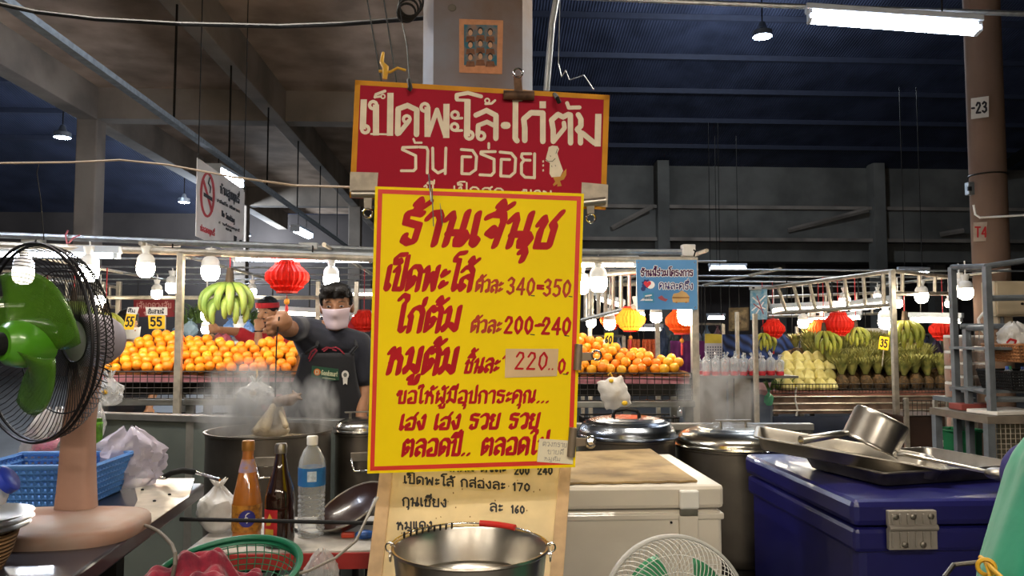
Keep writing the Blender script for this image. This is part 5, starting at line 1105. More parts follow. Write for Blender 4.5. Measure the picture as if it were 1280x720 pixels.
# generic worker behind the fruit
def worker(label, hpx, D, lean=0, arms=None, shirtm=redshirt, turn=0, mask=False, band=False, hat=None):
    hc = P(*hpx, D); sN = hc-V((0, 0, .19))+RT*lean*.3; ch = sN-V((0, 0, .2)); wa = sN-V((0, 0, .45)); hi = V((wa.x, wa.y, max(.8, wa.z-.12)))
    f = (CAM-hc); f.z = 0; f.normalize(); s = V((-f.y, f.x, 0)); s = s if s.dot(RT) > 0 else -s
    hf = (Matrix.Rotation(turn, 3, 'Z') @ f); hf = (hf-V((0, 0, .15))).normalized(); hu = V((0, 0, 1)); hu = (hu-hf*hu.dot(hf)).normalized(); hs = hf.cross(hu).normalized(); hs = hs if hs.dot(s) > 0 else -hs
    t = thing('person', label, 'person', (hi.x, hi.y, 0)); m = MB(); H, M_ = face_head(m, hc, hf, hs, hu)
    sl, sr = sN-V((0, 0, .04))-s*.17, sN-V((0, 0, .04))+s*.17
    m.cone(hc-hu*.07, sN, .048, .056); m.cone(sN, ch, .07, .11); m.cone(ch, wa, .11, .11); m.cone(wa, hi, .11, .13); legs(m, hi, hi.z*.52, .08, s, f); m.cone(sl, sN, .05, .06); m.cone(sr, sN, .05, .06)
    arms = arms or ((sl-V((0, 0, .27))-s*.05, sl-V((0, 0, .45))+f*.12), (sr-V((0, 0, .27))+s*.05, sr-V((0, 0, .45))+f*.12))
    q = MB(); q.cone(sN-V((0, 0, .03)), ch, .084, .128); q.cone(ch, wa, .128, .124); q.cone(ch-s*.05, wa-s*.04, .1, .1); q.cone(ch+s*.05, wa+s*.04, .1, .1); q.cone(wa, hi, .124, .138)
    for sh, (e, w) in ((sl, arms[0]), (sr, arms[1])):
        e, w = V(e), V(w); m.cone(sh, e, .045, .038); m.cone(e, w, .038, .026); d = (w-e).normalized(); fist(m, w+d*.045, d, f, V((0, 0, 1)) if abs(d.z) < .7 else s, .95)
        q.cone(sh, sN-V((0, 0, .04)), .064, .08); q.cone(sh, Lc(sh, e, .72), .064, .058); q.cone(sh, ch, .06, .1)
    blob('body', m, skinm, t, .008, 4); blob('shirt', q, shirtm, t, .009, 6)
    q = legs(MB(), hi, hi.z*.52, .07, s, f, 1.16); q.cone(hi+V((0, 0, .06)), hi, .128, .138); blob('trousers', q, pants, t, .012, 5); feet(hi, s, f, t); eyes(H, M_, t)
    q = MB(); q.ell(H(0, -.022, .04), (.084, .098, .092), 18, 12, M_); q.ell(H(0, -.06, -.01), (.07, .055, .075), 12, 8, M_); q.ell(H(0, .045, .09), (.06, .04, .026), 12, 8, M_); blob('hair', q, hairm, t, .008, 3)
    if mask: MB().grid(lambda u, v: H(.085*math.sin((u-.5)*2.4), .015+.1*math.cos((u-.5)*2.4), -.005-.1*v), 16, 8).build('face_mask', white, t, smooth=80, solid=.002)
    if band:
        MB().grid(lambda u, v: H(.089*math.sin(2*PI*u), -.012+.106*math.cos(2*PI*u), .035+.042*v+.006*math.cos(2*PI*u)), 32, 4).build('headband', mat('headband_red', 'c8202a', .8, sheen=.2), t, smooth=80, solid=.004)
        MB().tube([H(-.03, .095, -.045), H(0, .108, -.042), H(.03, .095, -.045)], [.004, .007, .004], 8).build('moustache', hairm, t, smooth=60)
        q = MB(); q.ell(H(0, .055, -.092), (.04, .035, .03), 12, 8, M_); q.build('beard', hairm, t, smooth=60)
    return t
D1 = 6.3
wk = worker('person in red shirt and red headband holding a fist to the mouth', (334, 390), D1, .15, ((P(297, 415, D1-.12), P(272, 412, D1-.3)), (P(323, 436, D1-.25), P(323, 412, D1-.2))), turn=-.5, band=True)
q = P(323, 420, D1-.2); MB().ring(P(323, 414, D1-.2), .03, .006, UP, 20).build('wristband', black, wk); MB().ring(P(323, 422, D1-.22), .031, .003, UP, 20).build('bracelet', mat('bracelet_orange', 'd07a24', .5), wk)
worker('person in a red shirt hidden behind the vendor head', (420, 376), 6.4, 0, None, redshirt)
worker('dark haired person in a white face mask behind the left end of the oranges', (160, 406), 6.3, 0, None, mat('shirt_dark', '2a2426', .85), turn=.5, mask=True)
# the person in green at the right edge, bending away from the view
grs = mat('apron_green', '1e936b', .7, vary=.08, scale=8, bump=.25, bscale=12, sheen=.2); slv = mat('sleeve_purple', '2a2468', .8, vary=.1, bump=.2)
Dg = 1.32; w0 = P(1350, 760, Dg); up_ = P(1392, 618, Dg); hd = P(1440, 520, Dg); hp_ = V((w0.x+.0, w0.y, .82))
f = RT; s = V((0, 1, 0))
t = thing('person', 'person in a green apron cut by the right edge in front of the blue cooler', 'person', (hp_.x, hp_.y, 0)); m = MB()
face_head(m, hd, (RT-UP*.3).normalized(), V((0, 1, 0)), (UP*.95+RT*.3).normalized()); m.cone(hd-UP*.07, up_, .05, .06); m.cone(up_, w0, .12, .13); m.cone(w0, hp_, .13, .14); legs(m, hp_, .44, .08, s, f)
arms_ = []
for k in (-1, 1):
    sh = up_+s*k*.17; e = sh+RT*.12-UP*.26; w_ = e+RT*.22-UP*.08; m.cone(sh, e, .048, .04); m.cone(e, w_, .04, .027); fist(m, w_+RT*.05, RT, UP, s*k*-1, .95); arms_.append((sh, e))
blob('body', m, skinm, t, .008, 4)
m = MB(); m.cone(up_, w0, .145, .155); m.cone(up_+s*.06, w0+s*.05, .125, .13); m.cone(up_-s*.06, w0-s*.05, .125, .13); m.cone(w0, hp_, .155, .16); m.cone(up_+UP*.02, up_-s*.12, .1, .08); m.cone(up_+UP*.02, up_+s*.12, .1, .08); m.cone(hp_, hp_-V((0, 0, .3)), .16, .19)
blob('apron', m, grs, t, .008, 8)
for sh, e in arms_:
    m = MB(); m.cone(sh, Lc(sh, e, .9), .07, .06); blob('sleeve', m, slv, t, .008, 5)
m = legs(MB(), hp_, .44, .07, s, f, 1.18); blob('trousers', m, pants, t, .012, 5); feet(hp_, s, f, t)
q = MB(); q.ell(hd+UP*.03-RT*.02, (.09, .09, .095)); blob('hair', q, hairm, t, .008, 3)
yt = mat('tie_yellow', 'd0a01c', .6); b_ = P(1232, 706, Dg-.12)
m = MB(); m.tube([P(1226, 697, 1.32), P(1232, 702, 1.275), P(1241, 712, 1.24), P(1256, 726, 1.21), P(1290, 740, 1.17)], .0042, 8); m.ring(P(1233, 709, 1.26), .0125, .0036, (RT*-.5-FW).normalized(), 18); m.tube([P(1232, 702, 1.27), P(1237, 716, 1.245), P(1239, 728, 1.235)], .0037, 8); m.build('apron_tie', yt, t, smooth=60)
# ------------------------------------------------------------------ fruit stall with the oranges
def tubes(name, label, cat, pts, r, m, group=None, n=8):
    return tag(MB().tube(pts, r, n).build(name, m, smooth=40), label, cat, group)
def post(label, x, y0, D, w=.042, m=galvw, z0=0):
    p = P(x, y0, D); return tag(MB().bx(p.x-w/2, p.x+w/2, p.y-w/2, p.y+w/2, z0, p.z).build('stall_post', m, bevel=.003), label, 'post')
post('steel stall post standing in the left orange heap', 226.5, 317, 4.75, .04)
post('steel stall post at the right edge of the blue stall sign', 867, 322, 4.95, .045)
post('stall post hidden behind the big yellow sign', 560, 322, 5.1)
for x, D, l in ((128, 6.9, 'thin rear stall post behind the left price tag'), (149, 7.2, 'pale rear stall post beside the tilted price tag'), (398, 7.2, 'pale rear stall post left of the vendor head'), (446, 7.0, 'rear stall post between the vendor head and the yellow sign'), (821, 7.5, 'rear stall post below the blue stall sign'), (737, 7.4, 'rear stall post close to the right edge of the yellow sign')):
    post(l, x, 352, D, .04)
R0, R1, R2 = P(-60, 304, 4.5), P(470, 324, 5.0), P(868, 325, 4.97)
tubes('roof_rail', 'upper steel roof rail over the left orange heap', 'rail', [R0+V((0, 0, .06)), R1+V((0, 0, .06)), R2+V((0, 0, .05))], .02, galv)
tubes('roof_rail', 'lower steel roof rail carrying the bulbs over the left orange heap', 'rail', [R0, R1, R2], .022, galvw)
for (a, b, l) in (((P(-30, 372, 7.0), P(470, 372, 7.0)), 0, 'rear roof rail of the orange stall left of the yellow sign'), ((P(720, 358, 7.0), P(862, 352, 6.2)), 0, 'rear roof rail of the orange stall right of the yellow sign'), ((P(720, 346, 5.6), P(866, 334, 5.0)), 0, 'slanting roof tube right of the yellow sign')):
    tubes('roof_rail', l, 'rail', list(a), .018, galvw)
# ladder frame right of the yellow sign
def ladder(label, a0, a1, b0, b1, n, r=.018):
    t = thing('lattice_beam', label, 'frame', (a0+b1)/2)
    MB().tube([a0, a1], r, 8).build('top_chord', galvw, t); MB().tube([b0, b1], r, 8).build('bottom_chord', galvw, t)
    for i in range(n): s = (i+.5)/n; MB().tube([a0.lerp(a1, s), b0.lerp(b1, s)], r*.9, 8).build('rung', galvw, t)
    return t
ladder('steel lattice beam behind the bulb right of the yellow sign', P(728, 345, 6.8), P(792, 338, 5.6), P(728, 400, 6.8), P(792, 384, 5.6), 7)
ladder('steel lattice beam low at the left end of the orange stall', P(-20, 335, 7.2), P(150, 360, 8.0), P(-20, 380, 7.2), P(150, 384, 8.0), 6)
boxp = mat('box_pale', 'a9aaa8', .6, vary=.1)
for i, (x, y, D) in enumerate(((42, 303, 4.62), (212, 306, 4.78), (386, 310, 4.93), (860, 315, 4.97))):
    c = P(x, y, D); t = thing('ballast_box', ('pale ballast box on the roof rail above the fan', 'pale ballast box on the roof rail above the left post', 'pale ballast box on the roof rail above the red lantern', 'pale box with a dark cord on top of the blue stall sign')[i], 'box', c)
    MB().box(c+V((0, 0, .01)), (.12 if i < 3 else .085, .06, .045 if i < 3 else .075)).build('case', boxp if i < 3 else papw, t, bevel=.006); MB().tube([c+V((.03, -.03, .01)), c+V((.035, -.045, .0)), c+V((.03, -.03, -.03))], .005, 6).build('lead', black, t)
tubes('pink_wire', 'upright pink wire end on the roof rail above the fan', 'wire', [P(84, 305, 4.6), P(82, 294, 4.6), P(85, 288, 4.6)], .005, mat('wire_pink', 'b0606a', .6)); tubes('pink_wire', 'slanted pink wire end on the roof rail above the fan', 'wire', [P(86, 304, 4.6), P(92, 297, 4.6), P(100, 294, 4.6)], .005, mat('wire_pink', 'b0606a', .6))
# tube lamps of the stalls
tube_lamp(P(-50, 317, 4.6), P(146, 319.5, 4.66), 'bright tube lamp under the roof rail above the fan', r=.017, drop=.035)
tube_lamp(P(293, 323, 4.86), P(463, 325, 5.02), 'bright tube lamp under the roof rail above the red lantern', r=.017, drop=.03)
tube_lamp(P(722, 330, 5.05), P(794, 330, 5.0), 'bright tube lamp between the yellow sign and the blue stall sign', r=.02, warm=True, drop=.03)
for a, b, D, l in (((-20, 381), (88, 381), 7.0, 'rear tube lamp seen through the top of the green fan'), ((325, 389), (402, 393), 7.2, 'rear tube lamp behind the red lantern and the vendor head'), ((440, 368), (470, 368), 7.6, 'short rear tube lamp between the vendor head and the yellow sign'), ((746, 372), (778, 382), 6.6, 'slanting tube lamp above the right orange heap'), ((798, 411), (826, 411), 9, 'far tube lamp right of the orange net bags'), ((440, 396), (470, 396), 7.6, 'low rear tube lamp between the vendor shoulder and the yellow sign')):
    tube_lamp(P(*a, D), P(*b, D), l, r=.022, warm=True, drop=.035, hang=1.89)
RAILS = (5.6, 6.3, 7.0, 7.7, 8.4)
def snap(x, y, D):
    p = P(x, y, D)
    return p if p.y < 5.35 else PY(x, y, min(RAILS, key=lambda r: abs(r-p.y)))
# bulbs
def bulb_proto():
    t = thing('light_bulb', '', 'bulb', (0, 0, 0), local=True)
    MB().lathe([(.004, -.052), (.025, -.05), (.042, -.036), (.05, -.012), (.05, .02), (.046, .032)], 22, cap1=False).build('globe', bulbm, t, smooth=60)
    MB().lathe([(.046, .03), (.05, .034), (.048, .062), (.036, .082), (.02, .09)], 22).build('bulb_body', white, t, smooth=40)
    MB().lathe([(.02, .088), (.022, .1), (.03, .128), (.03, .135)], 18).build('socket', white, t, smooth=40)
    return t
BULBS = [(29, 343, 4.55, 1, 'bulb seen through the top of the green fan'), (111, 340, 4.62, 1, 'bulb between the green fan and the left price tags'), (182, 336, 4.7, .9, 'bulb above the level 55 price tag'), (263, 340, 4.8, .95, 'bulb above the green banana bunch'), (414, 350, 4.95, .85, 'bulb right above the vendor head'),
 (196, 367, 6.6, .8, 'small rear bulb above the red shop board'), (125, 374, 6.6, .85, 'small rear bulb over the bananas left of the tilted price tag'), (215, 359, 6.2, .85, 'rear bulb left of the steel post in the orange heap'), (258, 394, 6.6, .85, 'low rear bulb left of the banana bunch'), (315, 365, 7.0, .7, 'rear bulb right of the green banana bunch'), (257, 412, 6.7, .65, 'lowest rear bulb beside the outstretched red sleeved arm'),
 (748, 354, 5.0, 1, 'big bulb beside the right edge of the yellow sign'), (727, 358, 5.25, .9, 'bulb half covered by the right edge of the yellow sign'), (796, 397, 5.6, 1, 'bulb in front of the middle orange lantern'), (859, 394, 4.98, 1.1, 'bulb dazzling over the large orange lantern below the blue stall sign'), (820, 396, 6.4, .85, 'bulb between the two orange lanterns'), (762, 405, 6.6, .85, 'bulb just above the 60 price tag'), (739, 403, 6.8, .8, 'rear bulb low at the right edge of the yellow sign'),
 (1152, 371, 6.3, .9, 'bulb hanging right of the pineapple stall post'), (1056, 377, 7.2, .85, 'bulb over the pale cut fruit'), (1199, 363, 5.6, .85, 'left one of two bulbs above the right rack'), (1207, 366, 5.2, .8, 'right one of two bulbs above the right rack'), (1107, 403, 6.4, 1, 'bulb beside the 35 price tag'), (1097, 371, 7.6, .65, 'small rear bulb left of the pineapple stall post'), (1122, 379, 7.0, .75, 'bulb close right of the pineapple stall post'), (1186, 380, 7.0, .55, 'tiny rear bulb left of the right rack'), (967, 388, 8.4, .5, 'tiny bulb under the small far blue sign'), (1004, 404, 8.0, .9, 'bulb glowing between the two left red lanterns of the pineapple stall')]
bp_ = bulb_proto(); BL = []
for i, (x, y, D, s, l) in enumerate(BULBS):
    loc = snap(x, y, D)
    if i == 0: bp_.location = loc; bp_.scale = (s*1.15,)*3; bp_['label'] = 'glowing '+l
    else: dup(bp_, loc, None, s*1.15, 'glowing '+l)
    top = loc+V((0, 0, .135*s*1.15)); BL.append((top, l))
RAILY = {}
for top, l in BL:
    rear = top.y > 5.3; zr = 1.88 if rear else max(top.z+.02, R0.lerp(R1, .5).z+.01 if top.x < -.6 else R1.z)
    tubes('bulb_wire', 'wire holding the '+l, 'wire', [top-V((0, 0, .006)), top.lerp(V((top.x+.006, top.y, zr)), .5), V((top.x, top.y, zr+.01))], .005, white)
for i, y in enumerate(RAILS):
    for x0, x1, w in ((-4.4, -.7, 'left orange heap'), (.45, 1.9, 'right orange heap'), (2.0, 4.9, 'pineapple stall')):
        if w == 'pineapple stall' and y < 6: continue
        tubes('roof_bar', ORD[i]+' cross bar from the front in the roof over the '+w, 'rail', [V((x0, y, 1.895)), V((x1, y, 1.895))], .008, galv)
def roof_run(x, y0, y1, l): tubes('roof_rail', l, 'rail', [V((x, y0, 1.905)), V((x, y1, 1.905))], .014, galvw)
for i, x in enumerate((-4.3, -3.1, -2.0, -.9)): roof_run(x, 4.75, 8.5, ORD[i]+' roof rail from the left running back over the orange stall')
for i, x in enumerate((.6, 1.55)): roof_run(x, 4.95, 8.5, ORD[i]+' roof rail running back to the right of the yellow sign')
# trays of oranges
pinkl = mat('liner_pink', 'b5747c', .8, vary=.15, scale=20); wirem = mat('wire_basket', '3a3632', .5, .5, vary=.15)
orm = mat('orange_peel', 'f08a12', .45, vary=.0, scale=3, bump=.12, bscale=300, coat=.15)
n_ = orm.node_tree.nodes; l_ = orm.node_tree.links; oi = n_.new('ShaderNodeObjectInfo'); rp_ = n_.new('ShaderNodeValToRGB')
rp_.color_ramp.elements[0].color = lin('e8780c'); rp_.color_ramp.elements[1].color = lin('f5a81c'); rp_.color_ramp.elements.new(.5).color = lin('ef8c10'); rp_.color_ramp.elements.new(.92).color = lin('d99a1a')
l_.new(oi.outputs['Random'], rp_.inputs['Fac']); l_.new(rp_.outputs['Color'], n_['Principled BSDF'].inputs['Base Color'])
def wire_front(t, a, b, h, nx, ny, name='wire_front'):
    m = MB(); u = V((0, 0, h))
    for i in range(nx+1): m.tube([a.lerp(b, i/nx), a.lerp(b, i/nx)+u], .0028, 4)
    for k in range(ny+1): m.tube([a+u*k/ny, b+u*k/ny], .004 if k in (0, ny) else .0028, 4)
    return m.build(name, wirem, t)
orb = mat('tray_board', '7a4a1e', .9, vary=.2)
opro = tag(MB().lathe([(.004, -.0322), (.014, -.0318), (.025, -.025), (.0335, -.01), (.0345, .002), (.031, .016), (.022, .027), (.01, .0312), (.004, .0305)], 18).build('orange', orm, smooth=80), 'ripe orange in the big heap left of the vendor, one of many alike', 'orange')
first = [True]; rr = random.Random(11)
def heap(tname, tlabel, x0, x1, D0, y0, D1, y1, cut, lab, grp, gap=.067):
    a, b = P(x0, y0, D0), P(x1, y0, D0); c_, d_ = P(x0, y1, D1), P(x1, y1, D1); b.z = a.z; c_ = V((a.x, c_.y, c_.z)); d_ = V((b.x, c_.y, c_.z))
    t = thing(tname, tlabel, 'stand', ((a.x+b.x)/2, a.y, 0)); th = V((0, 0, .04))
    up = (c_-a).normalized(); nx = (b-a).normalized(); nn = nx.cross(up).normalized()
    L = (c_-a).length; Wd = (b-a).length; rows = int(L/(gap*.87)); cols = int(Wd/gap)
    edge = [a+nx*Wd*k/16+up*L*min(1, max(.04, max(v_ for v_ in [j/20 for j in range(21)] if v_ == 0 or cut(k/16, v_))-.06)) for k in range(17)]
    MB().prism([a, b]+edge[::-1], -nn*.02).build('sloping_board', orb, t)
    f0 = V((0, -.05, -.15)); wire_front(t, a+f0, b+f0, .17, int(Wd/.045), 5)
    MB().bx(a.x, b.x, a.y-.035, a.y-.02, a.z-.05, a.z-.005).build('pink_liner', pinkl, t)
    MB().bx(a.x-.03, b.x+.03, a.y-.06, a.y+.06, a.z-.195, a.z-.155).build('front_beam', stl, t, bevel=.004); MB().bx(a.x-.03, b.x+.03, c_.y+.02, c_.y+.05, a.z-.16, a.z+.05).build('back_board', darkm, t)
    MB().bx(a.x, b.x, a.y, a.y+.55, a.z-.62, a.z-.59).build('lower_shelf', stl, t)
    for x in (a.x, (a.x+b.x)/2, b.x):
        for y in (a.y, c_.y-.04): MB().bx(x-.025, x+.025, y-.02, y+.02, 0, a.z-.16).build('leg', stl, t)
    k = 0
    for r_ in range(rows):
        for q in range(cols):
            px_ = (q+.5+(.5 if r_ % 2 else 0))*gap
            if px_ > Wd-.03: continue
            if not cut(px_/Wd, r_/max(1, rows-1)): continue
            p = a+nx*(px_+rr.uniform(-.011, .011))+up*(gap*.87*(r_+.45)+rr.uniform(-.009, .009))+nn*(.0335+rr.uniform(-.006, .016))
            rot = (rr.uniform(0, 6), rr.uniform(0, 6), rr.uniform(0, 6))
            if first[0]: o = opro; first[0] = False
            else: o = opro.copy(); C.objects.link(o)
            s = rr.uniform(.9, .99); o.location = p; o.rotation_euler = rot; o.scale = (s, s, s); o['label'] = lab; o['group'] = grp; k += 1
    return k
kL = heap('orange_stand', 'sloping stall stand under the big heap of oranges left of the vendor', 100, 374, 4.9, 468, 5.27, 416, lambda u, v: v < .80+.22*math.exp(-((u-.33)/.16)**2)+.06*math.sin(u*23+1), 'ripe orange in the big heap left of the vendor, one of many alike', 'oranges heaped left of the vendor')
kR = heap('orange_stand', 'sloping stall stand under the heap of oranges right of the yellow sign', 705, 862, 4.85, 470, 5.25, 418, lambda u, v: v < 1.25-u*1.05+.05*math.sin(u*31), 'ripe orange in the heap right of the yellow sign, one of many alike', 'oranges heaped right of the yellow sign')
kM = heap('orange_stand', 'narrow stall stand of oranges between the vendor and the yellow sign', 434, 478, 4.9, 468, 5.27, 418, lambda u, v: v < .8, 'ripe orange in the strip between the vendor and the yellow sign, one of many alike', 'oranges between vendor and yellow sign')
print('ORANGES', kL, kR, kM)
# dark wire crates under the trays
for i, (x0, x1, D) in enumerate(((130, 172, 5.1), (178, 218, 5.1), (236, 262, 5.1), (266, 290, 5.1), (730, 785, 5.0), (790, 850, 5.0))):
    a = P(x0, 512, D); b = P(x1, 512, D); w = b.x-a.x
    basket('wire_crate', 'dark wire crate under the orange stand, '+('first', 'second', 'third', 'fourth', 'fifth', 'sixth')[i]+' from the left', 'crate', ((a.x+b.x)/2, a.y+.12, 4.9*0+P(240, 468, 4.9).z-.59), w*.92, .2, w, .22, .3, wirem, .006, (8, 6), th=.003)
t = thing('padlock', 'small pale padlock on the orange stand right of the lidded pot', 'padlock', P(850, 514, 4.78))
MB().box(P(850, 517, 4.78), (.035, .015, .035)).build('lock_body', galv, t, bevel=.004); MB().ring(P(850, 511, 4.78), .012, .003, FW, 16).build('shackle', chrome, t)
# hanging and resting clear bags with yellow ties
def tied(label, x, y, D, r, seed):
    c = P(x, y, D); t = sack('spice_bag', label, 'bag', c-V((0, 0, r[2])), r, bag_c, seed, True, .5, rough=.2); top = c+V((0, 0, r[2]))
    MB().tube([top+V((0, 0, -.005)), top+V((.006, -.005, .03)), top+V((.002, 0, .06))], .004, 6).build('yellow_tie', ycord, t); MB().ell(c+V((0, -r[1]*.9, .0)), (.018, .006, .014), 10, 6).build('yellow_print', mat('print_gold', 'b08a2c', .5), t, smooth=60)
tied('clear spice bag with yellow tie behind the open steaming pot', 320, 490, 3.85, (.085, .06, .055), 31)
tied('clear spice bag with yellow tie right beside the green fan guard', 136, 489, 4.06, (.075, .05, .075), 32)
sack('clear_bag', 'limp clear bag hanging behind the pink fan stand', 'bag', P(121, 530, 3.98)-V((0, 0, .07)), (.04, .03, .09), bag_c, 33, False)
# price tags
yel_t = mat('tag_yellow', 'f0c020', .6, vary=.04)
def price_tag(label, c4, D, text, nib, white_top=None, stick=None, th=9, word=''):
    pl = Plane(P(*c4[0], D), P(*c4[1], D), P(*c4[3], D)); ctr = (pl.px(*c4[0])+pl.px(*c4[2]))/2; t = thing('price_tag', label, 'price tag', ctr)
    MB().prism([pl.px(*q) for q in c4], pl.n*-.004).build('tag_card', yel_t, t)
    m = MB(); b0, b1 = c4[3], c4[2]; h = c4[3][1]-c4[0][1]
    write(m, pl, text, (b0[0]+(b1[0]-b0[0])*.14+(c4[0][0]-b0[0])*.18, b0[1]-h*.2), (b0[0]+(b1[0]-b0[0])*.86+(c4[0][0]-b0[0])*.18, b1[1]-h*.2), h*.58, rnd(nib), (c4[0][0]-b0[0])/h, .001); m.build('lettering', blackp, t)
    if white_top:
        MB().prism([pl.px(*q, .001) for q in white_top], pl.n*-.004).build('name_card', papw, t); m = MB(); w0, w1 = white_top[3], white_top[2]
        write(m, pl, word, (w0[0]+2, w0[1]-2), (w1[0]-2, w1[1]-2), (w0[1]-white_top[0][1])*.45, rnd(.5), 0, .002); m.build('name_lettering', blackp, t)
    if stick: MB().tube([pl.px(*stick[0], -.006), pl.px(*stick[1], -.006)], .005, 6).build('stick', galvw, t)
price_tag('yellow 55 price tag hanging level before the red shop board', [(185, 393), (206, 393), (206, 411), (186, 411)], 5.7, '55', 1.2, [(182, 384), (209, 384), (209, 394), (183, 394)], ((206, 395), (206, 452)), word='ส้มสายน้ำ')
price_tag('yellow 55 price tag seen tilted at the left end of the oranges', [(158, 392), (170, 393), (167, 412), (154, 412)], 5.6, '55', 1.0, [(160, 384), (174, 384), (171, 393), (158, 392)], ((156, 405), (152, 455)), word='ส้ม')
price_tag('yellow 60 price tag standing in the right orange heap', [(756, 416), (767, 416), (766, 433), (754, 432)], 5.5, '60', .9, [(750, 426), (756, 424), (760, 437), (748, 437)], ((760, 430), (758, 462)), word='ส้ม')
# red shop board behind
c4 = [(167, 373), (218, 373), (218, 396), (167, 396)]; pl = Plane(PY(167, 373, 7.7), PY(218, 373, 7.7), PY(167, 396, 7.7))
o = MB().prism([pl.px(*q) for q in c4], pl.n*-.01).build('shop_board', mat('board_red', '8e2026', .6)); tag(o, 'red shop board with pale lettering behind the 55 price tag', 'sign')
m = MB(); write(m, pl, 'เจ้นกดวงจับ', (171, 385), (214, 385), 6, rnd(.6), 0, .002); write(m, pl, 'ขายส่ง', (180, 394), (207, 394), 4, rnd(.5), 0, .002); m.build('lettering', mat('lettering_pink', 'c98f8a', .6), o)
SHB = o
# leafy greens on the far shelf
lf = mat('far_leaves', '46602c', .6, vary=.25, scale=25)
for j, (x, y) in enumerate(((236, 402), (250, 398), (305, 404), (316, 408))):
    m = MB(); cc = PY(x, y+6, 7.6); r4 = random.Random(j)
    for k in range(46):
        a_ = r4.uniform(0, 6.3); d = V((math.cos(a_), math.sin(a_)*.5, 0)); h = r4.uniform(.05, .17); s_ = V((-d.y, d.x, 0))*.018; p = cc+d*r4.uniform(0, .06); q = p+d*.06+V((0, 0, h)); m.add([p-s_*.5, p+s_*.5, q+s_, q-s_, q+d*.05+V((0, 0, .03))], [(0, 1, 2, 3), (3, 2, 4)])
    tag(m.build('leafy_greens', lf, solid=.002), ORD[j]+' clump of dark greens from the left on the far shelf behind the oranges', 'greens')
# red paper lanterns
lanm = mat('paper_red', 'd92412', .7, vary=.12, scale=12, sss=.0, emit=.10, ecol='ff3a12'); lano = mat('paper_orange', 'e8551a', .7, vary=.12, scale=12, emit=.12, ecol='ff5a16')
def lan_mat(name, c):
    m = mat(name, c, .75, vary=.12, scale=12); m.node_tree.nodes['Principled BSDF'].inputs['Transmission Weight'].default_value = 0
    n = m.node_tree.nodes; l = m.node_tree.links; tr = n.new('ShaderNodeBsdfTranslucent'); tr.inputs['Color'].default_value = lin(c); ms = n.new('ShaderNodeMixShader'); ms.inputs[0].default_value = .45
    l.new(n['Principled BSDF'].outputs[0], ms.inputs[1]); l.new(tr.outputs[0], ms.inputs[2]); l.new(ms.outputs[0], n['Material Output'].inputs['Surface']); return m
lanr = lan_mat('lantern_red', 'e02a14'); lanor = lan_mat('lantern_orange', 'f06a1c')
def lantern(label, x, y, D, r, m_, tassel=True, hang=.25, sq=.78):
    c = snap(x, y, D); t = thing('paper_lantern', label, 'lantern', c); h = r*sq; hang = max(.05, (1.9 if c.y > 5.35 else 1.87)-c.z-h)
    pr = [(r*.5, -h), (r*.56, -h*.9), (r*.75, -h*.74), (r*.72, -h*.62), (r*.95, -h*.3), (r, 0), (r*.95, h*.28), (r*.72, h*.6), (r*.56, h*.8), (r*.54, h)]
    MB().lathe(pr, 72, c, fn=lambda i, a: 1+.05*math.cos(24*a)).build('paper_globe', m_, t, smooth=25)
    for s in (-1, 1): MB().lathe([(r*.5, 0), (r*.5, .012*s), (r*.1, .014*s)], 24, c+V((0, 0, h*s))).build('end_cap', mat('cap_red', 'b02414', .6), t)
    MB().tube([c+V((0, 0, h)), c+V((0, 0, h+hang))], .003, 6).build('hanging_cord', redp, t)
    if tassel:
        MB().tube([c-V((0, 0, h)), c-V((0, 0, h+r*.5))], .003, 6).build('tassel_cord', redp, t); MB().ell(c-V((0, 0, h+r*.5)), (r*.14, r*.1, r*.16), 10, 8).build('tassel_bead', mat('bead_gold', 'd08a24', .5), t, smooth=60)
        MB().lathe([(r*.03, 0), (r*.08, -r*.15), (r*.07, -r*.8), (r*.02, -r*.85)], 10, c-V((0, 0, h+r*.6))).build('tassel', redp, t, smooth=40)
lantern('big red paper lantern hanging between the banana bunch and the vendor', 359, 346, 4.95, .134, lanr, True, .12, .7)
lantern('orange red paper lantern between the vendor shoulder and the yellow sign', 455, 401, 5.9, .1, lanr, False)
lantern('large orange paper lantern below the blue stall sign', 852, 401, 5.5, .115, lanor, True, .2)
lantern('orange paper lantern behind a bulb above the right orange heap', 788, 399, 5.9, .105, lanor, True, .2)
lantern('dim orange paper lantern above the 60 price tag', 764, 400, 6.9, .1, lanor, False, .2)
lantern('red paper lantern at the left end of the pineapple stall', 966.5, 411, 7.6, .115, lanr, True, .15)
lantern('red paper lantern over the pale cut fruit', 1048, 405, 7.0, .13, lanr, True, .15)
lantern('half hidden orange lantern between the two red ones of the pineapple stall', 1024, 411, 7.8, .11, lanor, False, .15)
lantern('red paper lantern behind the jar tower of the right rack', 1179, 412, 7.2, .12, lanr, False, .15)
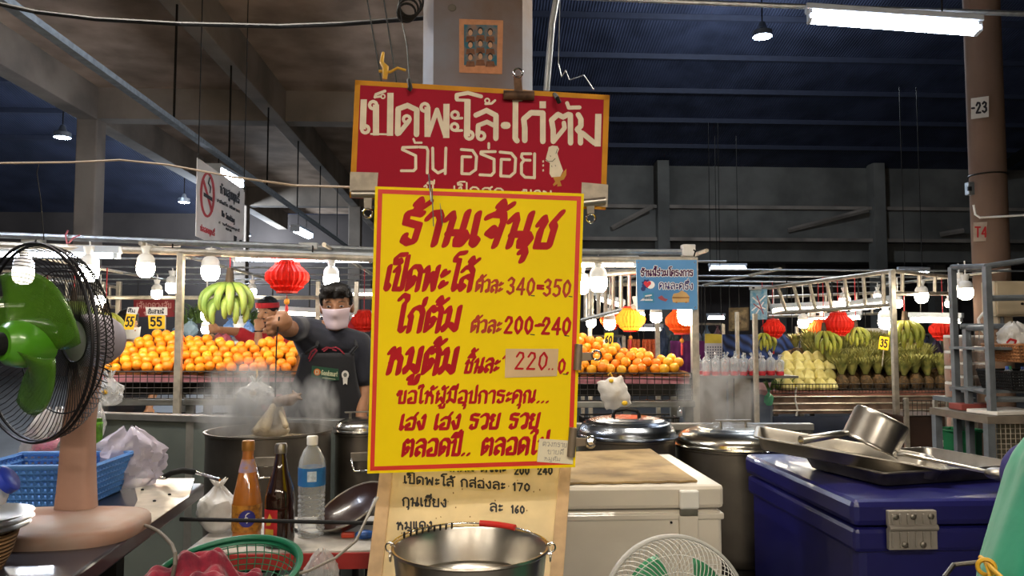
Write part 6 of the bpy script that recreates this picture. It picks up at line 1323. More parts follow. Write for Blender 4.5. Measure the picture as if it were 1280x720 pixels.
# bananas
bg = mat('banana_green', '8c9c48', .5, vary=.1, scale=5, col2='5f7a34'); by = mat('banana_yellow_green', 'a3a03a', .5, vary=.1, scale=5, col2='7c8430'); bst = mat('banana_stem', '4a3a2a', .8, vary=.2)
def bananas(label, x, y, D, s, m_, n=9, tilt=0):
    c = snap(x, y, D); t = thing('banana_bunch', label, 'bananas', c); hz = max(c.z+.2, 1.9 if c.y > 5.35 else 1.87)
    MB().tube([c+V((0, 0, .13*s)), c+V((0, 0, .05*s)), c-V((0, 0, .02*s))], [.016*s, .026*s, .034*s], 10).build('bunch_stem', bst, t, smooth=50); MB().tube([c+V((0, 0, .12*s)), V((c.x, c.y, hz))], .004, 6).build('hanging_string', redp, t)
    for row in range(2):
        for i in range(n-row):
            a = PI*1.02+PI*.96*(i+.5+.5*row)/n+tilt; d = V((math.cos(a), math.sin(a)*.75, 0)); z0 = .045*s-.075*s*row; L = (1.0-.16*row+.1*math.sin(i*2.3))*s
            pts = []; rs = []
            for k in range(9):
                q = k/8; pts.append(c+d*(.025+.1*math.sin(q*PI*.66)*1.25)*L+V((0, 0, z0-q*.17*L+.02*math.sin(q*PI)*L))); rs.append(.0225*s*(.3+.75*math.sin(min(1, q*1.15+.12)*PI*.86)**.6) if 0 < k < 8 else .007*s)
            MB().tube(pts, rs, 8).build('banana', m_, t, smooth=50)
bananas('big green banana bunch hanging left of the red lantern', 287, 364, 5.15, 1.2, bg, 6)
bananas('banana bunch below the red lantern at the left end of the pineapple stall', 954, 421, 7.95, .8, by, 5, .4)
bananas('banana bunch below the red lantern over the pale cut fruit', 1030, 420, 7.4, .95, by, 5, .4)
bananas('yellow green banana bunch right of the pineapple stall post', 1131, 408, 6.7, 1.0, by, 6)
bananas('small banana bunch left of the 35 price tag', 1070, 414, 7.4, .75, by, 5)
bananas('banana bunch hanging left of the tilted price tag', 132, 398, 6.2, .95, by, 7); bananas('banana bunch seen through the guard of the green fan', 92, 385, 6.2, 1.1, bg, 7); bananas('green banana bunch behind the hub of the green fan', 58, 380, 6.8, 1.1, bg, 7)
# fruit and bags behind the oranges
pink_f = mat('fruit_pink', 'c8606c', .6, vary=.15, scale=20); lgm = mat('fruit_tan', 'a88a62', .8, vary=.15, scale=30)
tb = P(285, 434, 6.0); t = thing('rear_table', 'rear stall table behind the left orange heap', 'table', (tb.x, tb.y+.2, 0)); MB().bx(tb.x-.42, tb.x+.12, tb.y-.1, tb.y+.35, tb.z-.03, tb.z).build('tabletop', stl, t)
for sx in (-.38, .08): MB().bx(tb.x+sx-.02, tb.x+sx+.02, tb.y+.1, tb.y+.14, 0, tb.z-.03).build('leg', stl, t)
fp_ = MB().lathe([(.003, -.04), (.03, -.03), (.045, 0), (.035, .03), (.012, .045), (.003, .05)], 16).build('dragon_fruit', pink_f, smooth=60); ff = True
for (x, y) in ((270, 430), (278, 430), (286, 430), (274, 424), (282, 425)):
    o = fp_ if ff else fp_.copy()
    if not ff: C.objects.link(o)
    ff = False; q = P(x, y, 6.05); o.location = q; tag(o, 'pink fruit piled on the rear table beside the person in the red headband', 'fruit', 'pink fruit on the rear table')
lp_ = MB().ell((0, 0, 0), .017, 10, 8).build('longan', lgm, smooth=60); ff = True
for i in range(40):
    q = P(251+rr.uniform(0, 17), 432-rr.uniform(0, 13), 6.0+rr.uniform(-.06, .08)); o = lp_ if ff else lp_.copy()
    if not ff: C.objects.link(o)
    ff = False; o.location = q; tag(o, 'small tan fruit in the pile behind the left orange heap', 'fruit', 'tan fruit on the rear table')
for i, (x, y, c_) in enumerate(((288, 408, '5b7fb8'), (300, 405, 'c8d0d8'), (310, 410, '5b7fb8'), (225, 412, '4a6a86'), (238, 408, '7890a2'))):
    q = P(x, y, 7.4); sack('goods_bag', ('blue', 'pale', 'dark blue', 'slate', 'grey')[i]+' goods bag on the far shelf behind the left orange heap', 'bag', q-V((0, 0, .1)), (.07, .05, .08), mat('bag_col_'+c_, c_, .5), 50+i, True, .3)
t = P(270, 425, 7.4); o = thing('goods_shelf', 'far shelf of goods behind the left orange heap', 'shelf', (t.x, t.y, 0)); MB().bx(t.x-.8, t.x+.8, t.y-.15, t.y+.2, t.z-.04, t.z-.01).build('shelf_board', stl, o)
for sx in (-.75, .75): MB().bx(t.x+sx-.02, t.x+sx+.02, t.y, t.y+.04, 0, t.z-.04).build('leg', stl, o)
# ------------------------------------------------------------------ blue stall sign
def flat_sign(name, label, c4, D, m_, th=.006):
    Ds = D if isinstance(D, tuple) else (D, D, D); pl = Plane(P(*c4[0], Ds[0]), P(*c4[1], Ds[1]), P(*c4[3], Ds[2]))
    o = MB().prism([pl.px(*q) for q in c4], pl.n*-th).build(name, m_); tag(o, label, 'sign'); return o, pl
sb = mat('sign_blue', '5f94c4', .4, vary=.08, scale=2, col2='4a7fb0')
o, pl = flat_sign('stall_sign', 'blue stall sign with white edged purple Thai lettering beside the steel post', [(795, 325), (871, 325), (872, 387), (797, 387)], 4.88, sb)
purp = mat('lettering_purple', '4a1748', .5); whp = mat('lettering_white', 'f2efec', .5)
def outl(s, a, b, h, r, mt):
    m = MB(); write(m, pl, s, a, b, h, rnd(r+.75), 0, .001); m.build('lettering_edge', whp, o); m = MB(); write(m, pl, s, a, b, h, rnd(r), 0, .0022); m.build('lettering', mt, o)
outl('ร้านนี้ร่วมโครงการ', (801, 345), (866, 345), 7, .75, purp); outl('คนละครึ่ง', (824, 361), (866, 362), 7.5, .6, mat('lettering_navy', '2c2a6a', .5))
m = MB(); poly(m, pl, [(808+6.5*(1 if k % 2 else .75)*math.cos(k*.393), 355+6.5*(1 if k % 2 else .75)*math.sin(k*.393)) for k in range(16)], .001); poly(m, pl, [(804+3*math.cos(k*.6), 361+3*math.sin(k*.6)) for k in range(10)], .0011); m.build('gear_mark', mat('paint_navy', '26306a', .5), o)
m = MB(); poly(m, pl, [(813+5.5*math.cos(k*.5236), 356+5*math.sin(k*.5236)) for k in range(12)], .0014); poly(m, pl, [(800, 376), (814, 375)]+[(813, 371), (808, 369)][::1], .001); m.build('white_mark', whp, o)
m = MB(); poly(m, pl, [(809, 360), (804.5, 355), (805, 352), (807.5, 351.3), (809, 353), (811, 351.3), (813.5, 352), (813.8, 355)], .002); m.build('heart_mark', mat('paint_heart', 'd02a3a', .5), o)
m = MB(); poly(m, pl, [(804, 366), (817, 366), (818, 378), (805, 378)], .001); m.build('wallet_picture', mat('paint_teal', '3a86a8', .5), o)
m = MB(); strokes(m, pl, [[(807, 370), (814, 369)], [(807, 375), (815, 375)]], rnd(.9), .002); m.build('wallet_mark', whp, o)
m = MB(); poly(m, pl, [(822, 372), (827, 369), (831, 373), (835, 374), (832, 377), (826, 375)], .001); m.build('red_picture', mat('paint_dull_red', 'a04a52', .5), o)
m = MB(); poly(m, pl, [(840, 372), (842, 367), (848, 366), (852, 363), (858, 366), (862, 371), (861, 378), (841, 378)], .001); m.build('stall_picture', mat('paint_tan', 'd0a86a', .5), o)
m = MB(); strokes(m, pl, [[(841, 372), (861, 372)], [(845, 378), (846, 378)], [(857, 378), (858, 378)]], rnd(.8), .002); m.build('stall_picture_lines', mat('paint_brown', '9a6a34', .5), o)
m = MB(); [poly(m, pl, [(x+.8*math.cos(k), y+.8*math.sin(k)) for k in range(6)], .003) for x, y in ((798, 328), (868, 328), (799, 384), (869, 384))]; m.build('screw_heads', chrome, o)
# no smoking sign
o, pl = flat_sign('no_smoking_sign', 'white no smoking sign hanging under the mezzanine', [(247, 197), (306, 238), (304, 322), (245, 295)], (5.6, 6.6, 5.6), mat('sign_white', 'c9c9cc', .6, vary=.05))
m = MB(); strokes(m, pl, [[(259+8*math.cos(k*.2618), 243.5+27*math.sin(k*.2618)) for k in range(25)], [(253.5, 224), (264.5, 264)]], rnd(1.5), .002); m.build('ban_ring', mat('ban_red', 'a83038', .6), o)
m = MB(); poly(m, pl, [(254, 240), (265, 247), (265, 252), (254, 245)], .003); strokes(m, pl, [[(262, 241), (263, 234), (260, 229), (262, 222)]], rnd(.7), .003); m.build('cigarette_mark', blackp, o)
m = MB(); write(m, pl, 'ห้ามสูบบุหรี่', (275, 241), (299, 255), 9, rnd(.7), 0, .002); write(m, pl, 'ฝ่าฝืนมีโทษปรับตามกฎ', (271, 252), (301, 267), 3, rnd(.35), 0, .002); write(m, pl, 'No Smoking', (277, 270), (293, 279), 7, rnd(.55), 0, .002); write(m, pl, 'สถานที่ปลอดบุหรี่', (273, 279), (299, 290), 2.4, rnd(.3), 0, .002); write(m, pl, 'ตลาด', (282, 287), (289, 290), 2.6, rnd(.35), 0, .002)
poly(m, pl, [(292, 294), (296, 296), (295, 303), (293.5, 305), (292, 301)], .002); poly(m, pl, [(299, 300), (302, 300), (303, 306), (298, 306)], .002); m.build('lettering', blackp, o)
m = MB(); write(m, pl, 'ปลอดบุหรี่', (250, 288), (268, 295), 5.5, rnd(.6), 0, .002); m.build('red_lettering', mat('ban_red', 'a83038', .6), o)
for x, y in ((250, 199), (302, 236)): pass
[MB().tube([PY(x, 373, 7.7), V((PY(x, 373, 7.7).x, 7.7, 1.9))], .003, 6).build('hanging_wire', darkm, 0 or SHB) for x in (172, 213)]
tubes('sign_wire', 'left wire holding up the no smoking sign', 'wire', [pl.px(248, 199), V((pl.px(248, 199).x, pl.px(248, 199).y, ZS))], .004, darkm); tubes('sign_wire', 'right wire holding up the no smoking sign', 'wire', [pl.px(305, 240), V((pl.px(305, 240).x, pl.px(305, 240).y, ZS))], .004, darkm)
# ------------------------------------------------------------------ pineapple stall on the right
post('steel stall post in front of the pineapples', 1115, 338, 6.2, .04)
post('pale stall post at the right end of the steel counter', 943.5, 392, 6.1, .035); post('thin stall post between the two steel counter panels', 921, 390, 6.9, .03)
post('rear post behind the cut fruit', 996, 408, 8.4, .03); post('rear post right of the pineapple stall post', 1143, 400, 8.2, .05)
ladder('front lattice beam of the pineapple stall roof', P(945, 362, 7.6), P(1117, 339, 6.2), P(958, 392, 7.6), P(1117, 381, 6.2), 8)
ladder('side lattice beam of the pineapple stall roof beside the right rack', P(1117, 339, 6.2), P(1196, 347, 7.0), P(1117, 367, 6.2), P(1196, 367, 7.0), 4)
ladder('rear lattice beam of the pineapple stall roof', P(950, 372, 9.5), P(1100, 366, 9.0), P(950, 396, 9.5), P(1100, 392, 9.0), 8)
for i, x in enumerate((2.6, 4.6)): roof_run(x, 6.3, 8.45, ORD[i]+' roof rail running back over the pineapple stall')
for a, b, D, l, w in (((966, 388), (1060, 384), 7.5, 'long tube lamp glowing above the cut fruit', .03), ((1064, 385), (1112, 379), 6.7, 'tube lamp glowing left of the pineapple stall post', .03), ((1140, 399), (1200, 400), 7.0, 'tube lamp glowing behind the jar tower', .03), ((1010, 400), (1075, 396), 8.6, 'rear tube lamp above the red lanterns', .03)):
    tube_lamp(P(*a, D), P(*b, D-.3), l, r=w, warm=True, drop=.04, hang=1.89)
c = P(1020, 393, 7.3); t = thing('junction_box', 'cream junction box under the front lattice beam', 'box', c); MB().box(c, (.14, .06, .05)).build('case', white, t, bevel=.008); MB().box(c-V((0, .035, 0)), (.03, .012, .025)).build('switch', black, t)
# steel counter with drink cups
sp = mat('counter_sheet', '8a8275', .4, .6, vary=.15, scale=3)
a, b = P(868, 470, 6.3), P(946, 470, 6.3); t = thing('steel_counter', 'plain steel counter behind the drifting steam', 'counter', ((a.x+b.x)/2, a.y, 0))
MB().bx(a.x, b.x-.25, a.y, a.y+.02, .2, a.z-.02).build('front_panel', sp, t); MB().bx(b.x-.18, b.x, a.y, a.y+.02, .2, a.z-.02).build('front_panel', sp, t); MB().bx(a.x-.02, P(1000, 470, 6.3).x, a.y-.02, a.y+.5, a.z-.02, a.z).build('counter_top', stl, t)
for x in (a.x+.02, b.x-.21, b.x-.02): MB().bx(x-.02, x+.02, a.y, a.y+.04, 0, a.z-.02).build('leg', stl, t)
CTZ = a.z
cupf = film('cup_clear', 'd8dde0', .28); cupr = mat('cup_base_red', 'c8323e', .5, vary=.1)
cp_ = thing('drink_cup', '', 'cup', (0, 0, 0), local=True); MB().lathe([(.028, .03), (.036, .1), (.034, .115), (.02, .13)], 18, cap0=False).build('clear_cup', cupf, cp_, smooth=40); MB().lathe([(.026, 0), (.03, .004), (.032, .032), (.003, .034)], 18).build('red_base', cupr, cp_, smooth=40)
m = MB(); m.tube([(0, 0, .128), (.004, .003, .15), (.012, -.006, .17)], [.012, .006, .012], 6); m.build('knotted_top', cupf, cp_, smooth=50)
n = 0
for row in range(3):
    for i in range(11):
        x = a.x+.12+i*.078+.03*(row % 2)
        if x > P(1000, 470, 6.3).x-.05: continue
        loc = (x, a.y+.06+row*.09, CTZ); l = 'clear knotted drink bag with red bottom on the steel counter, one of many alike'
        if n == 0: cp_.location = loc; cp_['label'] = l; cp_['group'] = 'drink bags on the steel counter'
        else: dup(cp_, loc, (0, 0, rr.uniform(0, 6)), (1, 1, rr.uniform(.9, 1.2)), l, 'drink bags on the steel counter')
        n += 1
# stall table of the pineapples
tz = .86; A_ = P(945, 476, 7.1); B_ = P(1206, 487, 6.9); y0 = B_.y-.05; y1 = y0+1.25; x0 = A_.x; x1 = B_.x
skirt = mat('cloth_navy', '1c2436', .85, vary=.2, scale=5, bump=.2, bscale=8)
t = thing('pineapple_stand', 'stall table carrying pineapples and cut fruit behind the blue cooler', 'table', ((x0+x1)/2, y0, 0))
MB().bx(x0, x1, y0, y1, tz-.05, tz-.005).build('tabletop', mat('tray_pink', 'a0685a', .8, vary=.2, scale=10), t)
MB().grid(lambda u, v: (x0+(x1-x0)*.72*u, y0-.03-.015*math.sin(40*u)*v, tz-.22-.5*v), 60, 4).build('cloth_skirt', skirt, t, smooth=60, solid=.004)
for k in range(3): MB().tube([(x0, y0-.035, tz-.05-.06*k), (x1, y0-.035, tz-.05-.06*k)], .008, 6).build('front_bar', galvw, t)
MB().bx(x0+.02, x1-.02, y0-.02, y0, tz-.2, tz-.05).build('front_board', mat('card_worn', '8f7666', .9, vary=.3, scale=9), t)
wire_front(t, V((x0, y0-.04, tz-.02)), V((x1, y0-.04, tz-.02)), .08, 60, 2)
for x in (x0+.05, (x0+x1)/2, x1-.05):
    for y in (y0+.05, y1-.05): MB().bx(x-.025, x+.025, y-.025, y+.025, 0, tz-.05).build('leg', stl, t)
pinb = mat('pineapple_skin', '5f4522', .75, col2='352a16', scale=40, bump=.8, bscale=70); pinl = mat('pineapple_leaf', '8f8a48', .6, vary=.15, scale=12, col2='5a6230')
pr0 = thing('pineapple', '', 'pineapple', (0, 0, 0), local=True)
pf = []
for i in range(15):
    s = i/14; pf.append((max(.004, .056*math.sin(PI*(.06+.88*s))**.55), .13*s))
MB().lathe(pf, 26, fn=lambda i, a: 1+.05*math.cos(13*a+(PI if i % 2 else 0))).build('fruit', pinb, pr0, smooth=20)
m = MB(); r2 = random.Random(5)
for k in range(40):
    a_ = k*2.4; lv = k/40; L = .21-.05*lv; sp_ = .62*(1-lv)+.1; d = V((math.cos(a_), math.sin(a_), 0)); s_ = V((-d.y, d.x, 0)); w = .0125
    p = [V((0, 0, .138))+d*(.016*(1-lv)), V((0, 0, .138+L*.45))+d*(.02+L*.28*sp_), V((0, 0, .138+L*(.98-.35*sp_)))+d*(.02+L*.75*sp_)]
    m.add([p[0]-s_*w*.8, p[0]+s_*w*.8, p[1]+s_*w, p[1]-s_*w, p[1]+V((0, 0, -.004)), p[2]], [(0, 1, 2, 3), (3, 2, 5), (0, 3, 4), (1, 4, 2), (3, 5, 4), (4, 5, 2)])
m.build('crown', pinl, pr0)
n = 0; px0 = P(1044, 485, 6.9).x
for row in range(9):
    k = 0
    while True:
        x = px0+.04+k*.115+(.057 if row % 2 else 0); k += 1
        if x > x1-.05: break
        z = tz+.03*row; loc = (x+rr.uniform(-.01, .01), y0+.08+row*.115, z); l = 'whole pineapple with leafy crown in the rows behind the blue cooler, one of many alike'
        if n == 0: pr0.location = loc; pr0['label'] = l; pr0['group'] = 'pineapples on the stand'
        else: dup(pr0, loc, (rr.uniform(-.12, .12), rr.uniform(-.12, .12), rr.uniform(0, 6)), rr.uniform(.9, 1.1), l, 'pineapples on the stand')
        n += 1
MB().prism([(px0, y0+.02, tz-.004), (x1, y0+.02, tz-.004), (x1, y1, tz-.004+.03*9), (px0, y1, tz-.004+.03*9)], (0, 0, -.004)).build('sloping_board', wirem, t)
# pale cut fruit in tiers
pal = mat('fruit_pale', 'dcd28a', .5, vary=.1, scale=14, col2='c2b25e'); pm = MB()
pm.lathe([(.004, 0), (.06, .005), (.066, .025), (.048, .07), (.02, .1), (.004, .106)], 14, fn=lambda i, a: 1+.1*math.cos(5*a)); pfp = pm.build('cut_fruit', pal, smooth=30); n = 0
bx0 = P(975, 478, 6.9).x
for tier in range(4):
    for i in range(7):
        x = bx0+.04+i*.1+tier*.05
        if x > px0+.02+tier*.02: break
        o = pfp if n == 0 else pfp.copy()
        if n: C.objects.link(o)
        n += 1; o.location = (x, y0+.08+tier*.12, tz+.002+tier*.078); o.rotation_euler = (0, 0, rr.uniform(0, 6)); tag(o, 'pale wrapped cut fruit in the tiers left of the pineapples, one of many alike', 'fruit', 'cut fruit tiers')
for tier in range(1, 4): MB().bx(bx0-.02+tier*.04, px0+.02, y0+.03+tier*.12, y0+.15+tier*.12, tz-.004, tz+tier*.078).build('tier_step', pal, t)
grv = mat('leaf_green', '5f7a2c', .6, vary=.25, scale=30); q = P(968, 472, 7.0)
for j, (x, w) in enumerate(((955, 0), (966, 1), (977, 2))):
    m = MB(); cc = V((P(x, 472, 7.0).x, y0+.1, tz))
    for k in range(22):
        a_ = rr.uniform(0, 6.3); d = V((math.cos(a_), math.sin(a_), 0)); h = rr.uniform(.05, .1); s_ = V((-d.y, d.x, 0))*.008; p = cc+d*rr.uniform(.0, .03); m.add([p-s_, p+s_, p+d*.03+V((0, 0, h))+s_*.6, p+d*.03+V((0, 0, h))-s_*.6, p+d*.05+V((0, 0, h*1.1))], [(0, 1, 2, 3), (3, 2, 4)])
    tag(m.build('leafy_greens', grv, solid=.002), ('left', 'middle', 'right')[j]+' bundle of leafy greens left of the pale cut fruit', 'greens')
price_tag('yellow 35 price tag standing among the pineapples', [(1100, 420), (1112, 422), (1110, 438), (1098, 436)], 6.75, '35', .9, None, ((1105, 436), (1103, 458)))
# bits hanging on the front
gb = P(961, 497, 6.7); sack('green_bag', 'green plastic bag hanging on the front of the pineapple stand', 'bag', gb-V((0, 0, .07)), (.04, .025, .06), film('bag_green', '5fae86', .6), 61, True, .6)
tubes('white_string', 'white string hanging on the front of the pineapple stand', 'string', [P(995, 484, 6.75), P(994, 500, 6.72), P(997, 512, 6.72), P(995, 520, 6.72)], .008, papw)
# cart right of the post
cm = mat('cart_wood', '3c281e', .7, vary=.25, scale=5); a = P(1128, 504, 6.0); b = P(1188, 504, 6.0)
t = thing('wooden_cart', 'dark wooden cart behind the upturned saucepan', 'cart', ((a.x+b.x)/2, a.y, 0)); MB().bx(a.x, b.x, a.y, a.y+.5, .25, .72).build('cart_body', cm, t, bevel=.01)
wire_front(t, V((a.x, a.y-.01, .72)), V((b.x, a.y-.01, .72)), .12, 10, 3); 
for x in (a.x+.02, b.x-.02): MB().bx(x-.015, x+.015, a.y-.03, a.y, .1, .86).build('corner_post', galvw, t)
for x in (a.x+.06, b.x-.06): MB().lathe([(.12, -.02), (.125, 0), (.12, .02)], 24, (x, a.y+.25, .125), (1, 0, 0)).build('wheel', black, t, smooth=40)
# signs and clutter above and behind
o, pl = flat_sign('small_stall_sign', 'small blue sign with worn picture at the left end of the pineapple stall', [(938, 363), (959, 361), (959, 399), (938, 400)], 7.4, mat('sign_blue_worn', '5f97b8', .5, vary=.2, scale=30, col2='9ab4c0'))
m = MB(); strokes(m, pl, [[(941, 372), (948, 378), (956, 370)], [(940, 388), (947, 382), (956, 386)], [(944, 394), (954, 378)]], rnd(.9), .002); m.build('worn_lettering', whp, o)
m = MB(); strokes(m, pl, [[(942, 380), (950, 386)], [(946, 370), (954, 392)]], rnd(.7), .003); m.build('worn_marks', mat('paint_dull_red', 'a04a52', .5), o)
c = P(944, 360, 7.35); t = thing('ballast_box', 'pale box on top of the small blue sign', 'box', c); MB().box(c, (.1, .06, .035)).build('case', boxp, t, bevel=.005); MB().box(c-V((.03, .035, 0)), (.02, .012, .015)).build('lead', black, t)
o, pl = flat_sign('picture_board', 'brown picture board behind the steel counter', [(911, 385), (936, 384), (936, 413), (911, 414)], 8.2, mat('board_brown', '5f5238', .8, vary=.2, scale=12))
m = MB(); [poly(m, pl, q, .002) for q in ([(913, 388), (934, 387), (934, 410), (913, 411)],)]; m.build('picture', mat('board_picture', '74664a', .8, vary=.35, scale=20), o)
tubes('rope', 'rope holding the brown picture board', 'cord', [pl.px(924, 385), V((pl.px(924, 385).x, pl.px(924, 385).y, 1.9))], .004, darkm)
WSB = tag(MB().box(PY(1100, 417, 8.4), (.42, .02, .12)).build('shop_board', papw), 'white shop board behind the 35 price tag', 'sign');
o, pl = flat_sign('calendar', 'calendar with yellow top hanging behind the drink bags', [(881, 417), (903, 418), (903, 450), (881, 450)], 8.35, mat('calendar_white', 'b9bac2', .7)); CAL, CALP = o, pl
m = MB(); poly(m, pl, [(881, 417), (902, 418), (902, 429), (881, 429)], .002); m.build('yellow_header', mat('header_yellow', 'c2ae3a', .7), o)
m = MB(); [poly(m, pl, [(884+3.2*i, 433+3.4*j), (885.6+3.2*i, 433+3.4*j), (885.6+3.2*i, 434.8+3.4*j), (884+3.2*i, 434.8+3.4*j)], .002) for i in range(6) for j in range(5)]; m.build('date_grid', mat('date_navy', '4a4c66', .7), o)
def hang_up(o, *ps):
    for p in ps: MB().tube([p, V((p.x, p.y, 1.9))], .004, 6).build('hanging_cord', darkm, o)
hang_up(CAL, CALP.px(882, 418), CALP.px(902, 419))
hang_up(WSB, PY(1082, 411, 8.4), PY(1118, 411, 8.4))
def hangcloth(name, label, x0, x1, y0, y1, D, m_, f=5):
    a, b, c_ = P(x0, y0, D), P(x1, y0, D), P(x0, y1, D)
    o_ = tag(MB().grid(lambda u, v: a.lerp(b, u)+(c_-a)*v+V((0, .03*math.sin(f*2*PI*u)*(.3+v), -.02*math.sin(PI*u)*0)), 40, 8).build(name, m_, smooth=70, solid=.006), label, 'cloth'); hang_up(o_, a.lerp(b, .1), a.lerp(b, .9)); return o_
strp = mat('tarp_stripe', '1d2c5c', .7, vary=.1); 
n_ = strp.node_tree.nodes; l_ = strp.node_tree.links; wv = n_.new('ShaderNodeTexWave'); wv.inputs['Scale'].default_value = 6; wv.bands_direction = 'DIAGONAL'; cr = n_.new('ShaderNodeValToRGB'); cr.color_ramp.elements[0].color = lin('141a34'); cr.color_ramp.elements[1].color = lin('35508c'); l_.new(n_['Texture Coordinate'].outputs['Object'], wv.inputs['Vector']); l_.new(wv.outputs['Fac'], cr.inputs[0]); l_.new(cr.outputs[0], n_['Principled BSDF'].inputs['Base Color'])
hangcloth('striped_tarpaulin', 'blue striped tarpaulin hanging behind the red lantern', 903, 1000, 418, 470, 8.5, strp)
hangcloth('purple_cloth', 'purple cloth hanging below the large orange lantern', 838, 882, 426, 470, 8.45, mat('cloth_purple', '7a2f72', .8, vary=.2), 4)
hangcloth('orange_net', 'orange net bag hanging left of the middle orange lantern tassel', 785, 800, 424, 460, 7.6, mat('net_orange', 'd0643a', .8, vary=.2, scale=60), 3); hangcloth('orange_net', 'orange net bag hanging right of the middle orange lantern tassel', 803, 819, 424, 460, 7.6, mat('net_orange', 'd0643a', .8, vary=.2, scale=60), 3)
tag(MB().prism([P(984, 438, 7.9), P(1004, 434, 7.9), P(1008, 470, 7.9), P(988, 474, 7.9)], (0, .006, 0)).build('cardboard_sheet', mat('cardboard', '9a7c58', .9, vary=.1)), 'brown cardboard sheet standing behind the cut fruit', 'cardboard')
# far goods: racks and bags in the dark behind the stalls
cols = ['3c4a66', '6a7286', '2e3550', '8a90a0', '54405e', '4a5a58', '72525a', '9aa4b0', '39405a', '5f7488']
def rack(label, x0, x1, yt, D, n, seed, pre):
    a, b = P(x0, yt, D), P(x1, yt, D); t = thing('goods_rack', label, 'rack', ((a.x+b.x)/2, a.y, 0)); MB().tube([a, V((b.x, a.y, a.z))], .015, 6).build('top_rail', galvw, t)
    for x in (a.x, b.x): MB().bx(x-.02, x+.02, a.y-.02, a.y+.02, 0, a.z).build('upright', galvw, t)
    MB().bx(a.x, b.x, a.y-.2, a.y+.25, .78, .82).build('shelf_board', stl, t)
    r3 = random.Random(seed)
    for i in range(n):
        x = a.x+(b.x-a.x)*(i+.5)/n; h = r3.uniform(.22, .4); cc = V((x, a.y, a.z-.04-h)); k = r3.randrange(len(cols)); w = (b.x-a.x)/n*.46
        sack('hanging_bag', ORD[i % 10]+' hanging goods bag from the left on the '+pre, 'bag', cc, (w, .06, h/2), mat('goods_'+cols[k], cols[k], .5, vary=.2, scale=14), seed*20+i, True, .15, rough=.25)
rack('far rack of hanging goods behind the right orange heap', 728, 780, 420, 9.0, 4, 1, 'far rack behind the right orange heap')
rack('far rack of hanging goods behind the drink bags', 822, 905, 405, 9.6, 6, 2, 'far rack behind the drink bags')
rack('far rack of hanging goods behind the cut fruit', 1000, 1072, 418, 9.8, 6, 3, 'far rack behind the cut fruit')
rack('far rack of hanging goods behind the pineapples', 1075, 1180, 418, 10.4, 8, 4, 'far rack behind the pineapples')
# ------------------------------------------------------------------ grey rack at the right
gfr = mat('rack_grey', '6c7276', .5, .3, vary=.15, scale=12)
def rpost(t, x, ya, yb, D, w=.034): p = P(x, ya, D); q = P(x, yb, D); MB().bx(p.x-w/2, p.x+w/2, p.y-w/2, p.y+w/2, max(0, q.z), p.z).build('upright', gfr, t, bevel=.002); return p
t = thing('goods_rack', 'grey steel frame rack at the right edge holding crates', 'rack', (P(1236, 500, 4.3).x, P(1236, 500, 4.3).y, 0))
pA = rpost(t, 1190, 334, 1200, 4.6); pB = rpost(t, 1208, 410, 1200, 4.45); pC = rpost(t, 1233, 333, 1200, 4.2); 
pE = P(1330, 318, 4.2); MB().bx(pE.x-.017, pE.x+.017, pE.y-.017, pE.y+.017, 0, pE.z).build('upright', gfr, t)
for q in ([pA, pC], [pC, pE], [P(1234, 373, 4.2), P(1330, 371, 4.2)], [P(1208, 410, 4.45), P(1233, 410, 4.2)], [P(1200, 408, 4.45), P(1340, 408, 4.25)], [P(1208, 485, 4.45), P(1233, 490, 4.2)], [P(1233, 499, 4.2), P(1340, 499, 4.2)], [P(1208, 487, 4.45), P(1340, 487, 4.5)]): MB().tube(q, .016, 8).build('cross_bar', gfr, t)
m = MB()
for i in range(18): m.tube([P(1212+i*6, 409, 4.43), P(1212+i*6, 425, 4.43)], .003, 4)
m.build('wire_grille', gfr, t)
MB().prism([P(1236, 434, 4.2), P(1340, 434, 4.2), P(1340, 434, 4.2)+V((0, .35, 0)), P(1236, 434, 4.2)+V((0, .35, 0))], (0, 0, -.015)).build('shelf_board', gfr, t); MB().prism([P(1236, 488, 4.2), P(1340, 488, 4.2), P(1340, 488, 4.2)+V((0, .35, 0)), P(1236, 488, 4.2)+V((0, .35, 0))], (0, 0, -.015)).build('shelf_board', gfr, t)
qb = P(1300, 452, 4.3); basket('plastic_basket', 'tan plastic basket on the upper shelf of the right rack', 'basket', (qb.x, qb.y+.0, P(1300, 452, 4.3).z), .4, .25, .46, .3, .095, mat('basket_tan', 'a8744a', .6, vary=.1), .008, (22, 5), th=.006)
c = P(1268, 432, 4.3); t2 = sack('logo_bag', 'white bag with red mark in the tan basket on the right rack', 'bag', (c.x, c.y, qb.z+.07), (.085, .06, .075), bag_w, 71, False)
m = MB(); pl = Plane(c-FW*.075-RT*.02+UP*.03, c-FW*.075+RT*.05+UP*.03, c-FW*.075-RT*.02-UP*.03); strokes(m, pl, [[(1259, 428), (1263, 424), (1270, 426), (1268, 431), (1262, 433)]], rnd(1.4), .0); m.build('red_mark', redp, t2)
qb = P(1290, 486, 4.3); basket('wire_crate', 'black plastic crate of bottles on the lower shelf of the right rack', 'crate', (qb.x, qb.y, qb.z), .4, .25, .44, .28, .1, black, .008, (26, 6), th=.006)
for i in range(6):
    b_ = V((P(1254+i*10, 470, 4.3).x, qb.y-.03+.04*(i % 2), qb.z+.008)); u = thing('small_bottle', ORD[i]+' small bottle from the left in the black crate on the right rack', 'bottle', b_)
    MB().lathe([(.017, 0), (.02, .005), (.02, .085), (.008, .105)], 14, b_).build('bottle_body', pet, u, smooth=40); MB().lathe([(.0095, .1), (.0095, .118), (.004, .12)], 12, b_).build('cap', mat(('cap_blue', 'cap_green')[i % 2], ('3a5aa8', '3a8a5a')[i % 2], .4), u, smooth=40)
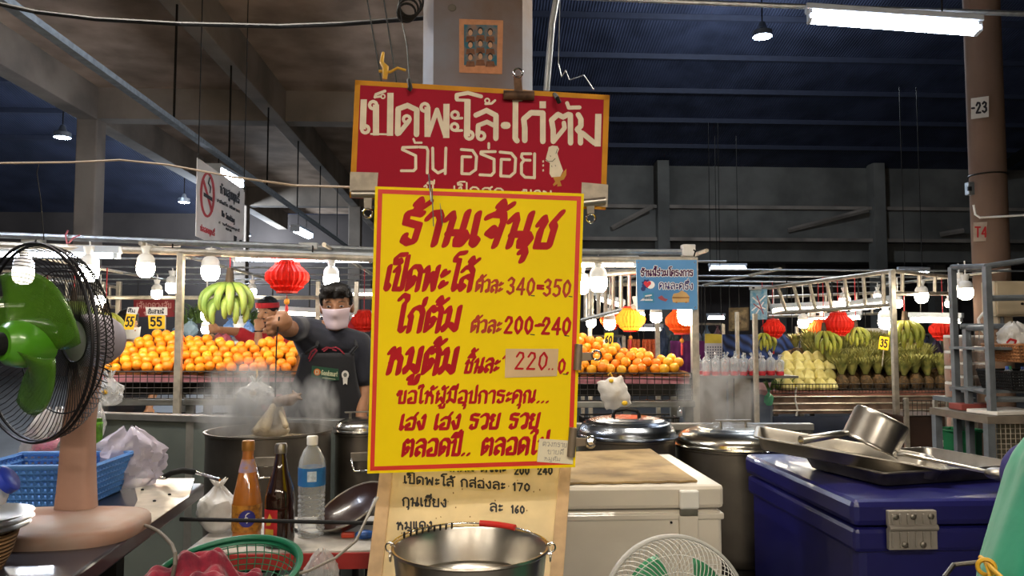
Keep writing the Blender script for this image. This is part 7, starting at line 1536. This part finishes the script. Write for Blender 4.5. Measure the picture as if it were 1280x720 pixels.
# jar towers
jarm = film('jar_film', 'd8c8b8', .35); filr = mat('jar_fill_orange', 'b8542e', .6, vary=.25, scale=40); fild = mat('jar_fill_dark', '5a2a26', .6, vary=.25, scale=40)
st_ = P(1192, 496, 5.1); t = thing('jar_stand', 'slim wooden stand under the jar tower at the right rack', 'stand', (st_.x, st_.y, 0)); MB().bx(st_.x-.07, st_.x+.09, st_.y-.1, st_.y+.12, st_.z-.03, st_.z).build('stand_top', gfr, t); MB().bx(st_.x-.07, st_.x+.09, st_.y-.1, st_.y+.12, st_.z-.33, st_.z-.3).build('lower_shelf', galvw, t)
for sx in (-.06, .08):
    for sy in (-.09, .11): MB().bx(st_.x+sx-.012, st_.x+sx+.012, st_.y+sy-.012, st_.y+sy+.012, 0, st_.z-.03).build('leg', galvw, t)
def jar(label, x, y, z, r, h, fm, grp=None):
    t = thing('candy_jar', label, 'jar', (x, y, z), grp); MB().lathe([(r*.92, 0), (r, .006), (r, h*.8), (r*.9, h*.86)], 24, (x, y, z)).build('jar_body', jarm, t, smooth=40); MB().lathe([(r*.86, .004), (r*.9, .01), (r*.9, h*.72), (r*.3, h*.76)], 20, (x, y, z)).build('filling', fm, t, smooth=40); MB().lathe([(r*.95, h*.84), (r*.97, h*.86), (r*.97, h*.985), (r*.9, h)], 24, (x, y, z)).build('lid', white, t, smooth=40)
for i in range(4): jar(('lowest', 'second lowest', 'second highest', 'top')[i]+' jar of the orange filled tower beside the right rack', st_.x+.01, st_.y, st_.z+.103*i, .058, .1, filr)
for i in range(2): jar(('lower', 'upper')[i]+' jar on the low shelf under the orange filled tower', st_.x+.01, st_.y, st_.z-.3+.1*i, .056, .098, filr)
q = P(1219, 486, 4.75); t = thing('jar_shelf', 'small shelf under the dark filled jars inside the right rack', 'shelf', (q.x, q.y, 0)); MB().bx(q.x-.1, q.x+.1, q.y-.1, q.y+.1, q.z-.02, q.z).build('shelf_board', gfr, t)
for sx in (-.09, .09): MB().bx(q.x+sx-.01, q.x+sx+.01, q.y-.01, q.y+.01, 0, q.z-.02).build('leg', gfr, t)
for i in range(4):
    for k in (-1, 1): jar(('lowest', 'second lowest', 'second highest', 'top')[i]+(' left' if k < 0 else ' right')+' dark filled jar inside the right rack', q.x+k*.05, q.y, q.z+.083*i, .046, .081, fild)
q = P(1217, 563, 4.6); t = thing('green_bin', 'green bin on the floor level behind the right rack', 'bin', (q.x, q.y, 0)); hz = P(1217, 540, 4.6).z; MB().lathe([(.1, .0), (.105, .01), (.125, hz), (.13, hz+.005), (.12, hz), (.1, .02)], 4, (q.x, q.y+.1, 0), cap1=False).build('bin_body', mat('bin_green', '177a4a', .5), t); MB().ring((q.x, q.y+.1, hz), .12, .006, (0, 0, 1), 24).build('rim', mat('bin_green', '177a4a', .5), t)
# caged table
a = P(1238, 520, 4.1); b = P(1350, 520, 4.1); tz2 = a.z; t = thing('caged_table', 'table with wire cage front at the right edge', 'table', ((a.x+b.x)/2, a.y, 0))
MB().bx(a.x-.03, b.x, a.y-.02, a.y+.5, tz2-.04, tz2).build('tabletop', mat('table_worn', '6f6558', .7, vary=.15), t); m = MB()
for i in range(17): m.tube([(a.x+i*.027, a.y, tz2-.04), (a.x+i*.027, a.y, .4)], .0025, 4)
for i in range(16): m.tube([(a.x, a.y, tz2-.04-i*.027), (b.x, a.y, tz2-.04-i*.027)], .0025, 4)
m.build('wire_cage', galvw, t); MB().bx(a.x, b.x, a.y+.05, a.y+.06, .3, tz2-.04).build('back_panel', mat('panel_olive', '6f6a5a', .8), t)
for x in (a.x-.01, b.x-.03):
    for y in (a.y+.0, a.y+.46): MB().bx(x-.02, x+.02, y-.02, y+.02, 0, tz2-.04).build('leg', gfr, t)
tag(MB().box((a.x+.16, a.y+.12, tz2+.012), (.3, .2, .02), Matrix.Rotation(.2, 3, 'Z')).build('paper_stack', papw, bevel=.003), 'white paper stack on the caged table at the right edge', 'paper'); tag(MB().box((a.x+.12, a.y+.33, tz2+.02), (.2, .12, .035)).build('red_box', mat('box_dull_red', '8a4038', .7), bevel=.004), 'dull red flat box at the back of the caged table', 'box')
# electric box
c = P(1255, 374, 4.6); t = thing('electrical_box', 'cream electrical box mounted behind the right rack', 'box', c); MB().box(c, (.2, .12, .21)).build('case', mat('box_cream', 'b8a98e', .5, vary=.05), t, bevel=.006); MB().box(c-V((0, .064, 0)), (.18, .008, .19)).build('cover', mat('box_cream', 'b8a98e', .5), t, bevel=.003); MB().lathe([(.008, 0), (.008, .006)], 10, c-V((-.06, .068, .03)), (0, -1, 0)).build('lock', darkm, t)
MB().box(c-V((0, -.02, .13)), (.09, .05, .06)).build('bracket', mat('box_cream', 'b8a98e', .5), t); MB().tube([c-V((.1, 0, .07)), c-V((.14, .01, .085)), c-V((.17, .01, .12)), c-V((.165, .01, .17)), c-V((.13, 0, .2))], .008, 8).build('conduit_loop', white, t, smooth=60); MB().tube([c-V((.02, 0, .1)), V((c.x-.02, c.y, P(1250, 408, 4.45).z))], .014, 8).build('support_tube', gfr, t)
